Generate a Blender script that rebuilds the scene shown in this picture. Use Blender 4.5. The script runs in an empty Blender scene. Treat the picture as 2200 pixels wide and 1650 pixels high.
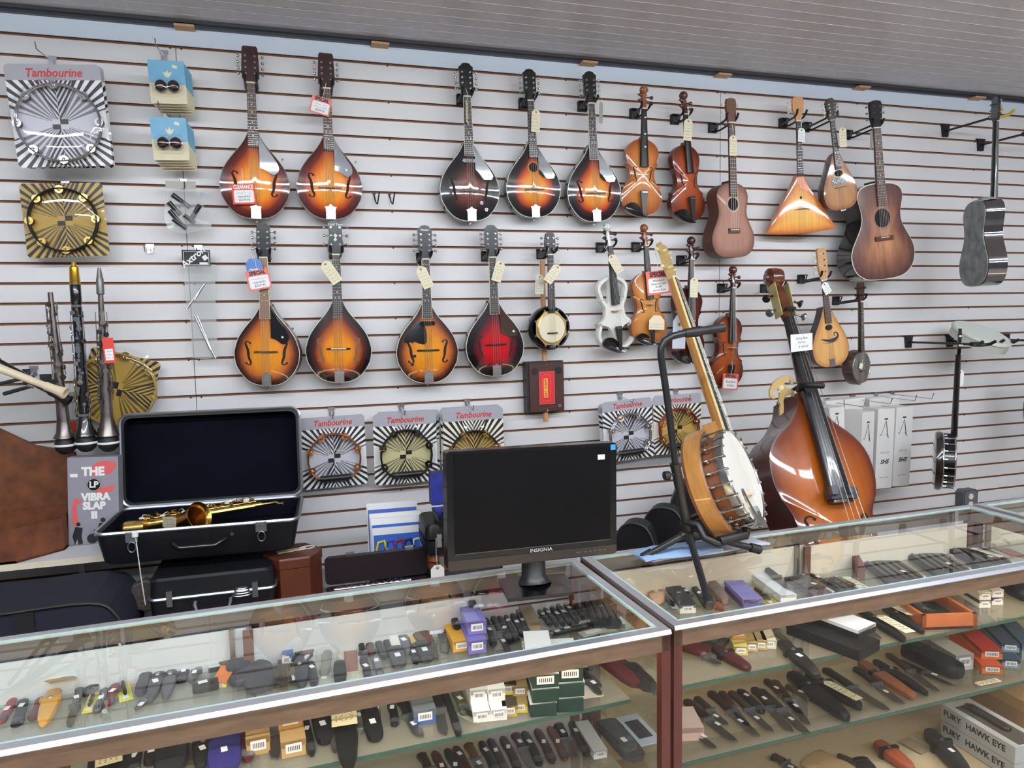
import bpy, math, random
from mathutils import Vector, Matrix, Euler
R = math.radians
sc = bpy.context.scene
# ---------------------------------------------------------------- camera, world, lamps, exposure
CAM = Vector((0.3804, -3.1937, 1.665)); FPX = 1559.56
YAW, PIT, ROL = R(16.8401), R(-5.2128), R(-1.0813)
_f = Vector((math.sin(YAW)*math.cos(PIT), math.cos(YAW)*math.cos(PIT), math.sin(PIT)))
_r0 = Vector((math.cos(YAW), -math.sin(YAW), 0)); _u0 = _r0.cross(_f)
_r = _r0*math.cos(ROL)+_u0*math.sin(ROL); _u = -_r0*math.sin(ROL)+_u0*math.cos(ROL)
cd = bpy.data.cameras.new('camera'); cam = bpy.data.objects.new('camera', cd); sc.collection.objects.link(cam)
cd.sensor_width = 36; cd.lens = FPX/2200*36; cd.clip_start = .05; cd.clip_end = 60
m = Matrix((_r, _u, -_f)).transposed().to_4x4(); m.translation = CAM; cam.matrix_world = m
sc.camera = cam
sc.view_settings.view_transform = 'Standard'; sc.view_settings.look = 'None'
sc.view_settings.gamma = 1; sc.view_settings.use_curve_mapping = False
sc.view_settings.exposure = 0.0
w = bpy.data.worlds.new('shop_daylight'); sc.world = w; w.use_nodes = True
w.node_tree.nodes['Background'].inputs[0].default_value = (.86, .92, 1, 1)
w.node_tree.nodes['Background'].inputs[1].default_value = .20
sc.cycles.max_bounces = 10; sc.cycles.transparent_max_bounces = 24
sc.cycles.glossy_bounces = 4; sc.cycles.diffuse_bounces = 4
sc.cycles.sample_clamp_indirect = 6
LAMP_Y = (-2.55, -4.6)      # rows of ceiling tubes
LAMP_E = 78
CEIL_Z = 2.835

def AT(px, py, y):
    d = _f + _r*((px-1100)/FPX) - _u*((py-825)/FPX)
    return CAM + d*((y-CAM.y)/d.y)
def ATZ(px, py, z):
    d = _f + _r*((px-1100)/FPX) - _u*((py-825)/FPX)
    return CAM + d*((z-CAM.z)/d.z)

# ---------------------------------------------------------------- mesh builder
class MB:
    def __init__(s): s.v = []; s.f = []; s.m = []; s.a = []
    def add(s, vs, fs, mi=0, att=None):
        o = len(s.v); s.v += [tuple(v) for v in vs]
        s.a += att if att else [0.0]*len(vs)
        for i, f in enumerate(fs):
            s.f.append(tuple(o+k for k in f)); s.m.append(mi[i] if isinstance(mi, list) else mi)
        return s
    def box(s, c, d, mi=0, M=None):
        c = Vector(c); vs = []
        for i in range(8):
            p = Vector(((i & 1)-.5, ((i >> 1) & 1)-.5, ((i >> 2) & 1)-.5)); p = Vector((p.x*d[0], p.y*d[1], p.z*d[2]))
            if M: p = M @ p
            vs.append(p+c)
        return s.add(vs, [(0,2,3,1),(4,5,7,6),(0,1,5,4),(2,6,7,3),(0,4,6,2),(1,3,7,5)], mi)
    def prism(s, poly, a, b, mf=0, ms=None, mb=None, M=None):
        """poly (u,v) in the x-z plane, a..b = distance out towards -y"""
        ms = mf if ms is None else ms; mb = ms if mb is None else mb
        n = len(poly)
        ar = sum(poly[i][0]*poly[(i+1) % n][1]-poly[(i+1) % n][0]*poly[i][1] for i in range(n))
        if ar < 0: poly = poly[::-1]
        vs = [Vector((u, -a, v)) for u, v in poly]+[Vector((u, -b, v)) for u, v in poly]
        if M: vs = [M @ p for p in vs]
        fs = [tuple(range(n-1, -1, -1)), tuple(range(n, 2*n))]+[(i, (i+1) % n, n+(i+1) % n, n+i) for i in range(n)]
        return s.add(vs, fs, [mb, mf]+[ms]*n)
    def cyl(s, p0, p1, r0, r1=None, n=12, mi=0, caps=True):
        r1 = r0 if r1 is None else r1
        return s.loft([(Vector(p0), r0), (Vector(p1), r1)], n, mi, caps)
    def loft(s, path, n=10, mi=0, caps=True):
        P = [Vector(p) for p, r in path]; rs = [r for p, r in path]
        N = len(P); T = []
        for i in range(N):
            t = P[min(i+1, N-1)]-P[max(i-1, 0)]
            T.append(t.normalized() if t.length > 1e-9 else Vector((0, 0, 1)))
        up = Vector((0, 0, 1)) if abs(T[0].z) < .9 else Vector((1, 0, 0))
        x = T[0].cross(up).normalized(); vs = []
        for i in range(N):
            x = (x-T[i]*x.dot(T[i])).normalized(); y = T[i].cross(x)
            for k in range(n):
                a = 2*math.pi*k/n; vs.append(P[i]+(x*math.cos(a)+y*math.sin(a))*rs[i])
        fs = [(i*n+k, i*n+(k+1) % n, (i+1)*n+(k+1) % n, (i+1)*n+k) for i in range(N-1) for k in range(n)]
        if caps: fs += [tuple(range(n-1, -1, -1)), tuple((N-1)*n+k for k in range(n))]
        return s.add(vs, fs, mi)
    def tube(s, pts, r, n=6, mi=0): return s.loft([(p, r) for p in pts], n, mi)
    def ring(s, c, R0, r, axis='y', n=40, k=8, mi=0, a0=0, a1=360, sy=1):
        pts = []
        full = abs(a1-a0) >= 360
        N = n
        for i in range(N+(0 if full else 1)):
            a = R(a0+(a1-a0)*i/N); u, v = R0*math.cos(a), R0*math.sin(a)*sy
            pts.append(Vector(c)+(Vector((u, 0, v)) if axis == 'y' else Vector((u, v, 0)) if axis == 'z' else Vector((0, u, v))))
        if full:
            vs = []; C = Vector(c)
            ax = Vector((0, 1, 0)) if axis == 'y' else Vector((0, 0, 1)) if axis == 'z' else Vector((1, 0, 0))
            for p in pts:
                d = (p-C).normalized()
                for j in range(k):
                    b = 2*math.pi*j/k; vs.append(p+d*(r*math.cos(b))+ax*(r*math.sin(b)))
            fs = [(i*k+j, ((i+1) % N)*k+j, ((i+1) % N)*k+(j+1) % k, i*k+(j+1) % k) for i in range(N) for j in range(k)]
            return s.add(vs, fs, mi)
        return s.tube(pts, r, k, mi)
    def lathe(s, prof, c=(0, 0, 0), axis='y', n=32, mi=0, sx=1, att=None):
        """prof: list of (r, h); h runs along -y for axis y, +z for axis z"""
        vs = []; c = Vector(c); A = []
        for j, (r, h) in enumerate(prof):
            for i in range(n):
                a = 2*math.pi*i/n; u, v = r*math.cos(a)*sx, r*math.sin(a)
                vs.append(c+(Vector((u, -h, v)) if axis == 'y' else Vector((u, v, h)) if axis == 'z' else Vector((h, u, v))))
                A.append(att[j] if att else 0.0)
        fs = [(i+j*n, (i+1) % n+j*n, (i+1) % n+(j+1)*n, i+(j+1)*n) for j in range(len(prof)-1) for i in range(n)]
        m = [mi[j] for j in range(len(prof)-1) for i in range(n)] if isinstance(mi, list) else mi
        return s.add(vs, fs, m, A)
    def disc(s, c, r, w=0, n=24, mi=0, sy=1, t=.0006):
        return s.prism([(c[0]+r*math.cos(2*math.pi*i/n), c[1]+r*sy*math.sin(2*math.pi*i/n)) for i in range(n)], w, w+t, mi)
    def build(s, name, mats, parent=None, smooth=None, rs=False):
        me = bpy.data.meshes.new(name); me.from_pydata(s.v, [], s.f)
        mats = mats if isinstance(mats, (list, tuple)) else [mats]
        for m_ in mats: me.materials.append(m_)
        for p, mi in zip(me.polygons, s.m): p.material_index = mi
        if any(s.a):
            at = me.attributes.new('burst', 'FLOAT', 'POINT'); at.data.foreach_set('value', s.a)
        me.validate()
        if smooth is not None:
            me.shade_smooth(); me.set_sharp_from_angle(angle=R(smooth))
        o = bpy.data.objects.new(name, me); sc.collection.objects.link(o)
        if parent: o.parent = parent
        return o

def tag(o, label=None, cat=None, group=None, kind=None):
    for k, v in (('label', label), ('category', cat), ('group', group), ('kind', kind)):
        if v: o[k] = v
    return o
def thing(name, label, cat, loc=(0, 0, 0), M=None, s=1, group=None):
    o = bpy.data.objects.new(name, None); sc.collection.objects.link(o); o.empty_display_size = .05
    o.location = loc
    if M is not None: o.rotation_euler = M.to_euler()
    o.scale = (s, s, s) if not isinstance(s, tuple) else s
    return tag(o, label, cat, group)
def children(o): return [c for c in bpy.data.objects if c.parent == o]
def copy_tree(o, parent=None):
    c = o.copy(); sc.collection.objects.link(c)
    if parent: c.parent = parent
    for ch in list(children(o)): copy_tree(ch, c)
    return c

# ---------------------------------------------------------------- materials
_M = {}
def S(c):   # srgb 0..255 to linear
    return tuple(((x/255)/12.92 if x/255 <= .04045 else ((x/255+.055)/1.055)**2.4) for x in c[:3])+(1,)
def mat(name, col, rough=.5, metal=0, coat=0, spec=.5, noise=0, nscale=30, stretch=(1, 1, 1), bump=0, alpha=1, emit=0, col2=None):
    if name in _M: return _M[name]
    m = bpy.data.materials.new(name); m.use_nodes = True; nt = m.node_tree; b = nt.nodes['Principled BSDF']; L = nt.links
    c = S(col); b.inputs['Base Color'].default_value = c; b.inputs['Roughness'].default_value = rough
    b.inputs['Metallic'].default_value = metal; b.inputs['Coat Weight'].default_value = coat; b.inputs['Coat Roughness'].default_value = .04
    b.inputs['Specular IOR Level'].default_value = spec; b.inputs['Alpha'].default_value = alpha
    if emit: b.inputs['Emission Color'].default_value = c; b.inputs['Emission Strength'].default_value = emit
    if noise or bump or col2:
        tc = nt.nodes.new('ShaderNodeTexCoord'); mp = nt.nodes.new('ShaderNodeMapping'); mp.inputs['Scale'].default_value = stretch
        nz = nt.nodes.new('ShaderNodeTexNoise'); nz.inputs['Scale'].default_value = nscale; nz.inputs['Detail'].default_value = 4
        L.new(tc.outputs['Object'], mp.inputs[0]); L.new(mp.outputs[0], nz.inputs[0])
        if noise or col2:
            rp = nt.nodes.new('ShaderNodeValToRGB'); e = rp.color_ramp.elements
            e[0].position = .3; e[1].position = .7
            k = 1-noise; e[0].color = (c[0]*k, c[1]*k, c[2]*k, 1)
            e[1].color = S(col2) if col2 else (min(1, c[0]*(1+noise)), min(1, c[1]*(1+noise)), min(1, c[2]*(1+noise)), 1)
            L.new(nz.outputs[0], rp.inputs[0]); L.new(rp.outputs[0], b.inputs['Base Color'])
        if bump:
            bp = nt.nodes.new('ShaderNodeBump'); bp.inputs['Strength'].default_value = bump; bp.inputs['Distance'].default_value = .002
            L.new(nz.outputs[0], bp.inputs['Height']); L.new(bp.outputs[0], b.inputs['Normal'])
    _M[name] = m; return m
def burst(name, stops, rough=.3, coat=1, grain=.12, gs=(60, 60, 4), cr_=.05):
    """finish whose colour changes from the middle of the plate to its rim"""
    if name in _M: return _M[name]
    m = bpy.data.materials.new(name); m.use_nodes = True; nt = m.node_tree; b = nt.nodes['Principled BSDF']; L = nt.links
    at = nt.nodes.new('ShaderNodeAttribute'); at.attribute_name = 'burst'
    tc = nt.nodes.new('ShaderNodeTexCoord'); mp = nt.nodes.new('ShaderNodeMapping'); mp.inputs['Scale'].default_value = gs
    nz = nt.nodes.new('ShaderNodeTexNoise'); nz.inputs['Scale'].default_value = 2; nz.inputs['Detail'].default_value = 5
    L.new(tc.outputs['Object'], mp.inputs[0]); L.new(mp.outputs[0], nz.inputs[0])
    n2 = nt.nodes.new('ShaderNodeTexNoise'); n2.inputs['Scale'].default_value = 9; L.new(tc.outputs['Object'], n2.inputs[0])
    ad = nt.nodes.new('ShaderNodeMath'); ad.operation = 'MULTIPLY_ADD'; ad.inputs[1].default_value = .10
    L.new(n2.outputs[0], ad.inputs[0]); L.new(at.outputs['Fac'], ad.inputs[2])
    rp = nt.nodes.new('ShaderNodeValToRGB'); cr = rp.color_ramp
    while len(cr.elements) > 1: cr.elements.remove(cr.elements[0])
    cr.elements[0].position = stops[0][0]; cr.elements[0].color = S(stops[0][1])
    for p, c in stops[1:]:
        e = cr.elements.new(p); e.color = S(c)
    L.new(ad.outputs[0], rp.inputs[0])
    mx = nt.nodes.new('ShaderNodeMix'); mx.data_type = 'RGBA'; mx.blend_type = 'MULTIPLY'; mx.inputs[0].default_value = 1
    r2 = nt.nodes.new('ShaderNodeValToRGB'); g = 1-grain; r2.color_ramp.elements[0].color = (g, g, g, 1); r2.color_ramp.elements[0].position = .35
    r2.color_ramp.elements[1].color = (1.0, 1.0, 1.0, 1); r2.color_ramp.elements[1].position = .65
    L.new(nz.outputs[0], r2.inputs[0]); L.new(rp.outputs[0], mx.inputs[6]); L.new(r2.outputs[0], mx.inputs[7])
    L.new(mx.outputs[2], b.inputs['Base Color'])
    b.inputs['Roughness'].default_value = rough; b.inputs['Specular IOR Level'].default_value = .15; b.inputs['Coat Weight'].default_value = coat; b.inputs['Coat Roughness'].default_value = cr_
    _M[name] = m; return m
def glass(name, tint=(1, 1, 1), ior=1.65, haze=0, hazecol=(200, 205, 195), gr=0.0):
    if name in _M: return _M[name]
    m = bpy.data.materials.new(name); m.use_nodes = True; nt = m.node_tree; L = nt.links
    nt.nodes.remove(nt.nodes['Principled BSDF']); out = nt.nodes['Material Output']
    tr = nt.nodes.new('ShaderNodeBsdfTransparent'); tr.inputs[0].default_value = tint+(1,)
    gl = nt.nodes.new('ShaderNodeBsdfGlossy'); gl.inputs['Roughness'].default_value = gr
    fr = nt.nodes.new('ShaderNodeFresnel'); fr.inputs[0].default_value = ior
    ge = nt.nodes.new('ShaderNodeNewGeometry')
    s1 = nt.nodes.new('ShaderNodeMath'); s1.operation = 'SUBTRACT'; s1.inputs[0].default_value = 1; L.new(ge.outputs['Backfacing'], s1.inputs[1])
    mu = nt.nodes.new('ShaderNodeMath'); mu.operation = 'MULTIPLY'; L.new(fr.outputs[0], mu.inputs[0]); L.new(s1.outputs[0], mu.inputs[1])
    mx = nt.nodes.new('ShaderNodeMixShader'); L.new(mu.outputs[0], mx.inputs[0])
    base = tr.outputs[0]
    if haze:
        df = nt.nodes.new('ShaderNodeBsdfDiffuse'); df.inputs[0].default_value = S(hazecol)
        m2 = nt.nodes.new('ShaderNodeMixShader'); m2.inputs[0].default_value = haze
        L.new(tr.outputs[0], m2.inputs[1]); L.new(df.outputs[0], m2.inputs[2]); base = m2.outputs[0]
    L.new(base, mx.inputs[1]); L.new(gl.outputs[0], mx.inputs[2]); L.new(mx.outputs[0], out.inputs[0])
    _M[name] = m; return m

CHROME = mat('chrome', (215, 215, 220), .12, 1)
STEEL = mat('brushed steel', (170, 170, 172), .3, 1)
BLACK = mat('black lacquer', (14, 13, 14), .25, coat=.6)
BLKM = mat('matt black', (20, 20, 22), .55)
BLKP = mat('black powder coat', (24, 24, 26), .4)
EBONY = mat('ebony', (24, 21, 21), .35)
IVORY = mat('ivory plastic', (232, 226, 205), .35)
WHITE = mat('white paper', (238, 238, 236), .7)
MANILA = mat('manila card', (228, 220, 190), .8)
INK = mat('pen ink', (45, 45, 60), .7)
REDC = mat('red print', (205, 60, 55), .6)
PINKR = mat('coral red card', (222, 105, 92), .7)
BRASS = mat('brass', (205, 160, 80), .2, 1)
GOLD = mat('gold lacquer', (236, 200, 116), .24, 1)
STRING = mat('string wire', (190, 185, 175), .35, .8)
COTTON = mat('cotton string', (232, 230, 224), .9)
CLEAR = glass('clear plastic', (.97, .97, .97), 1.45)
BAG = glass('crinkled polythene', (.93, .94, .94), 1.5, haze=.22, hazecol=(225, 228, 226), gr=.12)

# ---------------------------------------------------------------- text and scribbles
_T = {}
def text(txt, size, loc, m_, parent, rot=0, shear=0, bold=0, sx=1, name='lettering', align='CENTER', M=None, t=.0004, sp=1):
    key = (txt, size, shear, bold, sx, align, t, sp)
    if key not in _T:
        cu = bpy.data.curves.new('txt', 'FONT'); cu.body = txt; cu.size = size; cu.shear = shear; cu.offset = bold; cu.extrude = t/2
        cu.align_x = align; cu.align_y = 'CENTER'; cu.resolution_u = 3; cu.space_character = sp
        o = bpy.data.objects.new('txt', cu); sc.collection.objects.link(o)
        dg = bpy.context.evaluated_depsgraph_get(); me = bpy.data.meshes.new_from_object(o.evaluated_get(dg))
        bpy.data.objects.remove(o)
        for v in me.vertices: v.co = (v.co.x*sx, -v.co.z, v.co.y)
        _T[key] = me
    me = _T[key].copy(); me.materials.clear(); me.materials.append(m_); me.name = name
    o = bpy.data.objects.new(name, me); sc.collection.objects.link(o); o.parent = parent
    u, w_, v = loc; o.location = (u, -w_, v)
    o.rotation_euler = (0, -R(rot), 0)
    if M is not None: o.rotation_euler = M.to_euler()
    return o
def scribble(mb, x0, x1, z, h, w_, rnd, mi=0, t=.0008):
    """one handwritten row"""
    n = max(4, int((x1-x0)/h*1.6)); x = x0
    for i in range(n):
        xa = x0+(x1-x0)*i/n; xb = x0+(x1-x0)*(i+.8)/n
        za = z+h*(rnd.random()-.5); zb = z+h*(rnd.random()-.5)
        if rnd.random() < .12: continue
        d = Vector((xb-xa, zb-za)); p = Vector((-d.y, d.x)).normalized()*t/2
        mb.prism([(xa-p.x, za-p.y), (xb-p.x, zb-p.y), (xb+p.x, zb+p.y), (xa+p.x, za+p.y)], w_, w_+.0003, mi)

# ---------------------------------------------------------------- outlines and plates
def cat(pts, k=5):
    out = []; n = len(pts)
    for i in range(n-1):
        p0 = Vector(pts[max(i-1, 0)]); p1 = Vector(pts[i]); p2 = Vector(pts[i+1]); p3 = Vector(pts[min(i+2, n-1)])
        for j in range(k):
            t = j/k; out.append(.5*((2*p1)+(p2-p0)*t+(2*p0-5*p1+4*p2-p3)*t*t+(3*p1-p0-3*p2+p3)*t**3))
    out.append(Vector(pts[-1])); return [tuple(p) for p in out]
def outline(*segs, k=4):
    """segs of (v, halfwidth) from bottom to top -> closed polygon"""
    right = []
    for s_ in segs:
        c = cat([(a, b) for a, b in s_], k)
        right += c if not right else c[1:]
    P = [(hw, v) for v, hw in right]
    L_ = [(-hw, v) for hw, v in P if hw > 1e-5][::-1]
    return P+L_
class Plate:
    def __init__(s, pts, cen, w1, arch, e=1.0):
        s.p = pts; s.c = cen; s.w = w1; s.a = arch; s.e = e
    def ratio(s, u, v):
        dx, dz = u-s.c[0], v-s.c[1]
        if abs(dx)+abs(dz) < 1e-9: return 0
        best = None; n = len(s.p)
        for i in range(n):
            ax, az = s.p[i][0]-s.c[0], s.p[i][1]-s.c[1]; bx, bz = s.p[(i+1) % n][0]-s.c[0], s.p[(i+1) % n][1]-s.c[1]
            ex, ez = bx-ax, bz-az; den = dx*ez-dz*ex
            if abs(den) < 1e-12: continue
            t = (ax*ez-az*ex)/den; q = (ax*dz-az*dx)/den
            if t > 0 and -1e-6 <= q <= 1+1e-6 and (best is None or t < best): best = t
        return min(1, 1/best) if best else 1
    def g(s, r): return s.a*max(0, 1-r**2)**s.e
    def h(s, u, v): return s.w+s.g(s.ratio(u, v))
def body(mb, pts, w0, w1, arch, cen, mf=0, ms=1, back=0, e=1.0, rim=.0, mrim=None, flare=1.0, step=(.97, .92, .84, .72, .58, .42, .25, .1)):
    """closed plate body: front plate with burst attribute, sides, back. rim: thin binding band round the front edge"""
    n = len(pts); cx, cz = cen; vs = []; att = []; fs = []; mi = []
    P = Plate(pts, cen, w1, arch, e)
    def ringv(sc_, w_, a):
        for u, v in pts: vs.append((cx+(u-cx)*sc_, -w_, cz+(v-cz)*sc_)); att.append(a)
    ringv(1, w1-(rim if rim else 0), 1)          # 0 side top
    ringv(1, w1, 1)                               # 1 front edge
    rr = [1]+([.985] if rim else [])+list(step)
    for s_ in rr[1:]: ringv(s_, w1+P.g(s_), s_)
    vs.append((cx, -(w1+arch), cz)); att.append(0.001)
    nr = len(rr)+1
    def q(a, b, m_):
        for i in range(n): fs.append((a*n+i, a*n+(i+1) % n, b*n+(i+1) % n, b*n+i)); mi.append(m_)
    q(0, 1, ms if mrim is None else mrim)
    for k in range(1, nr-1): q(k, k+1, mrim if (rim and k == 1 and mrim is not None) else mf)
    ci = nr*n
    for i in range(n): fs.append(((nr-1)*n+i, (nr-1)*n+(i+1) % n, ci)); mi.append(mf)
    # side and back
    o = len(vs)
    for s_, w_ in ((flare, w0), (.9*flare, w0-back*.4), (.5*flare, w0-back)):
        for u, v in pts: vs.append((cx+(u-cx)*s_, -w_, cz+(v-cz)*s_)); att.append(1)
    vs.append((cx, -(w0-back), cz)); att.append(1)
    for i in range(n): j = (i+1) % n; fs.append((o+i, o+j, j, i)); mi.append(ms)
    for k in range(2):
        for i in range(n): j = (i+1) % n; fs.append((o+(k+1)*n+i, o+(k+1)*n+j, o+k*n+j, o+k*n+i)); mi.append(ms)
    for i in range(n): fs.append((o+3*n, o+2*n+(i+1) % n, o+2*n+i)); mi.append(ms)
    mb.add(vs, fs, mi, att); return P
def ribbon(mb, path, P, mi=0, eps=.0007):
    """path: (u, v, width)"""
    vs = []; N = len(path)
    for i, (u, v, wd) in enumerate(path):
        a = Vector(path[max(i-1, 0)][:2]); b = Vector(path[min(i+1, N-1)][:2]); t = (b-a).normalized(); p = Vector((-t.y, t.x))*wd/2
        for q in (Vector((u, v))+p, Vector((u, v))-p): vs.append((q.x, -(P.h(q.x, q.y)+eps), q.y))
    fs = [(2*i, 2*i+2, 2*i+3, 2*i+1) for i in range(N-1)]
    mb.add(vs, fs, mi)
def patch(mb, poly, P, mi=0, eps=.0008):
    cx = sum(p[0] for p in poly)/len(poly); cz = sum(p[1] for p in poly)/len(poly); n = len(poly); vs = []
    for s_ in (1, .66, .33):
        for u, v in poly:
            a, b = cx+(u-cx)*s_, cz+(v-cz)*s_; vs.append((a, -(P.h(a, b)+eps), b))
    vs.append((cx, -(P.h(cx, cz)+eps), cz))
    fs = [(k*n+i, k*n+(i+1) % n, (k+1)*n+(i+1) % n, (k+1)*n+i) for k in range(2) for i in range(n)]+[(2*n+i, 2*n+(i+1) % n, 3*n) for i in range(n)]
    mb.add(vs, fs, mi)
def fhole(parent, P, cx, cz, hgt, side, k=1.0, m_=None):
    h = hgt/2
    path = [(-.16, .80), (-.02, .90), (.13, .88), (.20, .76), (.16, .62), (.06, .38), (.0, .12), (-.02, -.1), (-.06, -.38), (-.16, -.62), (-.20, -.76), (-.13, -.88), (.02, -.90), (.16, -.80)]
    path = cat(path, 4); N = len(path); out = []
    for i, (a, b) in enumerate(path):
        t = abs(i/(N-1)-.5)*2; wd = (.17*(1-t)+.06)*h*k
        out.append((cx+side*a*h*1.0, cz+b*h, wd))
    mb = MB(); ribbon(mb, out, P)
    for a, b in ((-.16, .78), (.16, -.78)):
        patch(mb, [(cx+side*a*h+.085*h*k*math.cos(q*math.pi/6), cz+b*h+.085*h*k*math.sin(q*math.pi/6)) for q in range(12)], P)
    mb.v = [(x, y, z) for x, y, z in mb.v]
    return mb.build('f_hole', m_ or mat('f hole dark', (30, 18, 12), .8), parent)
# ---------------------------------------------------------------- the room
Z0 = 2.7438; PIT_ = 0.0762
SLAT = mat('slatwall melamine', (218, 217, 217), .42, noise=.015, nscale=3)
MDF = mat('raw mdf groove', (140, 98, 72), .9)
def slatwall():
    xs = [-3.2, 0.0, 2.4384, 4.877, 6.6]
    mb = MB()
    for a, b in zip(xs[:-1], xs[1:]):
        a += .0012; b -= .0012; prof = []; k = 34
        z = Z0-k*PIT_-.02; prof.append((0, 0.10))
        for k in range(34, -1, -1):
            zc = Z0-k*PIT_
            if zc < .12: continue
            prof += [(0, zc-.0058), (.0035, zc-.0050), (.012, zc-.0050), (.012, zc+.0045), (.0012, zc+.0045), (0, zc+.0045)]
        prof.append((0, 2.815))
        n = len(prof); vs = [(a, y, z) for y, z in prof]+[(b, y, z) for y, z in prof]
        fs = []; mi = []
        for i in range(n-1):
            fs.append((i, n+i, n+i+1, i+1)); mi.append(0 if prof[i][0] == 0 and prof[i+1][0] == 0 else 1)
        mb.add(vs, fs, mi)
        mb.box(((a+b)/2, .026, 1.42), (b-a, .02, 2.84), 1)
    o = mb.build('wall_back', [SLAT, MDF]); return tag(o, 'white grooved slatwall behind all the instruments', kind='structure')
WALL = slatwall()
hd = MB(); hd.box((1.7, -.0015, (Z0+.0045+2.815)/2), (9.8, .003, 2.815-Z0-.0045))
tag(hd.build('trim_1', mat('pale blue grey top strip', (224, 236, 250), .45)), 'pale blue strip along the top of the slatwall', kind='structure')
c = MB(); c.box((1.7, -3.4, CEIL_Z+.02), (9.8, 6.9, .04))
for i in range(90):
    y = -.09-i*.0762
    c.box((1.7, y, CEIL_Z-.0012), (9.8, .0025, .0024), 1)
cm = mat('dark grey ceiling panel', (206, 203, 207), .30, noise=.05, nscale=40, bump=.12)
cm2 = mat('ceiling panel seam', (176, 173, 178), .5)
tag(c.build('ceiling', [cm, cm2]), 'dark grey ribbed ceiling', kind='structure')
c = MB(); c.box((1.7, -.012, CEIL_Z-.011), (9.8, .024, .022)); c.box((1.7, -.034, CEIL_Z-.006), (9.8, .02, .012))
tag(c.build('trim_2', mat('dark ceiling edge', (62, 62, 68), .4)), 'dark metal edge trim where ceiling meets wall', kind='structure')
for i, x in enumerate((.04, .79, 1.73, 2.43, 3.25, 4.02)):
    s_ = MB(); s_.box((x, -.0275, 2.8095), (.072, .055, .009))
    tag(s_.build('wood_shim', mat('pine shim', (196, 160, 120), .8)), 'small pine shim wedged above the slatwall, %s from the left' % ('first second third fourth fifth sixth'.split()[i]), 'shim', 'pine shims under the ceiling edge')
fl = MB(); fl.box((1.7, -3.4, -.02), (9.8, 6.9, .04))
tag(fl.build('floor', mat('grey vinyl floor', (205, 196, 184), .35, noise=.1, nscale=6)), 'grey vinyl floor', kind='structure')
# screw heads in alternate grooves of the wall
sm = mat('screw head dark', (40, 38, 38), .5, .3)
for xs_ in (.822, 1.63, 2.42, 2.462, 3.25, 4.05, -.02, .02):
    for k in range(0, 26, 2):
        zc = Z0-k*PIT_-.006
        s_ = MB(); s_.cyl((xs_, .003, zc), (xs_, -.001, zc), .004, n=8)
        s_.build('screw_head', sm, WALL)
# ceiling tube fixtures behind and above the camera
def fixture(y, x, lab):
    t = thing('ceiling_light', lab, 'ceiling light', (x, y, CEIL_Z))
    b = MB(); b.box((0, 0, -.03), (1.26, .13, .055)); b.build('housing', mat('white enamel', (235, 235, 235), .4), t)
    for s_ in (-1, 1):
        q = MB(); q.cyl((-.6, s_*.04, -.075), (.6, s_*.04, -.075), .014, n=10)
        q.build('tube', mat('fluorescent tube', (241, 247, 255), .5, emit=LAMP_E), t)
ORD = 'first second third fourth fifth sixth seventh eighth ninth tenth eleventh twelfth thirteenth fourteenth fifteenth sixteenth seventeenth eighteenth nineteenth twentieth'.split()
for r_, y in enumerate(LAMP_Y):
    for i in range(5):
        fixture(y, -1.2+i*1.36, 'twin tube ceiling light, %s from the left in the %s row behind the viewer' % (ORD[i], ['nearer', 'farther'][r_]))
# ---------------------------------------------------------------- shared builders for things on the wall
def pose(T, B, L_, yaw=0, lean=0):
    """matrix rotation, scale for a thing whose local z runs from B (z=0) to T (z=L)"""
    d = T-B; s = d.length/L_; til = math.atan2(d.x, d.z)
    M = Matrix.Rotation(til, 3, 'Y') @ Matrix.Rotation(R(yaw), 3, 'Z') @ Matrix.Rotation(R(lean), 3, 'X')
    return M, s
class Inst:
    pass
def hang(name, label, cat_, Tp, Bp, yf, wf, L_, yaw=0, group=None, lean=0):
    """Tp/Bp: photo points of the head's top and the body's foot, yf: y of the face plane, wf: local height of that face"""
    T, B = AT(Tp[0], Tp[1], yf), AT(Bp[0], Bp[1], yf)
    M, s = pose(T, B, L_, yaw, lean)
    org = B - M @ Vector((0, -wf*s, 0))
    t = thing(name, label, cat_, org, M, s, group)
    i = Inst(); i.o = t; i.M = M; i.s = s; i.org = org
    i.at = lambda u, w_, v: org + M @ (Vector((u, -w_, v))*s)
    return i

HOOK = {}
def wall_hook(p, label, depth=None, spread=.022, arm=.012, up=.02, group='black instrument hooks along the slatwall', out=.012, h=.045):
    """black two-armed hook; p = world point under the head where the arms pass, arms reach out beyond it"""
    D = -p.y if depth is None else depth
    key = (round(D, 3), spread, up, h)
    if key not in HOOK:
        a = MB(); a.box((0, -.003, .0), (.046, .004, h)); a.box((0, -.014, h/2-.002), (.046, .022, .004))
        for s_ in (-1, 1): a.tube([Vector((s_*.021, -.024, h/2-.003)), Vector((s_*.021, -.006, -h*.42))], .0028, 6)
        b = MB()
        arms = []
        for s_ in (-1, 1):
            q = MB(); x = s_*spread
            q.loft([(Vector((s_*.012, -.006, -h*.35)), .0045), (Vector((x, -.03, -h*.30)), .0048), (Vector((x, -D-.008, -.002)), .0048), (Vector((x*1.05, -D-out-.012, up*.35)), .0055), (Vector((x*1.12, -D-out-.02, up)), .0052)], 8)
            arms.append(q)
        t = thing('wall_hook', label, 'hook', (p.x, 0, p.z), group=group)
        a.build('bracket', BLKP, t, smooth=30)
        for q in arms: q.build('arm', BLKP, t, smooth=50)
        HOOK[key] = t; return t
    t = copy_tree(HOOK[key]); t.location = (p.x, 0, p.z); t['label'] = label; t['group'] = group; return t

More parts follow.
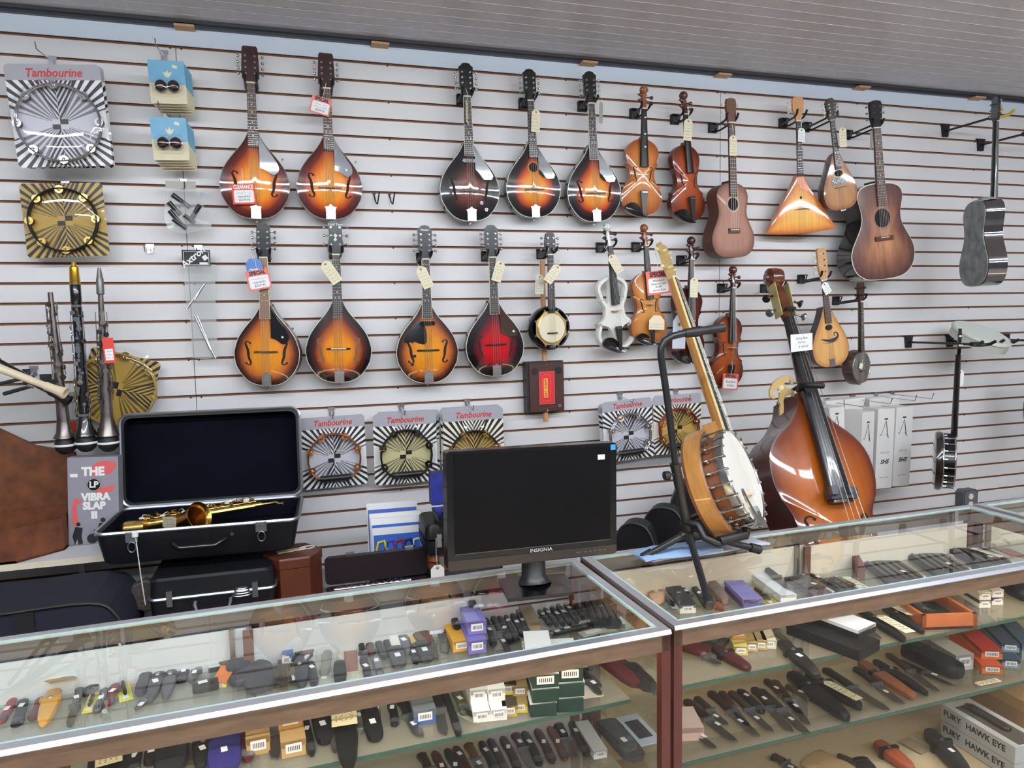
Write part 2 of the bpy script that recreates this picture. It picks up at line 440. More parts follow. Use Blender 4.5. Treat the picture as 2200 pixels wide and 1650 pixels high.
def tuner(parent, u, v, wf, side, post=True, m_=None, knob=None, L1=.018, w_=None):
    mb = MB(); w0 = wf-.008 if w_ is None else w_
    if post:
        mb.cyl((u, -wf, v), (u, -wf-.0035, v), .0042, n=10); mb.cyl((u, -wf-.0035, v), (u, -wf-.010, v), .0026, n=8)
    ue = side
    sgn = 1 if ue > 0 else -1
    mb.cyl((u, -w0, v), (ue, -w0, v), .0015, n=6)
    mb.loft([(Vector((ue, -w0, v)), .0028), (Vector((ue+sgn*.003, -w0, v)), .0058), (Vector((ue+sgn*.008, -w0, v)), .0062), (Vector((ue+sgn*.0105, -w0, v)), .0040)], 10)
    return mb.build('tuner', m_ or CHROME, parent, smooth=40)

def fretboard(parent, v0, v1, wa, wb, w0, w1, mw, frets=20, dots=(3, 5, 7, 10, 12), scale=None, dotm=None, binding=None, fretm=None, endcut=False, name='fingerboard', arch=0):
    """from nut v1 (width wa) down to v0 (width wb)"""
    mats = [mw, fretm or STEEL, dotm or IVORY, binding or mw]
    mb = MB(); b = .0016 if binding else 0
    P = [(-wb/2, v0), (wb/2, v0), (wa/2, v1), (-wa/2, v1)]
    if endcut: P = [(-wb/2, v0), (-wb*.1, v0+.002), (wb*.18, v0+.02), (wb/2, v0+.03), (wa/2, v1), (-wa/2, v1)]
    if binding:
        mb.prism([(x+(b if x > 0 else -b), v-(b if v == v0 else 0)) for x, v in P], w0, w1-.0006, 3)
    mb.prism(P, w0, w1, 0)
    wd = lambda v: wa+(wb-wa)*(v1-v)/(v1-v0)
    sc_ = scale or (v1-v0)*1.42
    pos = [v1-sc_*(1-2**(-k/12)) for k in range(0, frets+1)]
    for p in pos[1:]:
        if p > v0+.003: mb.box((0, -w1-.0005, p), (wd(p), .0011, .0014), 1)
    for d in dots:
        if d < len(pos) and pos[d] > v0:
            z = (pos[d]+pos[d-1])/2
            for x in ((-.007, .007) if d == 12 else (0,)): mb.disc((x, z), .0028, w1, 10, 2, t=.0005)
    o = mb.build(name, mats, parent)
    q = MB(); q.box((0, -(w0+w1)/2-.0005, v1+.0025), (wa+.001, w1-w0+.003, .005)); q.build('nut', IVORY, parent)
    return o
def strings(parent, us_top, us_bot, v_top, v_bot, w_top, w_bot, r=.0005, bridge=None, m_=None):
    """one string mesh each"""
    for a, b in zip(us_top, us_bot):
        mb = MB(); pts = [Vector((a, -w_top, v_top))]
        if bridge: t = (v_top-bridge[0])/(v_top-v_bot); pts.append(Vector((a+(b-a)*t, -bridge[1], bridge[0])))
        pts.append(Vector((b, -w_bot, v_bot)))
        mb.tube(pts, r, 4); mb.build('string', m_ or STRING, parent)
def neck(parent, v0, v1, wa, wb, w1, m_, dep=.018, heel=None):
    mb = MB(); n = 8; vs = []; N = 6
    for i in range(N+1):
        t = i/N; v = v1+(v0-v1)*t; hw = (wa+(wb-wa)*t)/2; d = dep*(1+.25*t)
        for k in range(n+1):
            a = math.pi*k/n; vs.append((hw*math.cos(a), -(w1-d*math.sin(a)), v))
    fs = [(i*(n+1)+k, (i+1)*(n+1)+k, (i+1)*(n+1)+k+1, i*(n+1)+k+1) for i in range(N) for k in range(n)]
    fs += [tuple(i*(n+1)+k for k in ((0, n))) + tuple((i+1)*(n+1)+k for k in (n, 0)) for i in range(N)]
    fs += [tuple(range(n+1)), tuple(N*(n+1)+k for k in range(n, -1, -1))]
    mb.add(vs, fs)
    if heel: mb.prism([(-wb/2*.8, v0), (wb/2*.8, v0), (wb/2*.8, v0+.02), (-wb/2*.8, v0+.02)], heel, w1)
    return mb.build('neck', m_, parent, smooth=50)

# ---- tags
TAGN = [0]
def price_tag(c, y, label, size=(.040, .088), rot=0, yaw=0, card=None, rows=5, up=None, group=None, hole=True, lean=0, txt=None, name='price_tag', strv=.05):
    """manila tag; c = photo point of its middle, rot = clockwise lean in degrees"""
    rnd = random.Random(len(label)*7+int(c[0])); W_, H_ = size
    p = AT(c[0], c[1], y)
    M = Matrix.Rotation(R(rot), 3, 'Y') @ Matrix.Rotation(R(yaw), 3, 'Z') @ Matrix.Rotation(R(lean), 3, 'X')
    t = thing(name, label, 'tag', p, M, group=group)
    a, b = W_/2, H_/2; ch = W_*.28
    poly = [(-a, -b), (a, -b), (a, b-ch), (a-ch, b), (-a+ch, b), (-a, b-ch)]
    mb = MB(); mb.prism(poly, 0, .0006); mb.build('card', card or MANILA, t)
    if hole:
        q = MB(); q.disc((0, b-W_*.22), W_*.13, .0006, 14, 0); q.disc((0, b-W_*.22), W_*.05, .0012, 10, 1)
        q.build('eyelet', [mat('tan reinforcement', (190, 165, 130), .8), mat('hole dark', (40, 36, 34), .9)], t)
    q = MB(); top = b-W_*.45; step = (top+b-.006)/max(rows, 1)
    for i in range(rows):
        scribble(q, -a+.004, a-.005, top-step*(i+.5), step*.55, .0007, rnd)
    q.build('handwriting', INK, t)
    if strv:
        q = MB(); q.tube([Vector((0, -.001, b-W_*.22)), Vector((-.004, -.004, b+strv*.5)), Vector((-.001, .004, b+strv))], .0009, 5)
        q.build('string', COTTON, t)
    return t
def frame(z, n):
    z = Vector(z).normalized(); n = Vector(n); y = -(n-z*n.dot(z)).normalized(); x = y.cross(z)
    return Matrix((x, y, z)).transposed()
def special_tag(c, y, label, head='SPECIAL', size=(.09, .075), rot=0, yaw=0, red=None, lines=('',), inkm=None, headm=None, up=True, group=None):
    rnd = random.Random(int(c[0]*3+c[1])); W_, H_ = size; p = AT(c[0], c[1], y)
    M = Matrix.Rotation(R(rot), 3, 'Y') @ Matrix.Rotation(R(yaw), 3, 'Z')
    t = thing('sale_tag', label, 'tag', p, M, group=group); a, b = W_/2, H_/2
    mb = MB(); mb.prism([(-a, -b), (a, -b), (a, b), (-a, b)], 0, .0006); mb.build('card', red or PINKR, t)
    k = .09*W_; top = b-.30*H_; bo = -b+.08*H_; pts = []
    for cx_, cz_, a0 in ((a-k*1.6, top-k*.8, 0), (-a+k*1.6, top-k*.8, 90), (-a+k*1.6, bo+k*.8, 180), (a-k*1.6, bo+k*.8, 270)):
        for j in range(5): q = R(a0+j*22.5); pts.append((cx_+k*.8*math.cos(q), cz_+k*.8*math.sin(q)))
    mb = MB(); mb.prism(pts, .0006, .0010); mb.build('white_field', WHITE, t)
    text(head, H_*.27, (0, .0009, b-.155*H_), headm or INK, t, bold=H_*.012, sx=.92*W_/(H_*.27*.64*len(head)*1.06))
    q = MB(); n = len(lines)
    hh = (top-bo)/(max(n, 1)+.6)
    for i, l_ in enumerate(lines):
        z = top-hh*(i+.85)
        if l_: text(l_, hh*.95, (0, .0012, z), INK, t, shear=.2, name='handwriting')
        else: scribble(q, -a+k*2, a-k*2, z, hh*.6, .0011, rnd)
    if q.v: q.build('handwriting', INK, t)
    q = MB(); q.tube([Vector((0, -.001, b-.004)), Vector((.003, -.004, b+.03)), Vector((.002, .004, b+.06))], .0009, 5)
    q.build('string', COTTON, t)
    return t
# ---------------------------------------------------------------- A-style mandolins
MANDO = outline([(0, 0), (.0015, .03), (.008, .055), (.022, .080), (.045, .102), (.065, .115), (.09, .127), (.13, .133), (.16, .128), (.19, .118), (.215, .104), (.24, .086), (.262, .068), (.283, .050), (.302, .037), (.318, .028), (.330, .0225), (.335, .021)], [(.335, .021), (.336, 0)], k=3)
B_ORANGE = burst('amber sunburst', [(0, (248, 160, 20)), (.45, (244, 152, 18)), (.66, (214, 98, 20)), (.84, (112, 34, 22)), (1.0, (64, 18, 18))])
B_TOBAC = burst('tobacco sunburst', [(0, (244, 162, 34)), (.42, (236, 144, 26)), (.62, (190, 96, 36)), (.80, (84, 30, 20)), (.95, (22, 14, 16))])
B_DARK = burst('dark walnut burst', [(0, (140, 64, 36)), (.35, (112, 46, 28)), (.65, (52, 22, 20)), (.85, (18, 13, 16))])
B_FIRE = burst('fiery sunburst', [(0, (244, 168, 50)), (.40, (240, 152, 38)), (.62, (206, 84, 28)), (.78, (70, 24, 26)), (.92, (16, 13, 18))])
B_PALE = burst('honey sunburst', [(0, (240, 160, 40)), (.5, (232, 144, 34)), (.74, (196, 108, 44)), (.90, (100, 46, 24)), (1.02, (40, 20, 16))])
B_RED = burst('cherry burst', [(0, (214, 18, 34)), (.45, (192, 12, 28)), (.66, (110, 12, 24)), (.84, (24, 10, 14)), (1, (12, 10, 12))])
SIDE_BR = mat('brown mahogany side', (78, 36, 24), .3, coat=.6)
SIDE_BK = mat('black side', (20, 16, 18), .25, coat=.6)
BIND = mat('cream binding', (226, 220, 200), .4)
BIND_D = mat('tan binding', (150, 130, 110), .4)
ROSE = mat('rosewood', (78, 58, 48), .5, noise=.2, nscale=8, stretch=(30, 30, 3))
ROSEL = mat('light rosewood', (150, 108, 74), .5, noise=.2, nscale=8, stretch=(30, 30, 3))
DKFB = mat('dark fingerboard', (48, 40, 38), .45)
PG_G = mat('slate pickguard', (74, 76, 84), .22, coat=.5)
PG_K = mat('black pickguard', (16, 15, 18), .15, coat=1)
PEARL = mat('pearl inlay', (214, 214, 206), .3)
HEADS = {
 'tall': [(-.019, 0), (-.032, .018), (-.0335, .045), (-.029, .13), (-.024, .138), (.024, .138), (.029, .13), (.0335, .045), (.032, .018), (.019, 0)],
 'crown': [(-.016, 0), (-.019, .014), (-.030, .045), (-.029, .10), (-.031, .122), (-.022, .128), (-.016, .136), (0, .139), (.016, .136), (.022, .128), (.031, .122), (.029, .10), (.030, .045), (.019, .014), (.016, 0)],
 'waist': [(-.022, 0), (-.033, .012), (-.031, .04), (-.025, .07), (-.028, .12), (-.031, .128), (-.012, .130), (0, .138), (.012, .130), (.031, .128), (.028, .12), (.025, .07), (.031, .04), (.033, .012), (.022, 0)],
 'round': [(-.015, 0), (-.026, .020), (-.028, .04), (-.026, .118), (-.020, .130), (-.008, .137), (.008, .137), (.020, .130), (.026, .118), (.028, .04), (.026, .020), (.015, 0)]}
def mandolin(label, Tp, Bp, top, side, yf=-.095, yaw=0, head='crown', fh='f', pg=None, pgm=None, fb=None, bind=None, bridge='wood', tail='plain', logo=None, fbb=None, dots=(3, 5, 7, 10, 12), knobs=(), pickup=False, fbend=.275, endcut=False, headm=None, strap=True, pearl=None, bridge_v=.125, st=True, fhm=None, group='mandolins hung on the slatwall', lightstr=False, ntun=4):
    NU = .522
    i = hang('mandolin', label, 'mandolin', Tp, Bp, yf, .047, .66, yaw, group)
    t = i.o; mb = MB(); bn = bind or side
    P = body(mb, MANDO, 0, .045, .013, (0, .128), 0, 1, back=.012, rim=.003, mrim=2, e=1.15)
    mb.build('body', [top, side, bn], t, smooth=38)
    hw = .058
    hd = MB(); hd.prism([(u, NU+v*1.0) for u, v in HEADS[head]], .045, hw, 0)
    hd.build('headstock', headm or BLACK, t)
    neck(t, .325, NU, .031, .038, .056, side, .017, heel=.012)
    fretboard(t, fbend, NU-.003, .0295, .040, .056, .0625, fb or DKFB, 22, dots, scale=.352, binding=fbb, endcut=endcut, dotm=PEARL)
    vt = [.034, .056, .078, .100] if ntun == 4 else [.040, .075, .108]
    for s_ in (-1, 1):
        for k, v in enumerate(vt):
            tuner(t, s_*.0175, NU+v, hw, s_*.040, knob=None)
    if fh == 'f':
        for s_ in (-1, 1): fhole(t, P, s_*.073, .135, .105, s_, m_=fhm)
    elif fh == 'round':
        q = MB(); patch(q, [(.021*math.cos(a*math.pi/12), .225+.021*math.sin(a*math.pi/12)) for a in range(24)], P, 1); ribbon(q, [(.026*math.cos(a*math.pi/12), .225+.026*math.sin(a*math.pi/12), .004) for a in range(25)], P, 0, .0009)
        q.build('sound_hole', [mat('rosette tan', (190, 140, 80), .5), mat('f hole dark', (30, 18, 12), .8)], t)
    if pg == 'tear':      # teardrop guard right of the strings
        pl = cat([(.020, .330), (.026, .315), (.042, .285), (.070, .245), (.088, .215), (.093, .196), (.086, .180), (.070, .172), (.052, .182), (.036, .192), (.021, .196)], 4)
        q = MB(); q.prism(pl, .056, .0585); q.build('pickguard', pgm or PG_G, t)
        q = MB(); q.disc((.068, .200), .0045, .0585, 12, t=.0015); q.build('guard_screw', IVORY, t)
    elif pg == 'corner':   # angular guard
        pl = [(.020, .325), (.034, .300), (.060, .262), (.088, .222), (.104, .192), (.098, .176), (.07, .174), (.045, .180), (.026, .196), (.024, .27)]
        q = MB(); patch(q, pl, P, 0, .004); q.prism([(u*.99, v) for u, v in pl], .050, .0572); q.build('pickguard', pgm or PG_K, t)
        q = MB(); q.disc((.084, .196), .005, .0572, 12, t=.0015); q.build('guard_screw', IVORY, t)
    elif pg == 'leftpanel':
        pl = cat([(-.012, .262), (-.04, .262), (-.075, .225), (-.100, .188), (-.09, .172), (-.06, .178), (-.03, .168), (-.008, .170), (-.005, .21)], 3)
        q = MB(); patch(q, pl, P, 0, .0025); q.build('pickguard', pgm or PG_K, t)
    zt = P.h(0, bridge_v)
    if bridge:
        q = MB(); q.box((0, -zt-.002, bridge_v), (.095 if bridge != 'small' else .07, .004, .007), 0)
        q.box((0, -zt-.007, bridge_v+.0005), (.06, .006, .0045), 1 if bridge == 'ivory' else 0)
        for s_ in (-1, 1): q.cyl((s_*.024, -zt-.002, bridge_v), (s_*.024, -zt-.006, bridge_v), .0035, n=8, mi=2)
        q.build('bridge', [EBONY if bridge != 'wood' else mat('bridge rosewood', (92, 52, 36), .4), IVORY, STEEL], t)
    # tailpiece
    q = MB(); tw = .019
    pl = [(-tw, -.001), (tw, -.001), (tw, .038), (tw*1.25, .047), (tw*.55, .051), (0, .060), (-tw*.55, .051), (-tw*1.25, .047), (-tw, .038)] if tail == 'crown' else [(-tw, -.001), (tw, -.001), (tw, .040), (tw*1.15, .046), (tw*.3, .050), (0, .056), (-tw*.3, .050), (-tw*1.15, .046), (-tw, .040)]
    q.prism(pl, .047, .0605); q.prism([(u*.7, .008+v*.62) for u, v in pl], .0605, .0625); q.cyl((0, -.025, -.001), (0, -.025, -.012), .004, n=8)
    q.build('tailpiece', mat('engraved chrome', (200, 200, 204), .24, 1, bump=.5, nscale=160) if tail == 'crown' else mat('engraved steel', (160, 158, 156), .34, 1, bump=.4, nscale=120), t)
    if pickup:
        q = MB(); q.prism([(-.028, .246), (.028, .246), (.034, .254), (.028, .262), (-.028, .262), (-.034, .254)], .05, .062); q.build('pickup', PG_K, t)
    for u, v in knobs:
        q = MB(); z = P.h(u, v); q.cyl((u, -z, v), (u, -z-.008, v), .008, .0065, n=14); q.cyl((u, -z-.008, v), (u, -z-.010, v), .0055, n=12, mi=1); q.build('knob', [CHROME, BLACK], t, smooth=40)
    if st:
        us = [-.011, -.0095, -.0042, -.0027, .0027, .0042, .0095, .011]
        strings(t, us, [x*1.45 for x in us], NU, .052, .0645, .0615, bridge=(bridge_v, zt+.0105), r=.00042)
    if strap:
        q = MB(); q.cyl((.104, -.05, .232) if pg == 'tear' else (.0, -.022, .001), (.110, -.05, .238) if pg == 'tear' else (0, -.022, -.010), .003, .0045, n=8); q.build('strap_button', CHROME, t)
    if logo: text(logo, .0125, (0, hw+.0004, NU+.119), PEARL, t, shear=.15, bold=.0003)
    if pearl: q = MB(); q.prism([(-.003, NU+.052), (.006, NU+.058), (.001, NU+.066), (.008, NU+.076), (-.001, NU+.084), (-.008, NU+.076), (-.002, NU+.068), (-.008, NU+.058)], hw, hw+.0005); q.build('inlay', PEARL, t)
    # hook
    p = i.at(0, .052, NU+.012)
    wall_hook(Vector((p.x, p.y+.0, p.z)), 'black hook holding the '+label.split(',')[0].replace('mandolin', 'mandolin', 1)[:60].strip(), depth=.10)
    return i
DB = mat('dark brown headstock', (52, 24, 22), .25, coat=.5)
m1 = mandolin('amber sunburst mandolin with slate pickguard, left end of the top row', (536, 101), (551, 470), B_ORANGE, SIDE_BR, head='tall', headm=DB, pg='tear', fb=ROSE, bridge=None, bind=BIND_D, dots=(3, 5, 7, 10, 12, 15))
m2 = mandolin('amber sunburst mandolin with slate pickguard and pink sale tag on its neck', (699, 116), (711, 471), B_ORANGE, SIDE_BR, head='tall', headm=DB, pg='tear', fb=ROSE, bind=BIND_D, tail='crown', dots=(10, 12, 15))
m3 = mandolin('near black burst mandolin with cream edge, two control knobs and a black guard', (999, 137), (1013, 475), B_DARK, SIDE_BK, head='crown', pg='corner', bind=BIND, fbb=BIND, tail='crown', bridge='black', knobs=((.045, .075), (.067, .048)), pickup=True)
m4 = mandolin('fiery sunburst mandolin with round sound hole, top row', (1135, 150), (1150, 467), B_FIRE, SIDE_BK, head='crown', pg='corner', fh='round', bind=BIND, tail='crown', bridge='black', fbend=.268)
m5 = mandolin('fiery sunburst mandolin with f holes and cream edge, beside the light violin', (1264, 155), (1281, 476), B_FIRE, SIDE_BK, head='crown', pg='corner', bind=BIND, fbb=BIND, tail='crown', bridge='black')
m6 = mandolin('honey sunburst mandolin with black pickguard under a blue tag, left end of the lower row', (566, 479), (575, 829), B_PALE, SIDE_BR, yaw=-14, head='round', pg='tear', pgm=PG_K, fb=ROSEL, bind=BIND, fbb=BIND, bridge_v=.140)
m7 = mandolin('black edged sunburst mandolin with white bridge saddle and six tuners', (720, 473), (730, 822), B_TOBAC, SIDE_BK, yaw=-6, head='waist', bind=BIND, fbb=None, bridge='ivory', bridge_v=.14, endcut=True, pearl=True, ntun=3, logo='Gold Tone', fhm=mat('f hole light', (120, 88, 60), .8), fbend=.262)
m8 = mandolin('small sunburst electric mandolin with pickup and two chrome knobs', (911, 485), (921, 823), B_PALE, SIDE_BK, head='crown', pg='leftpanel', bind=BIND, fbb=BIND, bridge='black', bridge_v=.140, knobs=((-.058, .118), (-.069, .083)), pickup=True, logo='Fender')
m9 = mandolin('cherry red mandolin with black edge, lower row', (1053, 484), (1067, 808), B_RED, SIDE_BK, head='crown', pg='corner', bind=BIND, fbb=BIND, bridge='black', bridge_v=.14, pgm=mat('smoky pickguard', (70, 52, 44), .1, coat=1))
special_tag((524, 417), -.120, 'coral CLEARANCE tag on the leftmost top row mandolin', 'CLEARANCE', (.086, .078), rot=-3, lines=('', 'mandolin', '$239.95'), headm=WHITE, red=mat('bright coral card', (226, 84, 70), .7))
special_tag((689, 227), -.126, 'pink SPECIAL tag hanging on the neck of the second top row mandolin', 'SPECIAL', (.078, .068), rot=14, lines=('', '', '$229.95'), red=mat('pink coral card', (228, 130, 122), .7))
special_tag((556, 601), -.128, 'pink SPECIAL tag hanging below the blue tag', 'SPECIAL', (.088, .078), rot=-10, lines=('', 'mandolin', '$359.95'), red=mat('pink coral card', (228, 130, 122), .7))
bt = price_tag((546, 573), -.122, 'blue rounded maker tag on the neck of the honey sunburst mandolin', (.060, .066), rot=-5, card=mat('blue card', (92, 134, 200), .6), rows=0, hole=False)
text('Oscar', .015, (-.004, .001, -.012), WHITE, bt, rot=8, shear=.3, bold=.0006)
price_tag((1003, 240), -.125, 'manila tag turned edge on beside the near black mandolin neck', (.036, .092), rot=1, yaw=62)
price_tag((1151, 260), -.122, 'manila tag covering the neck of the round hole mandolin', (.040, .094), rot=3)
price_tag((1291, 242), -.13, 'grey side of a tag behind the f hole mandolin beside the light violin', (.030, .092), rot=2, yaw=35, card=mat('grey card back', (170, 168, 160), .8), rows=0)
price_tag((711, 585), -.122, 'manila tag slanting over the neck of the six tuner mandolin', (.046, .098), rot=-33)
price_tag((912, 596), -.122, 'manila tag slanting over the neck of the electric mandolin', (.046, .094), rot=-24)
price_tag((1071, 583), -.122, 'manila tag slanting over the neck of the cherry red mandolin', (.044, .090), rot=17)
# a bare pair of small black hooks
for k, x in enumerate((808, 841)):
    p = AT(x, 424, -.03); t = thing('peg_hook', ['left', 'right'][k]+' one of two small bare black hooks right of the top row sunburst pair', 'hook', (p.x, 0, p.z), group='small bare hooks')
    q = MB(); q.loft([(Vector((-.006, 0, .02)), .003), (Vector((-.002, -.03, -.02)), .003), (Vector((.004, -.035, -.03)), .003), (Vector((.012, -.05, .018)), .003)], 6); q.build('wire', BLKP, t, smooth=60)
    q = MB(); q.box((-.004, -.002, .02), (.014, .004, .008)); q.build('clip', BLKP, t)
# ---------------------------------------------------------------- violins
VSEG = ([(0, 0), (.001, .02), (.006, .045), (.020, .074), (.045, .096), (.075, .104), (.100, .102), (.122, .093), (.132, .096)],
        [(.132, .096), (.140, .082), (.158, .069), (.185, .062), (.210, .064), (.228, .072), (.238, .081)],
        [(.238, .081), (.246, .075), (.262, .079), (.285, .0835), (.308, .080), (.328, .067), (.344, .045), (.352, .025), (.355, .012)], [(.355, .012), (.3555, 0)])
VIO = outline(*VSEG, k=3)
def scroll(i, v0, k, w1, m_, pegm, pegs=((.028, 1), (.040, -1), (.055, 1), (.066, -1))):
    t = i.o; mb = MB()
    mb.loft([(Vector((0, -w1+.006, v0)), .0125*k), (Vector((0, -w1+.010, v0+.035*k)), .0125*k), (Vector((0, -w1+.016, v0+.070*k)), .0105*k), (Vector((0, -w1+.010, v0+.085*k)), .010*k)], 10)
    # volute: rounded drum with two eyes
    mb.lathe([(0, -.012*k), (.012*k, -.012*k), (.019*k, -.008*k), (.0205*k, 0), (.019*k, .008*k), (.012*k, .012*k), (0, .012*k)], (0, -w1+.012, v0+.088*k), 'x', 20)
    mb.lathe([(0, -.020*k), (.006*k, -.020*k), (.008*k, -.010*k), (.008*k, .010*k), (.006*k, .020*k), (0, .020*k)], (0, -w1+.010, v0+.088*k), 'x', 14)
    mb.lathe([(.0135*k, -.0145*k), (.016*k, -.012*k), (.016*k, .012*k), (.0135*k, .0145*k)], (0, -w1+.012, v0+.088*k), 'x', 16)
    mb.build('scroll', m_, t, smooth=50)
    for pv, s_ in pegs:
        q = MB(); v = v0+pv*k; q.cyl((-s_*.016*k, -w1+.010, v), (s_*.030*k, -w1+.010, v), .003*k, .0036*k, n=8)
        q.lathe([(0, 0), (.0045*k, .002*k), (.0085*k, .009*k), (.0085*k, .015*k), (.004*k, .019*k), (0, .020*k)], (s_*.028*k, -w1+.010, v), 'x', 12)
        if s_ < 0: q.v = [(2*s_*.028*k-x if x > s_*.028*k and False else x, y, z) for x, y, z in q.v]
        q.build('peg', pegm, t, smooth=50)
def violin(label, Tp, Bp, top, side, yf=-.10, yaw=0, chin=True, bridge=True, tp=True, fbv=.222, hookm=True, pegm=None, name='violin', marks=(), fbw=(.024, .042), fine=True, st=True, cat_='violin', chinside=-1):
    i = hang(name, label, cat_, Tp, Bp, yf, .034, .590, yaw, 'violins hung on the slatwall')
    t = i.o; mb = MB(); P = body(mb, VIO, 0, .030, .015, (0, .185), 0, 1, back=.014, e=1.3, rim=.0025, mrim=1, step=(.97, .93, .86, .75, .6, .42, .25, .1))
    mb.build('body', [top, side], t, smooth=38)
    neck(t, .345, .485, .024, .030, .044, side, .016, heel=.01)
    mb = MB(); n = 8
    for k in (0,):
        vs = []
        for v, wd, w_ in ((fbv, fbw[1], .063), (.355, .034, .056), (.487, fbw[0], .050)):
            for j in range(n+1): a = math.pi*j/n; vs.append((wd/2*math.cos(a), -(w_-.006+.006*math.sin(a)), v))
            vs += [(-wd/2, -(w_-.012), v), (wd/2, -(w_-.012), v)]
        m_ = n+3; fs = [(r_*m_+j, (r_+1)*m_+j, (r_+1)*m_+(j+1) % m_, r_*m_+(j+1) % m_) for r_ in range(2) for j in range(m_)]
        fs += [tuple(range(m_-1, -1, -1)), tuple(2*m_+j for j in range(m_))]
        mb.add(vs, fs)
    mb.build('fingerboard', EBONY, t, smooth=40)
    q = MB(); q.box((0, -.050, .489), (.024, .008, .005)); q.build('nut', IVORY, t)
    scroll(i, .488, 1.0, .046, side, pegm or side)
    for s_ in (-1, 1): fhole(t, P, s_*.040, .190, .075, s_, k=.85)
    if bridge:
        q = MB(); h0 = P.h(0, .195); q.prism([(-.021, h0*0+0), (-.012, 0), (-.008, .008), (.008, .008), (.012, 0), (.021, 0), (.016, .014), (.018, .024), (.010, .031), (-.010, .031), (-.018, .024), (-.016, .014)], 0, .003)
        q.v = [(x, -(h0-.002+z), .195+(-y)) for x, y, z in q.v]
        q.build('bridge', mat('maple bridge', (214, 172, 118), .5), t)
    if tp:
        q = MB(); q.prism(cat([(-.006, -.002), (-.010, .03), (-.016, .085), (-.020, .108), (-.012, .114), (.012, .114), (.020, .108), (.016, .085), (.010, .03), (.006, -.002)], 2), .056, .061)
        q.box((0, -.05, .004), (.008, .022, .01)); q.build('tailpiece', EBONY, t)
        if fine:
            for k in range(4):
                q = MB(); u = -.0105+k*.007; q.cyl((u, -.061, .103), (u, -.068, .103), .0028, n=8); q.build('fine_tuner', CHROME, t)
    if chin:
        q = MB(); s_ = chinside; vs = []; nn = 24
        pl = [(s_*(.004), .002), (s_*.012, .018), (s_*.020, .034), (s_*.040, .052), (s_*.066, .056), (s_*.088, .044), (s_*.094, .028), (s_*.080, .012), (s_*.052, -.002), (s_*.02, -.010), (s_*-.02, -.010), (s_*-.022, .0)]
        pl = cat(pl+[pl[0]], 3)[:-1]
        cx, cz = s_*.045, .022
        fs = []; n = len(pl)
        for sc_, w_ in ((.98, .043), (1.0, .052), (.96, .060), (.75, .0575), (.4, .053), (.02, .051)):
            vs += [(cx+(u-cx)*sc_, -w_, cz+(v-cz)*sc_) for u, v in pl]
        fs = [(r_*n+j, r_*n+(j+1) % n, (r_+1)*n+(j+1) % n, (r_+1)*n+j) for r_ in range(5) for j in range(n)]+[tuple(range(n))]
        q.add(vs, fs); q.build('chin_rest', BLACK, t, smooth=50)
    if st:
        strings(t, [-.008, -.0027, .0027, .008], [-.0105, -.0035, .0035, .0105], .488, .108, .054, .062, bridge=(.195, .034+.042) if bridge else None, r=.00045)
    for u, v, r_ in marks:
        q = MB(); q.box((u, -.0605-(.34-v)*.012, v), (.009, .0008, .007)); q.build('sticker', WHITE, t)
    p = i.at(0, .045, .492); wall_hook(p, 'black hook holding the '+label[:50].split(',')[0], depth=.10, spread=.02, arm=.01)
    return i
V_HON = burst('honey violin varnish', [(0, (216, 142, 74)), (.7, (206, 126, 60)), (1, (160, 84, 40))], .28)
V_RED = burst('red brown violin varnish', [(0, (180, 90, 48)), (.6, (166, 78, 42)), (1, (104, 42, 26))], .28)
V_LT = burst('golden violin varnish', [(0, (222, 158, 84)), (.7, (208, 138, 68)), (1, (170, 100, 48))], .3)
V_DK = burst('dark red violin varnish', [(0, (112, 46, 30)), (.7, (92, 34, 24)), (1, (60, 22, 18))], .28)
V_OR = burst('orange brown violin varnish', [(0, (170, 84, 34)), (.6, (156, 74, 30)), (1, (92, 38, 20))], .32)
VS1 = mat('violin side tan', (150, 88, 46), .35, coat=.7, noise=.15, nscale=10, stretch=(1, 1, 8))
VS2 = mat('violin side brown', (84, 40, 26), .35, coat=.7, noise=.15, nscale=10, stretch=(1, 1, 8))
VS3 = mat('violin side dark', (56, 26, 20), .35, coat=.7)
violin('shiny honey violin with white stickers on its fingerboard, no bridge, top row', (1383, 187), (1379, 463), V_HON, VS1, yaw=-3, bridge=False, st=False, pegm=VS2, marks=((-.001, .445, 0), (-.001, .37, 0), (.001, .312, 0)))
violin('red brown violin with a manila tag on its neck, top row', (1468, 199), (1482, 476), V_RED, VS2, yaw=12, bridge=False, pegm=VS2, st=False)
violin('light golden violin behind the big pink SPECIAL tag', (1383, 484), (1398, 737), V_LT, VS1, yaw=4, pegm=VS2)
violin('dark red violin half hidden behind the banjo neck', (1485, 511), (1476, 777), V_DK, VS3, yaw=8, pegm=VS3)
violin('orange brown violin with a round sticker, right of the banjo neck', (1575, 574), (1562, 832), V_OR, VS2, yaw=10, chin=False, pegm=VS3, fine=False)
# round shop sticker and red labels on those violins
q = MB(); p = AT(1552, 700, -.128); q.disc((0, 0), .016, 0, 24, 0); q.disc((0, 0), .011, .0006, 24, 1); o = q.build('round_sticker', [mat('salmon sticker', (226, 140, 118), .5), mat('orange sticker', (214, 110, 60), .5)]); o.location = p
tag(o, 'round salmon sticker on the orange brown violin', 'sticker')
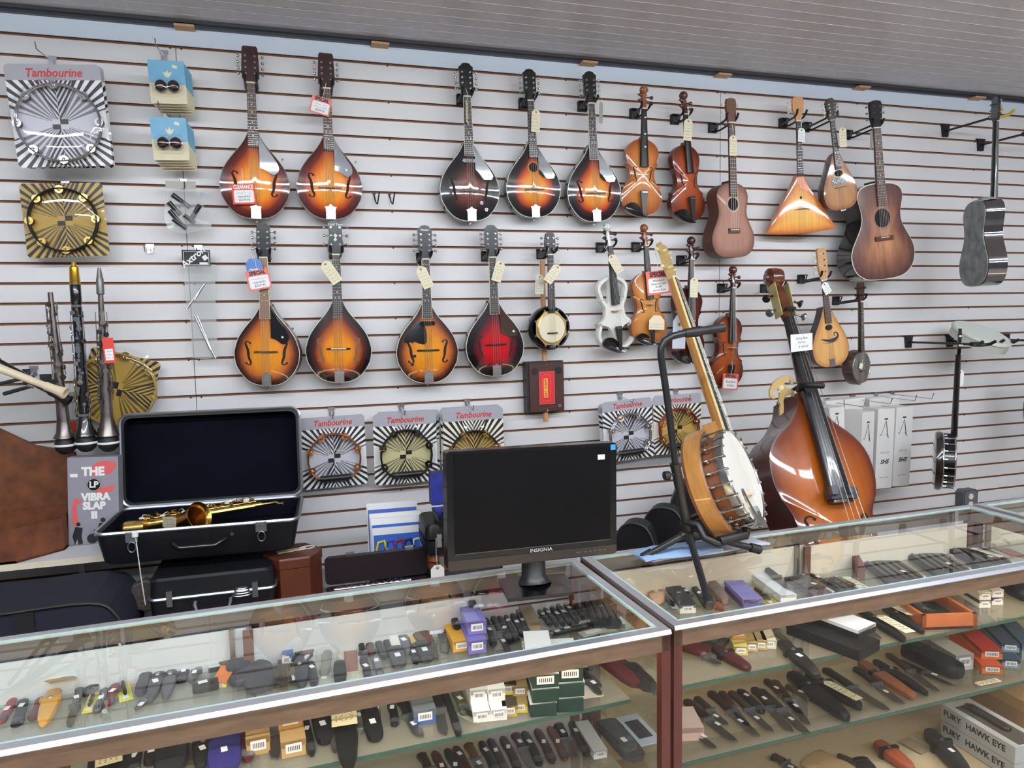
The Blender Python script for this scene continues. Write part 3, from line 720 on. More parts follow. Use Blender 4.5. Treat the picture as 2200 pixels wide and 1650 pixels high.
# white electric violin
def evio():
    i = hang('electric_violin', 'white electric violin with open frame body and black fingerboard', 'violin', (1303, 482), (1330, 752), -.10, .034, .59, 6, 'violins hung on the slatwall'); t = i.o
    WG = mat('white gloss lacquer', (232, 232, 224), .15, coat=1)
    pts = outline(([(0, 0), (.001, .02), (.006, .045), (.020, .074), (.045, .098), (.075, .106), (.100, .102), (.118, .094), (.136, .100)]), [(.136, .100), (.142, .080), (.160, .060), (.185, .051), (.210, .055), (.230, .066), (.240, .074)], [(.240, .074), (.252, .074), (.270, .080), (.290, .084), (.312, .080), (.332, .064), (.346, .040), (.352, .022), (.355, .010)], [(.355, .010), (.3555, 0)], k=3)
    n = len(pts); vs = []; fs = []; cx, cz = 0, .185
    nrm = []
    for j in range(n):
        a = Vector(pts[j-1]); b = Vector(pts[(j+1) % n]); tt = (b-a).normalized(); nrm.append(Vector((-tt.y, tt.x)))
    for off, w_ in ((0, .004), (0, .026), (.003, .034), (.017, .034), (.020, .026), (.020, .004), (.014, 0), (.004, 0)):
        for j in range(n):
            u, v = pts[j]; o_ = nrm[j]*off; vs.append((u+o_.x, -w_, v+o_.y))
    m_ = 8
    fs = [(r_*n+j, r_*n+(j+1) % n, ((r_+1) % m_)*n+(j+1) % n, ((r_+1) % m_)*n+j) for r_ in range(m_) for j in range(n)]
    mb = MB(); mb.add(vs, fs)
    pl = cat([(-.018, .345), (-.016, .300), (-.022, .262), (-.030, .235), (-.048, .215), (-.052, .185), (-.060, .155), (-.086, .132), (-.060, .122), (-.035, .108), (-.022, .080), (-.014, .04), (-.012, .004)], 2)
    pl = pl+[(-u, v) for u, v in pl[::-1]]
    mb.prism(pl, .006, .033); mb.build('body', WG, t, smooth=45)
    neck(t, .345, .485, .024, .030, .044, WG, .016)
    q = MB(); q.prism([(-.021, .215), (.021, .215), (.012, .487), (-.012, .487)], .042, .052); q.build('fingerboard', EBONY, t)
    scroll(i, .488, 1.0, .046, WG, EBONY)
    q = MB(); q.prism([(-.022, .186), (.022, .186), (.022, .190), (-.022, .190)], .033, .062); q.build('bridge', mat('maple bridge', (214, 172, 118), .5), t)
    q = MB(); q.prism([(-.006, -.002), (-.010, .04), (-.018, .105), (-.016, .114), (.016, .114), (.018, .105), (.010, .04), (.006, -.002)], .048, .055); q.build('tailpiece', EBONY, t)
    for k in range(4): q = MB(); u = -.0105+k*.007; q.cyl((u, -.055, .104), (u, -.063, .104), .0028, n=8); q.build('fine_tuner', CHROME, t)
    q = MB(); pl = cat([(.02, .0), (0, .022), (-.02, .05), (-.045, .066), (-.075, .064), (-.092, .045), (-.085, .022), (-.05, .002), (-.01, -.014), (.03, -.012), (.045, .004), (.02, 0)], 3)[:-1]
    n = len(pl); vs = []
    for sc_, w_ in ((.97, .036), (1, .048), (.96, .056), (.7, .052), (.3, .048)): vs += [(-.03+(u+.03)*sc_, -w_, .028+(v-.028)*sc_) for u, v in pl]
    q.add(vs, [(r_*n+j, r_*n+(j+1) % n, (r_+1)*n+(j+1) % n, (r_+1)*n+j) for r_ in range(4) for j in range(n)]+[tuple(range(n)), tuple(4*n+j for j in range(n-1, -1, -1))]); q.build('chin_rest', BLACK, t, smooth=50)
    strings(t, [-.008, -.0027, .0027, .008], [-.0105, -.0035, .0035, .0105], .488, .108, .054, .056, bridge=(.188, .063), m_=mat('dull white string', (190, 190, 185), .5))
    wall_hook(i.at(0, .045, .492), 'black hook holding the white electric violin', depth=.10)
evio()
# ---------------------------------------------------------------- guitar family
def guitar(label, Tp, Bp, segs, L_, nut, top, side, yf, wf, cen, yaw=0, hole=None, bridge=None, fb=None, fbv=.3, fbw=(.036, .048), head=None, headm=None, dots=(3, 5, 7, 10, 12), sc_=None, st=4, bind=None, name='guitar', cat_='guitar', arch=.003, tun=((.04, .07, .1), .045), frets=18, hook=True, group=None, tunm=None, rose=None, pinb=True, headw=None, back=.012, tunpost=True, lean=0, hk=None, flare=1):
    i = hang(name, label, cat_, Tp, Bp, yf, wf, L_, yaw, group, lean=lean); t = i.o
    mb = MB(); pts = outline(*segs, k=3); P = body(mb, pts, 0, wf, arch, cen, 0, 1, back=back, rim=.0025, mrim=2, e=.8, flare=flare); mb.build('body', [top, side, bind or side], t, smooth=38)
    bl = segs[-1][-1][0]
    if head:
        q = MB(); q.prism([(u, nut+v) for u, v in head], wf-.004, wf+.010); q.build('headstock', headm or side, t)
    neck(t, bl-.01, nut, fbw[0], fbw[1]*.95, wf+.006, headw or side, .016, heel=wf*.25)
    fretboard(t, fbv, nut-.003, fbw[0], fbw[1], wf+.003, wf+.011, fb or ROSE, frets, dots, scale=sc_ or (nut-(bridge or .1)), dotm=PEARL)
    if hole:
        q = MB(); hv, hr, hs = hole; N = 28
        ribbon(q, [((hr*1.16)*math.cos(a*2*math.pi/N), hv+hr*1.16*hs*math.sin(a*2*math.pi/N), hr*.2) for a in range(N+1)], P, 0, .0006)
        patch(q, [(hr*math.cos(a*2*math.pi/N), hv+hr*hs*math.sin(a*2*math.pi/N)) for a in range(N)], P, 1, .0010)
        q.build('sound_hole', [rose or mat('pale rosette', (206, 190, 165), .5), mat('sound hole dark', (26, 18, 16), .9)], t)
    if bridge and pinb:
        q = MB(); z = P.h(0, bridge); q.box((0, -z-.004, bridge), (.11*(.6 if L_ < .8 else 1), .009, .022), 0); q.box((0, -z-.0095, bridge+.004), (.048, .004, .003), 1); q.build('bridge', [mat('bridge rosewood', (92, 52, 36), .4), IVORY], t)
    if st:
        k = [(-1+2*j/(st-1)) for j in range(st)]; z = P.h(0, bridge)
        strings(t, [x*fbw[0]*.42 for x in k], [x*.026*(.8 if st < 6 else 1) for x in k], nut, bridge+.004, wf+.0125, z+.012, r=.0005)
    for v in tun[0]:
        for s_ in (-1, 1): tuner(t, s_*(tun[1]-.026), nut+v, wf+.010, s_*tun[1], m_=tunm, post=tunpost)
    if hook: wall_hook(i.at(0, wf*.9, nut+.012), hk or ('black hook holding the '+label[:48].split(',')[0]), depth=max(.08, -yf-.01), spread=.026, up=.03)
    i.P = P; return i
UKE = ([(0, 0), (.001, .04), (.008, .078), (.03, .110), (.06, .124), (.09, .127), (.125, .118), (.16, .100), (.195, .086), (.215, .083), (.24, .086), (.27, .092), (.295, .092), (.318, .082), (.335, .062), (.345, .038), (.35, .018)], [(.35, .018), (.351, 0)])
UM = burst('matt mahogany top', [(0, (184, 142, 126)), (.8, (174, 132, 116)), (1, (136, 96, 84))], .55, coat=.1)
US = mat('matt mahogany side', (92, 62, 54), .5, noise=.15, nscale=6, stretch=(10, 10, 2))
guitar('matt brown mahogany baritone ukulele with round sound hole', (1568, 212), (1577, 553), UKE, .735, .625, UM, US, -.155, .075, (0, .17), yaw=7, hole=(.250, .030, 1), bridge=.125, fb=ROSE, fbv=.285, head=[(-.017, 0), (-.026, .030), (-.029, .085), (-.024, .106), (-.01, .110), (.01, .110), (.024, .106), (.029, .085), (.026, .030), (.017, 0)], headm=mat('brown headstock', (112, 78, 64), .5), tun=((.045, .08), .042), tunm=IVORY, name='ukulele', cat_='ukulele', fbw=(.034, .042), st=4, headw=US, dots=(), tunpost=False, rose=mat('dull rosette', (178, 168, 150), .5))
GSEG = ([(0, 0), (.001, .05), (.010, .115), (.04, .165), (.08, .189), (.125, .197), (.17, .187), (.22, .158), (.265, .132), (.30, .121), (.335, .121), (.37, .129), (.405, .138), (.435, .136), (.458, .118), (.472, .085), (.478, .045), (.48, .022)], [(.48, .022), (.481, 0)])
GB = burst('worn brown sunburst', [(0, (206, 150, 108)), (.35, (184, 128, 92)), (.7, (136, 88, 72)), (1, (92, 64, 60))], .38, coat=1, grain=.3, gs=(25, 25, 5), cr_=.3)
GBK = mat('black lacquered side', (22, 20, 22), .2, coat=1)
guitar('small worn brown sunburst acoustic guitar with black sides', (1878, 217), (1902, 600), GSEG, .874, .745, GB, GBK, -.20, .105, (0, .19), yaw=0, hole=(.305, .047, 1), bridge=.205, fb=ROSE, fbv=.365, fbw=(.043, .054), head=[(-.021, 0), (-.032, .035), (-.036, .11), (-.030, .125), (-.01, .130), (.01, .130), (.030, .125), (.036, .11), (.032, .035), (.021, 0)], headm=BLKM, tun=((.04, .07, .1), .046), st=6, bind=BIND, headw=GBK, arch=.006, rose=mat('brown rosette', (150, 112, 96), .4), tunm=STEEL, frets=20)
# balalaika
def balalaika():
    i = hang('balalaika', 'triangular orange balalaika with dark neck', 'balalaika', (1712, 210), (1723, 495), -.12, .05, .672, -11); t = i.o
    BT = burst('orange spruce', [(0, (255, 200, 104)), (.5, (252, 188, 90)), (.8, (244, 162, 72)), (1, (200, 110, 52))], .3, grain=.15, gs=(40, 40, 1))
    BS = mat('maple side', (186, 122, 62), .35, coat=.6)
    pts = [(-.190, 0), (-.186, -.004), (-.10, -.012), (0, -.015), (.10, -.012), (.186, -.004), (.190, 0), (.145, .072), (.098, .145), (.055, .210), (.025, .262), (.016, .284), (0, .287), (-.016, .284), (-.025, .262), (-.055, .210), (-.098, .145), (-.145, .072)]
    mb = MB(); P = body(mb, pts, .01, .05, .002, (0, .085), 0, 1, back=.03, e=.6); mb.build('body', [BT, BS], t, smooth=25)
    q = MB(); q.prism([(-.018, .240), (0, .215), (.05, .19), (.066, .170), (.028, .245), (.015, .281), (-.015, .281)], .0523, .0530); q.build('guard', mat('orange stain', (226, 120, 56), .25, coat=1), t)
    q = MB(); patch(q, [(.006*math.cos(a*.5236), .168+.008*math.sin(a*.5236)) for a in range(12)], P, 0, .0012); q.build('sound_hole', mat('sound hole dark', (26, 18, 16), .9), t)
    q = MB(); z = P.h(0, .108); q.prism([(-.045, .106), (-.02, .108), (.02, .108), (.045, .106), (.02, .112), (-.02, .112)], z, z+.010); q.build('bridge', mat('bridge rosewood', (92, 52, 36), .4), t)
    neck(t, .275, .552, .022, .030, .055, BLKM, .016)
    fretboard(t, .285, .552, .022, .032, .050, .060, DKFB, 16, (2, 5, 7, 10), scale=.44, dotm=PEARL)
    q = MB(); q.prism([(-.014, .555), (-.016, .575), (-.028, .605), (-.030, .655), (-.024, .672), (.024, .672), (.030, .655), (.028, .605), (.016, .575), (.014, .555)], .045, .060); q.build('headstock', mat('maple headstock', (206, 146, 88), .4, coat=.4), t)
    for v in (.600, .625, .648): tuner(t, -.006, v, .060, -.044, m_=IVORY, post=False)
    for u, v in ((-.01, .648), (.004, .630), (.012, .600)): q = MB(); q.disc((u, v), .003, .060, 10, t=.002); q.build('tuner_post', STEEL, t)
    strings(t, [-.007, 0, .007], [-.013, 0, .013], .553, .004, .061, .056, bridge=(.109, z+.010))
    wall_hook(i.at(0, .04, .575), 'black hook holding the triangular balalaika', depth=.12, spread=.024, up=.03)
balalaika()
# bowl back mandolin
def bowl():
    i = hang('bowlback_mandolin', 'bowl back mandolin with dark inlaid guard and oval hole', 'mandolin', (1781, 212), (1811, 451), -.19, .05, .575, -6); t = i.o
    pts = outline([(0, 0), (.001, .028), (.010, .062), (.035, .088), (.07, .099), (.105, .099), (.14, .090), (.18, .072), (.22, .052), (.26, .034), (.30, .018)], [(.30, .018), (.301, 0)], k=3)
    T_ = burst('spruce top', [(0, (200, 150, 106)), (.8, (190, 136, 92)), (1, (150, 100, 66))], .3, grain=.2, gs=(50, 50, 2)); Bk = mat('rosewood ribs', (64, 40, 34), .3, coat=.5, noise=.3, nscale=4, stretch=(20, 1, 1))
    mb = MB(); n = len(pts); P = body(mb, pts, .045, .05, .002, (0, .10), 0, 1, rim=.002, mrim=2)
    vs = []; 
    K = 7
    for k in range(K+1):
        a = math.pi/2*k/K; s_ = math.cos(a); d = .05-.135*math.sin(a)
        vs += [(u*s_, -d, .11+(v-.11)*(s_*.95+.05)) for u, v in pts]
    fs = [(k*n+(j+1) % n, k*n+j, (k+1)*n+j, (k+1)*n+(j+1) % n) for k in range(K) for j in range(n)]
    mb.add(vs, fs, 1); mb.build('body', [T_, Bk, mat('tortoise binding', (60, 40, 34), .3)], t, smooth=40)
    q = MB(); patch(q, [(.024*math.cos(a*.2618), .192+.017*math.sin(a*.2618)) for a in range(24)], P, 1, .0012); ribbon(q, [(.028*math.cos(a*.2618), .192+.021*math.sin(a*.2618), .005) for a in range(25)], P, 0); q.build('sound_hole', [mat('inlay ring', (206, 196, 170), .4), mat('sound hole dark', (26, 18, 16), .9)], t)
    q = MB(); patch(q, cat([(-.028, .178), (-.052, .150), (-.048, .132), (-.02, .138), (0, .130), (.02, .138), (.050, .134), (.054, .150), (.030, .178), (.0, .170), (-.028, .178)], 3)[:-1], P, 0, .0008); q.build('guard', mat('dark tortoise', (40, 32, 34), .2, coat=1), t)
    q = MB()
    for a in range(9):
        x = -.038+a*.0095; z_ = .150+.006*math.cos(a*1.9); patch(q, [(x+.0042*math.cos(b*1.05), z_+.0055*math.sin(b*1.05)) for b in range(6)], P, 0, .0018)
    q.build('pearl_inlay', PEARL, t)
    q = MB(); z = P.h(0, .118); q.box((0, -z-.003, .118), (.066, .006, .004)); q.build('bridge', EBONY, t)
    neck(t, .29, .463, .024, .030, .055, Bk, .015)
    fretboard(t, .212, .463, .026, .034, .050, .058, DKFB, 20, (5, 7, 10, 12), scale=.34, dotm=PEARL)
    q = MB(); q.prism(cat([(-.014, .465), (-.024, .482), (-.026, .52), (-.030, .552), (-.020, .566), (-.010, .575), (.010, .575), (.020, .566), (.030, .552), (.026, .52), (.024, .482), (.014, .465)], 2), .046, .060); q.build('headstock', mat('carved dark head', (50, 34, 30), .35, coat=.5), t)
    for v in (.490, .508, .526, .544):
        for s_ in (-1, 1): tuner(t, s_*.014, v, .060, s_*.036, m_=IVORY if s_ < 0 else STEEL)
    strings(t, [-.009, -.003, .003, .009], [-.014, -.005, .005, .014], .465, .004, .0595, .054, bridge=(.118, z+.007))
    q = MB(); q.box((0, -.045, -.002), (.03, .02, .006)); q.build('tailpiece', STEEL, t)
    wall_hook(i.at(0, .04, .478), 'black hook holding the bowl back mandolin', depth=.17, spread=.024, up=.03)
bowl()
# flat natural mandolin with wave decoration
def flat():
    i = hang('flat_mandolin', 'pale teardrop mandolin with a black wave drawing', 'mandolin', (1762, 533), (1789, 788), -.17, .06, .61, -8); t = i.o
    pts = outline([(0, 0), (.001, .025), (.010, .058), (.035, .086), (.07, .099), (.105, .101), (.14, .094), (.18, .078), (.22, .058), (.26, .038), (.295, .024), (.315, .018)], [(.315, .018), (.316, 0)], k=3)
    mb = MB(); P = body(mb, pts, 0, .06, .002, (0, .10), 0, 1, back=.01, rim=.002, mrim=1, flare=.96)
    mb.build('body', [burst('pale spruce top', [(0, (232, 182, 118)), (.8, (226, 172, 106)), (1, (196, 140, 84))], .35, grain=.1, gs=(50, 50, 2)), mat('dark bowl side', (44, 38, 40), .4)], t, smooth=38)
    q = MB(); patch(q, [(.020*math.cos(a*.2618), .205+.015*math.sin(a*.2618)) for a in range(24)], P, 0, .0012); q.build('sound_hole', mat('sound hole dark', (26, 18, 16), .9), t)
    q = MB(); ribbon(q, cat([(-.050, .150, .003), (-.035, .146, .008), (-.01, .138, .014), (.02, .138, .018), (.038, .146, .014), (.046, .158, .010), (.040, .172, .007), (.028, .174, .006), (.024, .164, .004), (.030, .158, .003)], 4), P, 0, .0010)
    ribbon(q, cat([(-.040, .128, .001), (-.01, .126, .003), (.03, .128, .002), (.05, .140, .001)], 4), P, 0, .0010); q.build('wave_drawing', INK, t)
    neck(t, .30, .445, .026, .032, .066, mat('maple headstock', (206, 146, 88), .4), .015)
    fretboard(t, .228, .445, .027, .035, .060, .068, ROSE, 17, (), scale=.35, dotm=PEARL)
    q = MB(); q.prism([(-.015, .45), (-.022, .475), (-.025, .53), (-.024, .60), (-.018, .61), (.018, .61), (.024, .60), (.025, .53), (.022, .475), (.015, .45)], .056, .070); q.build('headstock', mat('birch headstock', (192, 146, 100), .5), t)
    for v in (.49, .52, .55, .58):
        tuner(t, -.012, v, .070, -.036, m_=IVORY)
        for u in (-.009, .009): q = MB(); q.disc((u, v), .004, .070, 10, t=.001); q.build('peg_hole', BLKM, t)
    q = MB(); q.prism([(-.015, .0), (.015, 0), (.013, .03), (.018, .045), (.006, .038), (0, .046), (-.006, .038), (-.018, .045), (-.013, .03)], .062, .066); q.build('tailpiece', STEEL, t)
    strings(t, [-.009, -.003, .003, .009], [-.012, -.004, .004, .012], .447, .03, .0695, .066)
    wall_hook(i.at(0, .04, .462), 'black hook holding the pale teardrop mandolin', depth=.16, spread=.024, up=.03)
flat()
# old banjo ukulele, dark
def oldbanjo():
    i = hang('banjo_ukulele', 'old dark banjo ukulele with grey skin head', 'banjo', (1847, 606), (1851, 826), -.17, .05, .52, 18); t = i.o
    Wd = mat('old dark walnut', (70, 48, 40), .4, coat=.3, noise=.2, nscale=8); c0 = .088
    q = MB(); q.lathe([(0, -.015), (.070, -.015), (.088, .0), (.090, .012), (.086, .040), (.083, .048), (.079, .050)], (0, 0, c0), 'y', 40); q.build('pot', Wd, t, smooth=40)
    q = MB(); q.lathe([(.079, .050), (.076, .052), (.0, .052)], (0, 0, c0), 'y', 40); q.build('skin_head', mat('grimy skin', (104, 98, 94), .6, noise=.3, nscale=30), t, smooth=40)
    q = MB(); q.ring((0, -.051, c0), .079, .003); q.build('tension_hoop', STEEL, t, smooth=60)
    for k in range(10):
        a = R(36*k+10); q = MB(); x, z = .087*math.cos(a), c0+.087*math.sin(a); q.cyl((x, -.052, z), (x, -.02, z), .0022, n=6); q.build('bracket', STEEL, t)
    neck(t, .165, .42, .028, .036, .058, Wd, .018)
    fretboard(t, .170, .42, .027, .034, .052, .060, DKFB, 14, (5, 7, 10), scale=.34, dotm=PEARL)
    q = MB(); q.prism([(-.015, .42), (-.022, .45), (-.026, .50), (-.020, .518), (.020, .518), (.026, .50), (.022, .45), (.015, .42)], .046, .060); q.build('headstock', Wd, t)
    for v in (.455, .490):
        for s_ in (-1, 1): tuner(t, s_*.014, v, .060, s_*.036, m_=BLKM)
    q = MB(); q.box((0, -.058, .07), (.045, .006, .004)); q.build('bridge', EBONY, t)
    strings(t, [-.01, -.003, .003, .01], [-.012, -.004, .004, .012], .42, .01, .0615, .054, bridge=(.07, .061))
    wall_hook(i.at(0, .04, .432), 'black hook holding the old dark banjo ukulele', depth=.16, spread=.024, up=.03)
    price_tag((1850, 786), i.at(0, .06, .09).y-.012, 'small cream tag on the skin of the old dark banjo ukulele', (.022, .030), rot=20, rows=0, hole=False, strv=.02)
oldbanjo()
# banjolele with scalloped gold flange
def banjolele():
    i = hang('banjolele', 'small banjo with cream head inside a gold scalloped ring', 'banjo', (1181, 500), (1187, 752), -.12, .06, .53, 6); t = i.o
    Bk = mat('black resonator', (22, 20, 22), .2, coat=1); c0 = .1
    q = MB(); q.lathe([(0, -.01), (.07, -.01), (.098, 0), (.102, .02), (.100, .045), (.096, .05), (.090, .046)], (0, 0, c0), 'y', 48); q.build('resonator', Bk, t, smooth=40)
    q = MB(); N = 96; pl = []
    for a in range(N):
        th = 2*math.pi*a/N; r_ = .083-.009*abs(math.sin(4*th))**.7+.002; pl.append((r_*math.cos(th+.39), c0+r_*math.sin(th+.39)))
    q.prism(pl, .050, .054); q.build('flange', mat('pale gold plate', (222, 190, 128), .25, .7), t)
    q = MB(); q.lathe([(.070, .054), (.070, .060), (.066, .062), (.066, .060)], (0, 0, c0), 'y', 48); q.build('tension_hoop', mat('pale gold plate', (222, 190, 128), .25, .7), t, smooth=40)
    q = MB(); q.lathe([(.066, .060), (0, .060)], (0, 0, c0), 'y', 48); q.build('skin_head', mat('cream skin', (226, 216, 186), .5), t)
    for k in range(8):
        a = R(45*k+22.5); x, z = .086*math.cos(a), c0+.086*math.sin(a); q = MB(); q.cyl((x, -.046, z), (x, -.058, z), .005, n=10); q.build('bracket', CHROME, t, smooth=40)
    q = MB(); q.box((0, -.066, .078), (.05, .008, .005)); q.build('bridge', EBONY, t)
    neck(t, .17, .43, .028, .034, .062, Bk, .018)
    fretboard(t, .188, .43, .027, .034, .058, .066, DKFB, 15, (5, 7, 10), scale=.34, dotm=PEARL)
    q = MB(); q.prism([(-.015, .432), (-.024, .455), (-.026, .49), (-.020, .525), (-.014, .53), (.014, .53), (.020, .525), (.026, .49), (.024, .455), (.015, .432)], .050, .064); q.build('headstock', BLACK, t)
    for v in (.455, .480, .505):
        for s_ in (-1, 1): tuner(t, s_*.014, v, .064, s_*.036)
    strings(t, [-.01, -.0035, .0035, .01], [-.014, -.005, .005, .014], .43, .004, .0675, .062, bridge=(.078, .070))
    wall_hook(i.at(0, .045, .445), 'black hook holding the small banjo with gold ring', depth=.12)
banjolele()
price_tag((1188, 588), -.20, 'manila tag slanting over the neck of the small gold ringed banjo', (.042, .090), rot=38)
price_tag((1159, 611), -.16, 'greyish manila tag left of the small gold ringed banjo', (.040, .084), rot=2, card=mat('grey manila', (198, 196, 180), .8))
# cigar box guitar
def cigar():
    i = hang('cigar_box_guitar', 'dark brown cigar box guitar with red label, hanging below the small banjo', 'guitar', (1168, 545), (1176, 907), -.062, .05, .77, 1); t = i.o
    W_ = mat('dark cigar box wood', (66, 36, 32), .4, coat=.4, noise=.2, nscale=6, stretch=(4, 1, 20)); st_ = mat('birch stick', (196, 146, 100), .5)
    q = MB(); q.box((-.006, -.025, .165), (.180, .05, .235)); q.build('box', mat('black box side', (26, 22, 24), .4), t)
    q = MB(); q.box((0, -.052, .164), (.168, .004, .226)); q.build('front_panel', W_, t)
    q = MB(); q.cyl((0, -.03, .0), (0, -.03, .055), .012, n=14); q.cyl((0, -.03, .28), (0, -.03, .74), .012, n=14); q.build('stick', st_, t, smooth=40)
    for s_ in (-1, 1): q = MB(); q.disc((s_*.058, .238), .017, .0541, 20); q.build('sound_hole', mat('port dark', (38, 28, 24), .8), t)
    RD = mat('red label', (214, 40, 48), .4); q = MB(); q.box((.0, -.0545, .160), (.074, .002, .150)); q.build('label_plate', [RD], t)
    q = MB()
    for x, z, a, b in ((0, .2335, .072, .0016), (0, .0865, .072, .0016), (-.036, .16, .0016, .148), (.036, .16, .0016, .148), (-.022, .160, .001, .12), (.016, .160, .001, .12), (-.003, .22, .038, .001), (-.003, .10, .038, .001)): q.box((x, -.0558, z), (a, .0006, b))
    q.build('label_border', mat('pink line', (236, 130, 120), .5), t)
    q = MB(); q.box((-.006, -.0558, .160), (.020, .0008, .088)); q.build('label_strip', mat('orange strip', (238, 168, 74), .5), t)
    for k, ch in enumerate('PARIS 188'): text(ch, .012, (-.006, .0564, .196-k*.009), mat('brown letter', (120, 60, 30), .6), t, rot=90, bold=.0004)
    q = MB(); q.disc((.060, .075), .007, .054, 18, 0, t=.004); q.disc((.060, .075), .003, .058, 12, 1); q.build('jack_socket', [CHROME, BLKM], t)
    for z in (.268, .055): q = MB(); q.disc((0, z), .004, .054, 12, 0, t=.002); q.build('screw', CHROME, t)
cigar()
special_tag((1414, 607), -1.06, 'big pink SPECIAL tag tied to the large banjo head', 'SPECIAL', (.083, .076), rot=-6, lines=('Washburn', 'Banjo w/ case', '$1495', 'Special Deal'))
special_tag((1569, 820), -.13, 'pink SPECIAL tag at the foot of the orange brown violin', 'SPECIAL', (.088, .078), rot=5, lines=('Student', 'Violin'))
t_ = price_tag((1478, 279), -.135, 'manila tag over the neck of the red brown top row violin', (.044, .098), rot=3)
price_tag((1575, 313), -.185, 'manila tag on the neck of the matt brown ukulele', (.040, .092), rot=-1)
price_tag((1322, 567), -.13, 'manila tag slanting over the white electric violin neck', (.042, .092), rot=-33)
price_tag((1491, 618), -.135, 'manila tag over the neck of the half hidden dark violin', (.042, .092), rot=2)
price_tag((1722, 290), -.16, 'white tag on the neck of the triangular balalaika', (.040, .064), rot=0, card=WHITE, rows=3)
price_tag((1811, 295), -.22, 'manila tag on the neck of the bowl back mandolin', (.042, .092), rot=-4)
price_tag((1872, 300), -.16, 'thin white tag edge on left of the worn guitar neck', (.036, .092), yaw=68, card=WHITE, rows=0)
price_tag((1775, 619), -.20, 'white tag on the neck of the pale teardrop mandolin', (.040, .060), rot=-34, card=WHITE, rows=3)
price_tag((1411, 693), -.135, 'white and red card tucked behind the golden violin tailpiece', (.080, .066), rot=2, card=mat('cream card', (236, 222, 196), .7), rows=2, hole=False, strv=0)
# ---------------------------------------------------------------- carded tambourines
def pattern(name, inner, outer, rd):
    if name in _M: return _M[name]
    m = bpy.data.materials.new(name); m.use_nodes = True; nt = m.node_tree; b = nt.nodes['Principled BSDF']; L = nt.links
    tc = nt.nodes.new('ShaderNodeTexCoord'); sp = nt.nodes.new('ShaderNodeSeparateXYZ'); L.new(tc.outputs['Object'], sp.inputs[0])
    def M_(op, a, b_=None, c=None):
        n = nt.nodes.new('ShaderNodeMath'); n.operation = op
        for i, v in enumerate((a, b_, c)):
            if v is None: continue
            if isinstance(v, (int, float)): n.inputs[i].default_value = v
            else: L.new(v, n.inputs[i])
        return n.outputs[0]
    x, z = sp.outputs['X'], sp.outputs['Z']; a = M_('ARCTAN2', z, x)
    r = M_('SQRT', M_('ADD', M_('MULTIPLY', x, x), M_('MULTIPLY', z, z)))
    cor = M_('GREATER_THAN', M_('ABSOLUTE', M_('SINE', M_('MULTIPLY', a, 2))), .60)
    stripe = M_('GREATER_THAN', M_('SINE', M_('MULTIPLY', a, 44)), .05)
    thin = M_('GREATER_THAN', M_('SINE', M_('MULTIPLY', a, 36)), -.1)
    ins = M_('LESS_THAN', r, rd)
    vert = M_('GREATER_THAN', M_('ABSOLUTE', M_('SINE', a)), .90)
    side = M_('GREATER_THAN', M_('MULTIPLY', x, z), 0)
    zig = M_('GREATER_THAN', M_('SINE', M_('ADD', M_('MULTIPLY', M_('ABSOLUTE', z), 260), M_('MULTIPLY', M_('ABSOLUTE', x), -420))), .15)
    xor = M_('ABSOLUTE', M_('SUBTRACT', side, zig))
    chk = M_('MULTIPLY', M_('LESS_THAN', M_('ABSOLUTE', x), .026), M_('LESS_THAN', M_('ABSOLUTE', z), .018))
    blk_in = M_('MAXIMUM', M_('MULTIPLY', M_('MULTIPLY', cor, thin), .72), M_('MULTIPLY', vert, xor))
    blk_in = M_('MAXIMUM', M_('MULTIPLY', blk_in, M_('SUBTRACT', 1, chk)), M_('MULTIPLY', chk, side))
    blk_out = M_('MAXIMUM', M_('MULTIPLY', cor, stripe), M_('MULTIPLY', vert, xor))
    def mix(f, A, B):
        n = nt.nodes.new('ShaderNodeMix'); n.data_type = 'RGBA'; L.new(f, n.inputs[0])
        for i, v in ((6, A), (7, B)):
            if isinstance(v, tuple): n.inputs[i].default_value = v
            else: L.new(v, n.inputs[i])
        return n.outputs[2]
    K = (.012, .011, .012, 1)
    col = mix(ins, mix(blk_out, S(outer), K), mix(blk_in, S(inner), K)); L.new(col, b.inputs['Base Color']); b.inputs['Roughness'].default_value = .4
    _M[name] = m; return m
GREYC = mat('grey header card', (168, 168, 176), .5); TRED = mat('tambourine red', (196, 52, 52), .5)
PACKS = {'silver': ((206, 206, 216), (236, 236, 238)), 'champ': ((208, 200, 150), (236, 236, 230)), 'gold': ((196, 164, 84), (236, 232, 214)), 'allgold': ((186, 152, 66), (190, 158, 78))}
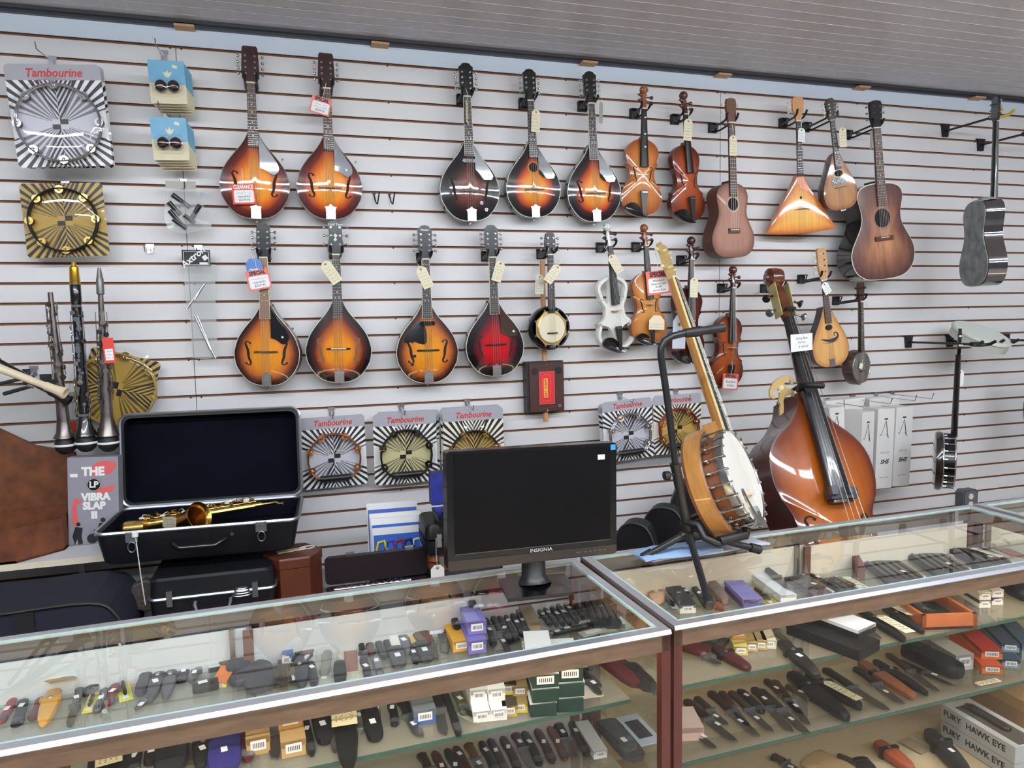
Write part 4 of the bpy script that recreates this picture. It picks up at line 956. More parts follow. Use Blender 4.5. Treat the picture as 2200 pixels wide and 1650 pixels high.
def pack(label, TL, TR, BL, y, kind, ringm, jm, header=.17, word=True, n_j=6, flat=True, yaw=0, ringr=.40, group='carded tambourines', full=True, dome=True, lean=0, hookl=None, cen=None):
    tl, tr, bl = AT(TL[0], TL[1], y), AT(TR[0], TR[1], y), AT(BL[0], BL[1], y)
    W_ = (tr-tl).length; H_ = (bl-tl).length; up = (tl-bl).normalized(); c = (tr+bl)/2
    M = Matrix.Rotation(math.atan2(up.x, up.z), 3, 'Y') @ Matrix.Rotation(R(yaw), 3, 'Z') @ Matrix.Rotation(R(lean), 3, 'X')
    t = thing('tambourine_pack', label, 'tambourine', c, M, group=group)
    zc = -H_*header/2-.002 if cen is None else cen; rd = W_*ringr
    inn, out_ = PACKS[kind]
    q = MB(); k = .01; a, b2 = W_/2, H_/2; q.prism([(-a+k, -b2-zc), (a-k, -b2-zc), (a, -b2+k-zc), (a, b2-k-zc), (a-k, b2-zc), (-a+k, b2-zc), (-a, b2-k-zc), (-a, -b2+k-zc)], 0, .0016, 0, 1)
    o = q.build('card', [pattern('card pattern %s %.3f' % (kind, rd), inn, out_, rd), WHITE], t); o.location = (0, 0, zc)
    if header:
        q = MB(); q.prism([(-a+k, b2-H_*header), (a-k, b2-H_*header), (a, b2-H_*header), (a, b2-k), (a-k, b2), (-a+k, b2), (-a, b2-k), (-a, b2-H_*header)], .0016, .0020); q.build('header', GREYC, t)
    if word: text('Tambourine', H_*.115, (0, .0022, b2-H_*header*.56), TRED, t, shear=.28, bold=H_*.0028, sx=W_*.62/(H_*.115*5.15))
    if not full: return t
    q = MB(); N = 72; pts = []
    for i in range(N):
        th = 2*math.pi*i/N; x, z = rd*math.cos(th), rd*math.sin(th)
        if flat: z = max(z, -rd*.72)
        pts.append(Vector((x, -.014, zc+z)))
    q.tube(pts+[pts[0]], .0042, 6); q.tube([p+Vector((0, -.016, 0)) for p in pts+[pts[0]]], .0036, 6); q.build('rim', ringm, t, smooth=60)
    if flat: q = MB(); q.loft([(Vector((-rd*.62, -.022, zc-rd*.72)), .010), (Vector((-rd*.5, -.022, zc-rd*.76)), .014), (Vector((rd*.5, -.022, zc-rd*.76)), .014), (Vector((rd*.62, -.022, zc-rd*.72)), .010)], 10); q.build('grip', BLKP, t, smooth=50)
    angs = {6: (20, 62, 118, 160, 206, -26), 8: (0, 45, 90, 135, 180, 225, 315, 270), 5: (15, 60, 110, 160, 200)}[n_j]
    for th in angs:
        th = R(th); q = MB(); x, z = rd*.97*math.cos(th), zc+rd*.97*math.sin(th)
        if flat: z = max(z, zc-rd*.6)
        for w_ in (.010, .030): q.lathe([(0, w_), (.004, w_+.003), (.008, w_+.0005), (.0145, w_), (.0145, w_+.001), (0, w_+.001)], (x, 0, z), 'y', 18)
        q.build('jingle', jm, t, smooth=30)
    if dome:
        q = MB(); r0 = rd*1.16; q.lathe([(r0*1.06, .002), (r0, .004), (r0*.985, .030), (r0*.95, .037), (r0*.70, .041), (r0*.3, .043), (.0, .043)], (0, 0, zc), 'y', 40); q.build('blister', CLEAR, t, smooth=50)
    return t
COP = mat('copper rim', (214, 150, 110), .25, .9); DKR = mat('dark rim', (46, 44, 46), .3, .6); REDR = mat('red rim', (150, 50, 46), .3, .3)
pack('large silver tambourine pack, top left corner', (5, 128), (214, 148), (40, 352), -.16, 'silver', CHROME, CHROME, .155, n_j=8, flat=False, ringr=.44)
pack('second silver tambourine pack peeking out behind the large one in the top left corner', (24, 132), (222, 150), (54, 356), -.115, 'silver', CHROME, CHROME, .155, word=False, full=False)
pack('gold tambourine pack without header, below the large silver one', (38, 392), (221, 395), (58, 553), -.09, 'allgold', DKR, GOLD, 0, word=False, n_j=8, flat=False, ringr=.41, yaw=-4)
pack('gold tambourine pack turned sideways behind the woodwinds', (350, 780), (306, 925), (200, 745), -.06, 'allgold', mat('clear amber rim', (190, 165, 90), .2, .2), GOLD, 0, word=False, n_j=8, flat=False, ringr=.50, dome=True)
pack('tambourine pack with copper rim, leftmost of the lower row', (642, 898), (782, 890), (652, 1052), -.06, 'silver', COP, COP)
pack('champagne tambourine pack with dark rim, second in the lower row', (800, 891), (936, 884), (806, 1043), -.075, 'champ', DKR, mat('dark jingle', (120, 105, 85), .2, 1))
pack('card of another tambourine showing behind the champagne one', (808, 884), (943, 880), (812, 1030), -.04, 'champ', DKR, STEEL, word=False, full=False)
pack('gold tambourine pack half hidden by the monitor', (950, 881), (1080, 873), (955, 1035), -.09, 'gold', DKR, GOLD, cen=-.05)
pack('card of another tambourine showing behind the half hidden gold one', (945, 876), (1074, 868), (950, 1030), -.05, 'gold', DKR, GOLD, word=False, full=False)
pack('silver tambourine pack right of the monitor', (1292, 860), (1399, 857), (1300, 990), -.11, 'silver', CHROME, CHROME)
pack('card of another tambourine showing left of the silver one right of the monitor', (1284, 864), (1390, 860), (1292, 985), -.06, 'silver', CHROME, CHROME, word=False, full=False)
pack('gold tambourine pack with red rim behind the stand pole', (1403, 850), (1505, 844), (1404, 978), -.10, 'gold', REDR, GOLD)
SLV = mat('hook steel', (196, 196, 200), .25, 1)
def wire_hook(px, py, label, L_=.15, group='steel wire hooks on the slatwall', up=.02, dz=-.02):
    p = AT(px, py, -.005); t = thing('wire_hook', label, 'hook', (p.x, 0, p.z), group=group)
    q = MB(); q.box((0, -.003, 0), (.030, .005, .014)); q.box((0, -.0055, -.018), (.022, .002, .026)); q.build('clip', SLV, t)
    q = MB(); q.tube([Vector((0, -.004, -.012)), Vector((0, -L_*.5, -.012+dz*.5)), Vector((0, -L_, -.012+dz)), Vector((0, -L_-.012, -.012+dz+up))], .0022, 6); q.build('wire', SLV, t, smooth=60); return t
wire_hook(112, 124, 'steel hook of the large silver tambourine in the top left corner', .19)
wire_hook(712, 878, 'steel hook of the copper rimmed tambourine', .09); wire_hook(862, 870, 'steel hook of the champagne tambourine', .10); wire_hook(1004, 860, 'steel hook of the half hidden gold tambourine', .11)
wire_hook(1332, 845, 'steel hook of the silver tambourine right of the monitor', .14); wire_hook(1452, 838, 'steel hook of the red rimmed tambourine', .13)
wire_hook(322, 528, 'empty steel hook left of the axtron bag', .12); wire_hook(72, 790, 'steel hook behind the cream recorder', .06); wire_hook(140, 392, 'steel hook of the gold tambourine without header', .10)
# ---------------------------------------------------------------- egg shaker cards, bags
EGG = mat('dark cherry egg', (44, 10, 16), .12, coat=1)
SKY = mat('sky blue card', (70, 150, 192), .4, col2=(150, 200, 220), nscale=4)
def eggs(c, y, nb, which):
    for k in range(nb, -1, -1):
        p = AT(c[0]+k*4.5, c[1]+k*6, y+k*.022); lab = ('front egg shaker card of the %s stack, two dark cherry eggs in a blister' % which) if k == 0 else 'egg shaker card, %s behind the front one of the %s stack' % (ORD[k-1], which)
        t = thing('egg_shaker_pack', lab, 'egg shaker', p, Matrix.Rotation(R(-2), 3, 'Y'), group='egg shaker cards in the %s stack' % which)
        q = MB(); q.prism([(-.058, -.075), (.058, -.075), (.062, -.07), (.062, .075), (.058, .079), (-.060, .081), (-.062, .075), (-.062, -.07)], 0, .0012); q.build('card', mat('sand card', (218, 208, 176), .5), t)
        q = MB(); q.prism([(-.062, .0), (.062, -.008), (.062, .075), (.058, .079), (-.060, .081), (-.062, .075)], .0012, .0016); q.build('sky_print', SKY, t)
        if k == 0:
            q = MB(); q.prism([(-.006, .022), (.004, .018), (.012, .026), (.018, .040), (.006, .034), (.002, .046), (-.004, .034), (-.014, .040)], .0016, .0022); q.prism([(.018, .056), (.036, .050), (.038, .060), (.024, .066)], .0016, .0022); q.build('shell_print', mat('pale shell print', (226, 222, 190), .5), t)
            for s_ in (-1, 1):
                q = MB(); q.lathe([(0, -.021), (.012, -.018), (.019, -.008), (.021, .002), (.018, .013), (.010, .021), (0, .024)], (0, 0, 0), 'z', 18)
                o = q.build('egg', EGG, t, smooth=60); o.location = (s_*.0225, -.020, -.018); o.rotation_euler = (0, R(s_*-12), 0)
        q = MB(); bk = 1 if k == 0 else .52; [q.lathe([(.034, .001), (.033, .018*bk), (.026, .038*bk), (.010, .043*bk), (0, .043*bk)], (bx_, 0, -.018), 'y', 20) for bx_ in (-.020, .022)]; q.build('blister', CLEAR, t, smooth=50)
eggs((360, 178), -.17, 4, 'upper'); eggs((365, 300), -.17, 4, 'lower')
wire_hook(352, 112, 'steel hook of the upper egg shaker stack', .20, dz=-.03); wire_hook(358, 238, 'steel hook of the lower egg shaker stack', .20, dz=-.03)
def bag(name, label, poly, y, mat_, cat_='bag', th=.012):
    ps = [AT(a, b, y) for a, b in poly]; c = sum(ps, Vector())/len(ps); t = thing(name, label, cat_, c)
    rnd = random.Random(5); q = MB(); n = len(ps); pl = [(p.x-c.x, p.z-c.z) for p in ps]; vs = []; G = 6
    for side in (1, -1):
        for s_ in (1, .8, .55, .3):
            for u, v in pl: vs.append((u*s_, -side*(th*(1-s_)+.002*rnd.random()), v*s_))
        vs.append((0, -side*th*.9, 0))
    fs = []; m_ = 4*n+1
    for k in (0, 1):
        o = k*m_
        for r_ in range(3):
            for j in range(n):
                f = (o+r_*n+j, o+r_*n+(j+1) % n, o+(r_+1)*n+(j+1) % n, o+(r_+1)*n+j); fs.append(f if k == 0 else f[::-1])
        for j in range(n): f = (o+3*n+j, o+3*n+(j+1) % n, o+4*n); fs.append(f if k == 0 else f[::-1])
    q.add(vs, fs); q.build('bag', mat_, t, smooth=20); return t, c
t, c_ = bag('zip_bag', 'clear bag of short black tubes hanging below the egg shakers', cat([(360, 410), (420, 408), (436, 440), (455, 488), (425, 496), (390, 502), (360, 490), (352, 450), (360, 410)], 3)[:-1], -.10, BAG)
q = MB(); p0, p1 = AT(355, 388, -.10)-c_, AT(421, 406, -.10)-c_; q.prism([(p0.x, p0.z), (p1.x, p0.z), (p1.x, p1.z), (p0.x, p1.z)], -.001, .001); q.build('header', mat('grey beige header', (176, 172, 162), .6), t)
TUBE = mat('black tube', (26, 26, 30), .25, coat=.4)
for a, b in (((370, 418), (408, 446)), ((362, 434), (388, 462)), ((364, 452), (392, 486)), ((430, 440), (408, 476)), ((372, 470), (400, 492)), ((395, 462), (418, 480))):
    q = MB(); P0, P1 = AT(a[0], a[1], -.104)-c_, AT(b[0], b[1], -.096)-c_; q.cyl(P0, P1, .0095, n=12); q.build('tube', TUBE, t, smooth=40)
q = MB(); q.box((0, -.004, (p0.z+p1.z)/2), (.004, .004, .026)); q.build('slot', BLKM, t)
wire_hook(392, 388, 'steel hook of the bag of black tubes', .09)
t, c_ = bag('parts_bag', 'long clear bag with black Axtron header and chrome rods', [(393, 570), (462, 568), (463, 640), (468, 768), (440, 772), (414, 769), (408, 680), (398, 640)], -.07, BAG, th=.015)
a_, b_ = AT(390, 537, -.07)-c_, AT(453, 572, -.07)-c_
q = MB(); q.prism([(a_.x, a_.z), (b_.x, a_.z), (b_.x, b_.z), (a_.x, b_.z)], -.001, .0012); q.build('header', BLKM, t)
q = MB(); mx, mz = (a_.x+b_.x)/2, (a_.z+b_.z)/2; w2, h2 = (b_.x-a_.x)/2-.006, (a_.z-b_.z)/2-.006
for x, z, w_, h_ in ((mx, mz+h2, w2*2, .0015), (mx, mz-h2, w2*2, .0015), (mx-w2, mz, .0015, h2*2), (mx+w2, mz, .0015, h2*2)): q.box((x, -.0016, z), (w_, .0008, h_))
q.box((mx+.026, -.0016, mz-.02), (.03, .0008, .008)); q.box((mx+.032, -.0016, mz+.002), (.018, .0008, .018), M=Matrix.Rotation(R(-35), 3, 'Y')); q.build('header_print', WHITE, t)
text('Axtron', .036, (mx-.012, .0018, mz+.002), WHITE, t, rot=40, shear=.2, bold=.0008)
for a, b in (((440, 610), (402, 662)), ((432, 622), (418, 645)), ((418, 678), (452, 752)), ((424, 680), (458, 762)), ((452, 748), (463, 770))):
    q = MB(); q.cyl(AT(a[0], a[1], -.075)-c_, AT(b[0], b[1], -.078)-c_, .0045, n=10); q.build('rod', CHROME, t, smooth=40)
wire_hook(426, 530, 'steel hook of the Axtron bag', .06)
# ---------------------------------------------------------------- woodwinds on pegs
PEG = BLKM
def woodwind(label, top, bot, y, prof, m_, name, cat_, keys, keym, mp=None, bands=(), seed=1, ball=True, rings=()):
    T, B = AT(top[0], top[1], y), AT(bot[0], bot[1], y); L_ = (T-B).length; M, s = pose(T, B, L_)
    t = thing(name, label, cat_, B, M); q = MB(); q.lathe([(r, v*L_) for v, r in prof], (0, 0, 0), 'z', 20); q.build('tube', m_, t, smooth=40)
    R_ = lambda v: next((a[1]+(b[1]-a[1])*(v-a[0])/(b[0]-a[0]+1e-9) for a, b in zip(prof, prof[1:]) if a[0] <= v <= b[0]), .01)
    if mp: q = MB(); q.lathe([(r, v*L_) for v, r in mp[0]], (0, 0, 0), 'z', 18); q.build('mouthpiece', mp[1], t, smooth=40)
    for v in bands: q = MB(); r_ = R_(v)+.0015; q.lathe([(r_-.002, v*L_-.005), (r_, v*L_-.004), (r_, v*L_+.004), (r_-.002, v*L_+.005)], (0, 0, 0), 'z', 18); q.build('band', CHROME, t, smooth=40)
    rnd = random.Random(seed)
    for k in range(keys[0]):
        v = keys[1]+(keys[2]-keys[1])*(k+.5)/keys[0]; r_ = R_(v); a = R(-90+rnd.choice((-62, -25, 0, 20, 55, -80, 85))); q = MB(); dx, dy = math.cos(a), math.sin(a); z = v*L_
        c0 = Vector((dx*(r_+.006), dy*(r_+.006), z)); q.cyl(Vector((dx*r_, dy*r_, z)), c0, .0015, n=6)
        q.cyl(c0-Vector((dx, dy, 0))*.001, c0+Vector((dx, dy, 0))*.002, .009 if rnd.random() < .6 else .006, n=12)
        q.cyl(c0, c0+Vector((rnd.uniform(-.006, .006), 0, rnd.choice((-1, 1))*rnd.uniform(.02, .035))), .0018, n=5); q.build('key', keym, t, smooth=40)
    for sx in (-1, 1):
        q = MB(); r_ = R_((keys[1]+keys[2])/2)+.004; q.cyl((sx*r_, -.006, keys[1]*L_), (sx*r_, -.006, keys[2]*L_), .0014, n=6); q.build('key_rod', keym, t)
    return t, B, M, L_
SILV = mat('tarnished silver', (120, 112, 108), .32, .9, noise=.3, nscale=20)
TB = woodwind('straight tarnished silver soprano saxophone without mouthpiece, leftmost woodwind', (108, 628), (140, 940), -.24, [(0, .038), (.01, .036), (.04, .027), (.12, .021), (.3, .017), (.6, .013), (.9, .0095), (1, .0085)], SILV, 'soprano_saxophone', 'saxophone', (30, .25, .93), SILV, seed=2)
TB2 = woodwind('black clarinet with silver keys and gold ligature, middle woodwind', (158, 563), (184, 935), -.26, [(0, .040), (.01, .038), (.05, .026), (.12, .0185), (.2, .0165), (.6, .0155), (.76, .016), (.765, .018), (.87, .018), (.875, .0155)], BLACK, 'clarinet', 'clarinet', (32, .14, .72), CHROME, mp=([(.875, .0165), (.88, .0175), (.97, .015), (.975, .010), (1, .006)], mat('gold ligature', (226, 178, 70), .25, 1)), bands=(.12, .75, .875), seed=5)
TB3 = woodwind('straight tarnished silver soprano saxophone with mouthpiece, right woodwind', (213, 575), (232, 935), -.25, [(0, .038), (.01, .036), (.04, .028), (.12, .021), (.3, .017), (.6, .012), (.84, .0085), (.86, .0085)], SILV, 'soprano_saxophone', 'saxophone', (30, .20, .74), SILV, mp=([(.84, .009), (.845, .013), (.93, .0125), (.935, .0115), (1, .005)], mat('grey mouthpiece', (110, 108, 108), .3, .4)), bands=(.86, .91), seed=8)
for k, (tt, nm) in enumerate(((TB, 'leftmost'), (TB2, 'middle'), (TB3, 'right'))):
    B = tt[1]; t = thing('peg_rest', 'black ball peg carrying the %s woodwind' % nm, 'peg', (B.x, B.y, B.z), group='ball pegs under the woodwinds')
    q = MB(); q.lathe([(0, -.062), (.018, -.058), (.032, -.044), (.036, -.028), (.036, -.022), (.030, -.004), (.016, .004), (0, .006)], (0, 0, 0), 'z', 24); q.build('ball', PEG, t, smooth=50)
    q = MB(); q.lathe([(.0362, -.030), (.0375, -.028), (.0375, -.024), (.0362, -.022)], (0, 0, 0), 'z', 24); q.build('band', WHITE, t, smooth=40)
    q = MB(); q.tube([Vector((0, .03, -.035)), Vector((0, -B.y-.002, -.035))], .006, 8); q.box((0, -B.y-.004, -.035), (.04, .006, .05)); q.build('arm', PEG, t, smooth=40)
t = thing('price_tag', 'red and white price tag on the right straight saxophone', 'tag', AT(234, 753, -.285), Matrix.Rotation(R(-3), 3, 'Y')); q = MB(); q.prism([(-.018, -.045), (.018, -.045), (.018, .045), (-.018, .045)], 0, .001); q.build('card', mat('red tag', (214, 60, 44), .5), t); q = MB(); q.prism([(-.013, -.035), (.013, -.035), (.013, .006), (-.013, .006)], .001, .0015); q.build('label', WHITE, t)
rnd = random.Random(3); q = MB(); [scribble(q, -.011, .011, z, .004, .0016, rnd, t=.0012) for z in (-.004, -.016, -.027)]; q.build('handwriting', INK, t)
q = MB(); q.tube([Vector((0, -.001, .04)), Vector((-.012, .008, .05)), Vector((-.022, .03, .045))], .0008, 4); q.build('string', COTTON, t)
t = thing('reed_packet', 'clear packet with a red stripe between the left and middle woodwinds', 'packet', AT(154, 900, -.17)); q = MB(); q.prism([(-.02, -.1), (.02, -.1), (.012, .1), (-.018, .1)], 0, .004); q.build('sleeve', BAG, t); q = MB(); q.prism([(-.018, -.05), (.018, -.05), (.016, -.01), (-.016, -.01)], .004, .0052); q.build('stripe', mat('red tag', (214, 60, 44), .5), t)
wire_hook(152, 846, 'steel hook of the reed packet', .15)
# recorders poking in from the left edge
def recorder(label, a, b, ya, yb, r0, r1, m_, bell=True):
    A, B = AT(a[0], a[1], ya), AT(b[0], b[1], yb); t = thing('recorder', label, 'recorder', A); d = B-A; L_ = d.length
    M = d.to_track_quat('Z', 'Y').to_matrix(); t.rotation_euler = M.to_euler()
    q = MB(); q.lathe([(0, 0), (r0, .001), (r0*1.05, L_*.25), (r0*.9, L_*.26), (r1, L_*.78), (r1*1.25, L_*.80), (r1*1.2, L_*.86), (r1*1.35, L_*.93), (r1*1.75, L_), (r1*1.5, L_+.002), (r1*.8, L_-.002), (r1*.8, L_-.02), (0, L_-.02)], (0, 0, 0), 'z', 20); q.build('tube', m_, t, smooth=35)
    return t, L_
recorder('cream recorder pointing right at the left edge', (-70, 765), (140, 845), -.34, -.40, .016, .012, mat('cream plastic', (222, 206, 176), .4))
t, L_ = recorder('black recorder behind the cream one', (-60, 750), (150, 862), -.27, -.27, .018, .013, BLACK)
q = MB(); q.box((0, -.018, L_*.62), (.012, .006, .02)); q.build('ring', CHROME, t)
for k, (px, py) in enumerate(((20, 800), (60, 812))):
    p = AT(px, py, -.2); t = thing('recorder_peg', '%s of two black pegs under the recorders' % ('left', 'right')[k], 'peg', (p.x, 0, p.z), group='pegs under the recorders'); q = MB(); q.tube([Vector((0, 0, -.03)), Vector((0, -.43, -.035))], .007, 8); q.build('rod', PEG, t, smooth=40); q = MB(); q.box((0, -.003, -.03), (.04, .006, .06)); q.build('plate', PEG, t)
# ---------------------------------------------------------------- boxes of violin stands on the right
BX = mat('white carton', (226, 224, 220), .6); BXS = mat('grey carton side', (176, 178, 178), .6); GI = mat('grey print', (150, 146, 142), .7)
def carton(label, TL, TR, BL, y, yaw, full=True, dep=.10, face=None):
    tl, tr, bl = AT(TL[0], TL[1], y), AT(TR[0], TR[1], y), AT(BL[0], BL[1], y); W_ = (tr-tl).length/max(.5, math.cos(R(yaw))); H_ = (tl-bl).length
    up = (tl-bl).normalized(); t = thing('stand_carton', label, 'box', bl+(tr-tl)/2, Matrix.Rotation(math.atan2(up.x, up.z), 3, 'Y') @ Matrix.Rotation(R(yaw), 3, 'Z'), group='cartons hung by the double bass')
    q = MB(); q.box((0, dep/2, H_/2), (W_, dep, H_)); q.build('box', face or BX, t)
    if full:
        q = MB(); q.box((0, -.0006, H_*.80+.03), (.022, .001, .008)); q.build('head_print', mat('black print', (50, 48, 50), .7), t)
        q = MB()
        for pts in ([(0, .02), (-.030, -.055)], [(-.030, -.055), (-.038, -.048)], [(0, .02), (.014, -.065)], [(0, .02), (.020, -.070)], [(.016, -.058), (.006, -.050)]): q.tube([Vector((u, -.001, H_*.80+v)) for u, v in pts], .0011, 4)
        q.build('stand_print', mat('black print', (50, 48, 50), .7), t)
        text('SCHP-12A', .013, (0, .0006, H_*.45), GI, t, name='small_print'); text('SHS', .030, (0, .0006, H_*.335), BLKM, t, shear=.3, bold=.0008, sx=1.1)
        text('Made in China', .010, (0, .0006, H_*.14), GI, t, name='small_print')
    return t
for k, (a, b) in enumerate((((1772, 862), (1812, 858)), ((1815, 858), (1858, 854)), ((1868, 856), (1932, 851)))): carton('plain white carton top behind the printed ones, %s from the left' % ORD[k], a, b, (a[0]+2, a[1]+130), -.07, 0, full=False, dep=.05)
carton('printed carton mostly hidden behind the double bass shoulder', (1781, 878), (1815, 872), (1782, 1010), -.20, 4)
t = carton('printed carton turned to show its grey side, next to the double bass', (1848, 888), (1884, 882), (1842, 1062), -.26, 16, dep=.13)
text('SHS', .05, (-.055, -.062, .26), BLKM, t, shear=.2, bold=.001, M=Matrix.Rotation(R(-90), 3, 'Z') @ Matrix.Rotation(R(90), 3, 'Y'))
carton('printed carton between the turned one and the rightmost one', (1886, 880), (1924, 876), (1878, 1052), -.22, 3)
carton('rightmost of the printed white cartons', (1926, 876), (1963, 873), (1917, 1046), -.22, 2)
for k, (px, py) in enumerate(((1800, 862), (1855, 856), (1905, 850), (1940, 846))): wire_hook(px-22, py-4, 'long steel hook over the cartons, %s from the left' % ORD[k], .26, up=.03, dz=.0)
# outlet box and ledge
t = thing('outlet_box', 'dark grey surface outlet box with two ivory sockets', 'outlet', AT(2068, 1070, 0)); q = MB()
q.prism([(-.05, -.055), (.05, -.055), (.055, -.04), (.055, .045), (.04, .06), (-.04, .06), (-.055, .045), (-.055, -.04)], 0, .05); q.build('box', mat('grey metal box', (88, 88, 94), .5, .3), t)
q = MB(); q.prism(cat([(-.036, -.045), (.036, -.045), (.044, 0), (.036, .048), (-.036, .048), (-.044, 0), (-.036, -.045)], 3)[:-1], .05, .054); q.build('cover', mat('grey cover', (112, 112, 120), .4, .3), t)
for z in (.022, -.024):
    q = MB(); q.disc((0, z), .0165, .054, 20, 0, t=.002)
    for x in (-.006, .006): q.box((x, -.0564, z+.003), (.002, .001, .008), 1)
    q.build('socket', [IVORY, BLKM], t)
a_, b_ = AT(1860, 1112, -.005), AT(2092, 1086, -.005)
q = MB(); q.box(((a_.x+b_.x)/2+.1, -.012, (a_.z+b_.z)/2-.004), (b_.x-a_.x+.9, .024, .022)); tag(q.build('trim_3', mat('brown wood strip', (120, 72, 54), .5)), 'brown wood strip low on the slatwall', kind='structure')
# ---------------------------------------------------------------- long arm hangers, steel guitar, frame drum, side-on banjo
def long_arm(px, py, label, L_, yoke=BLKP, yz=0.0, w_=.04, size=(.050, .062), tilt=0):
    p = AT(px, py, -.004); t = thing('arm_hanger', label, 'hanger', (p.x, 0, p.z), group='long arm hangers on the right')
    q = MB(); a, b = size[0]/2, size[1]/2; q.prism([(-a*.7, -b), (a*.7, -b), (a, b), (-a, b)], 0, .012); q.box((0, -.004, b), (a*2.6, .008, .006)); q.build('plate', BLKM, t)
    q = MB(); q.cyl((0, -.01, 0), (0, -L_, yz), .006, n=8); q.cyl((0, -L_+.03, yz), (0, -L_-.012, yz), .012, n=10); q.build('arm', BLKP, t, smooth=40)
    q = MB(); pts = [Vector((w_, -L_-.07, yz+.016)), Vector((w_*.95, -L_-.045, yz+.002)), Vector((w_*.6, -L_-.015, yz-.004)), Vector((0, -L_-.006, yz-.004)), Vector((-w_*.6, -L_-.015, yz-.004)), Vector((-w_*.95, -L_-.045, yz+.002)), Vector((-w_, -L_-.07, yz+.016))]
    q.tube(pts, .008, 8); q.build('yoke', yoke, t, smooth=50); return t
YEL = mat('yellow foam', (206, 176, 60), .7)
long_arm(2030, 282, 'upper left long hanger with yellow foam yoke holding the steel guitar', .30, YEL); long_arm(2106, 312, 'long hanger right of the steel guitar neck', .28)
long_arm(1951, 735, 'long hanger left of the frame drum, holding the side on banjo', .42, yz=-.0)
long_arm(2040, 733, 'long hanger in front of the frame drum', .30, yz=.0, w_=.05); long_arm(2160, 730, 'long hanger right of the frame drum', .20)
ST_S = mat('mirror chrome side', (150, 146, 150), .06, 1); ST_B = mat('worn grey back', (100, 102, 102), .45, .2, col2=(158, 160, 160), nscale=16)
gs = ([(0, 0), (.001, .04), (.010, .095), (.04, .135), (.08, .152), (.12, .155), (.16, .145), (.21, .122), (.25, .106), (.29, .102), (.33, .110), (.37, .118), (.405, .116), (.43, .102), (.448, .075), (.455, .04), (.457, .02)], [(.457, .02), (.458, 0)])
i = guitar('chrome bodied steel guitar seen from its worn grey back', (2139, 208), (2130, 614), gs, .985, .86, mat('chrome face', (160, 160, 165), .1, 1), ST_S, -.36, .09, (0, .18), yaw=66, hole=None, bridge=.2, pinb=False, fb=DKFB, fbv=.42, head=[(-.02, 0), (-.034, .03), (-.032, .11), (-.02, .125), (.02, .125), (.032, .11), (.034, .03), (.02, 0)], headm=BLACK, st=0, headw=BLACK, tun=((.035, .065, .095), .046), hook=False, frets=16, tunm=CHROME, back=.0)
q = MB(); q.prism([(u*.965, .18+(v-.18)*.975) for u, v in outline(*gs, k=2)], -.006, -.001, 0, 0); q.build('back_plate', ST_B, i.o)
# frame drum
c_ = AT(2106, 722, -.24); t = thing('frame_drum', 'pale green white frame drum lying tilted on long hangers', 'drum', c_, frame((.42, .50, .76), (-.35, -.75, .56)) @ Matrix.Rotation(0, 3, 'X'))
n_ = Vector((.08, -.43, .88)).normalized(); t.rotation_euler = n_.to_track_quat('Z', 'Y').to_euler()
HD = mat('drum skin pale', (206, 212, 202), .45); q = MB(); q.lathe([(0, .022), (.138, .022), (.140, .020)], (0, 0, 0), 'z', 56); q.build('drum_head', HD, t, smooth=30)
q = MB(); q.lathe([(.140, .021), (.146, .018), (.148, .010), (.143, .004)], (0, 0, 0), 'z', 56); q.build('hoop', mat('pale hoop', (196, 202, 192), .4), t, smooth=40)
q = MB(); q.lathe([(.142, .006), (.142, -.035), (.134, -.035), (.134, .02)], (0, 0, 0), 'z', 56); q.build('shell', mat('pale shell', (186, 190, 180), .5), t, smooth=40)
# side-on banjo
def side_banjo():
    T, B = AT(2046, 698, -.42), AT(2030, 1048, -.42); L_ = .90; M, s = pose(T, B, L_, 45); org = B-M @ Vector((0, -.05*s, 0)); t = thing('banjo', 'dark banjo hanging side on with chrome brackets', 'banjo', org, M, s)
    c0 = .15; q = MB(); q.lathe([(0, -.012), (.12, -.012), (.160, -.004), (.164, .012), (.160, .026), (.14, .028)], (0, 0, c0), 'y', 48); q.build('resonator', mat('black brown resonator', (34, 28, 28), .2, coat=1), t, smooth=40)
    q = MB(); q.lathe([(.138, .02), (.138, .085), (.132, .088), (0, .088)], (0, 0, c0), 'y', 48, mi=[0, 0, 1]); q.build('pot', [BLACK, mat('white skin', (226, 224, 218), .4)], t, smooth=30)
    q = MB(); q.ring((0, -.086, c0), .141, .005, n=48); q.build('tension_hoop', CHROME, t, smooth=60); q = MB(); q.ring((0, -.030, c0), .150, .006, n=48); q.build('flange', CHROME, t, smooth=60)
    for k in range(20):
        a = R(18*k+5); x, z = .146*math.cos(a), c0+.146*math.sin(a); q = MB(); q.cyl((x, -.090, z), (x, -.030, z), .003, n=6); q.cyl((x, -.05, z), (x, -.034, z), .0055, n=8); q.build('bracket', CHROME, t)
    neck(t, .285, .74, .032, .042, .092, BLACK, .022, heel=.02); fretboard(t, .29, .74, .030, .040, .090, .097, DKFB, 20, (), scale=.62)
    q = MB(); q.prism([(-.016, .74), (-.03, .77), (-.033, .85), (-.02, .88), (.02, .88), (.033, .85), (.03, .77), (.016, .74)], .078, .094); q.build('headstock', BLACK, t)
    for v in (.79, .84):
        for s_ in (-1, 1): tuner(t, s_*.018, v, .094, s_*.044, m_=IVORY)
    price_tag((2062, 812), -.385, 'white tag hanging behind the side on banjo neck', (.05, .08), rot=2, card=WHITE, rows=1)
side_banjo()
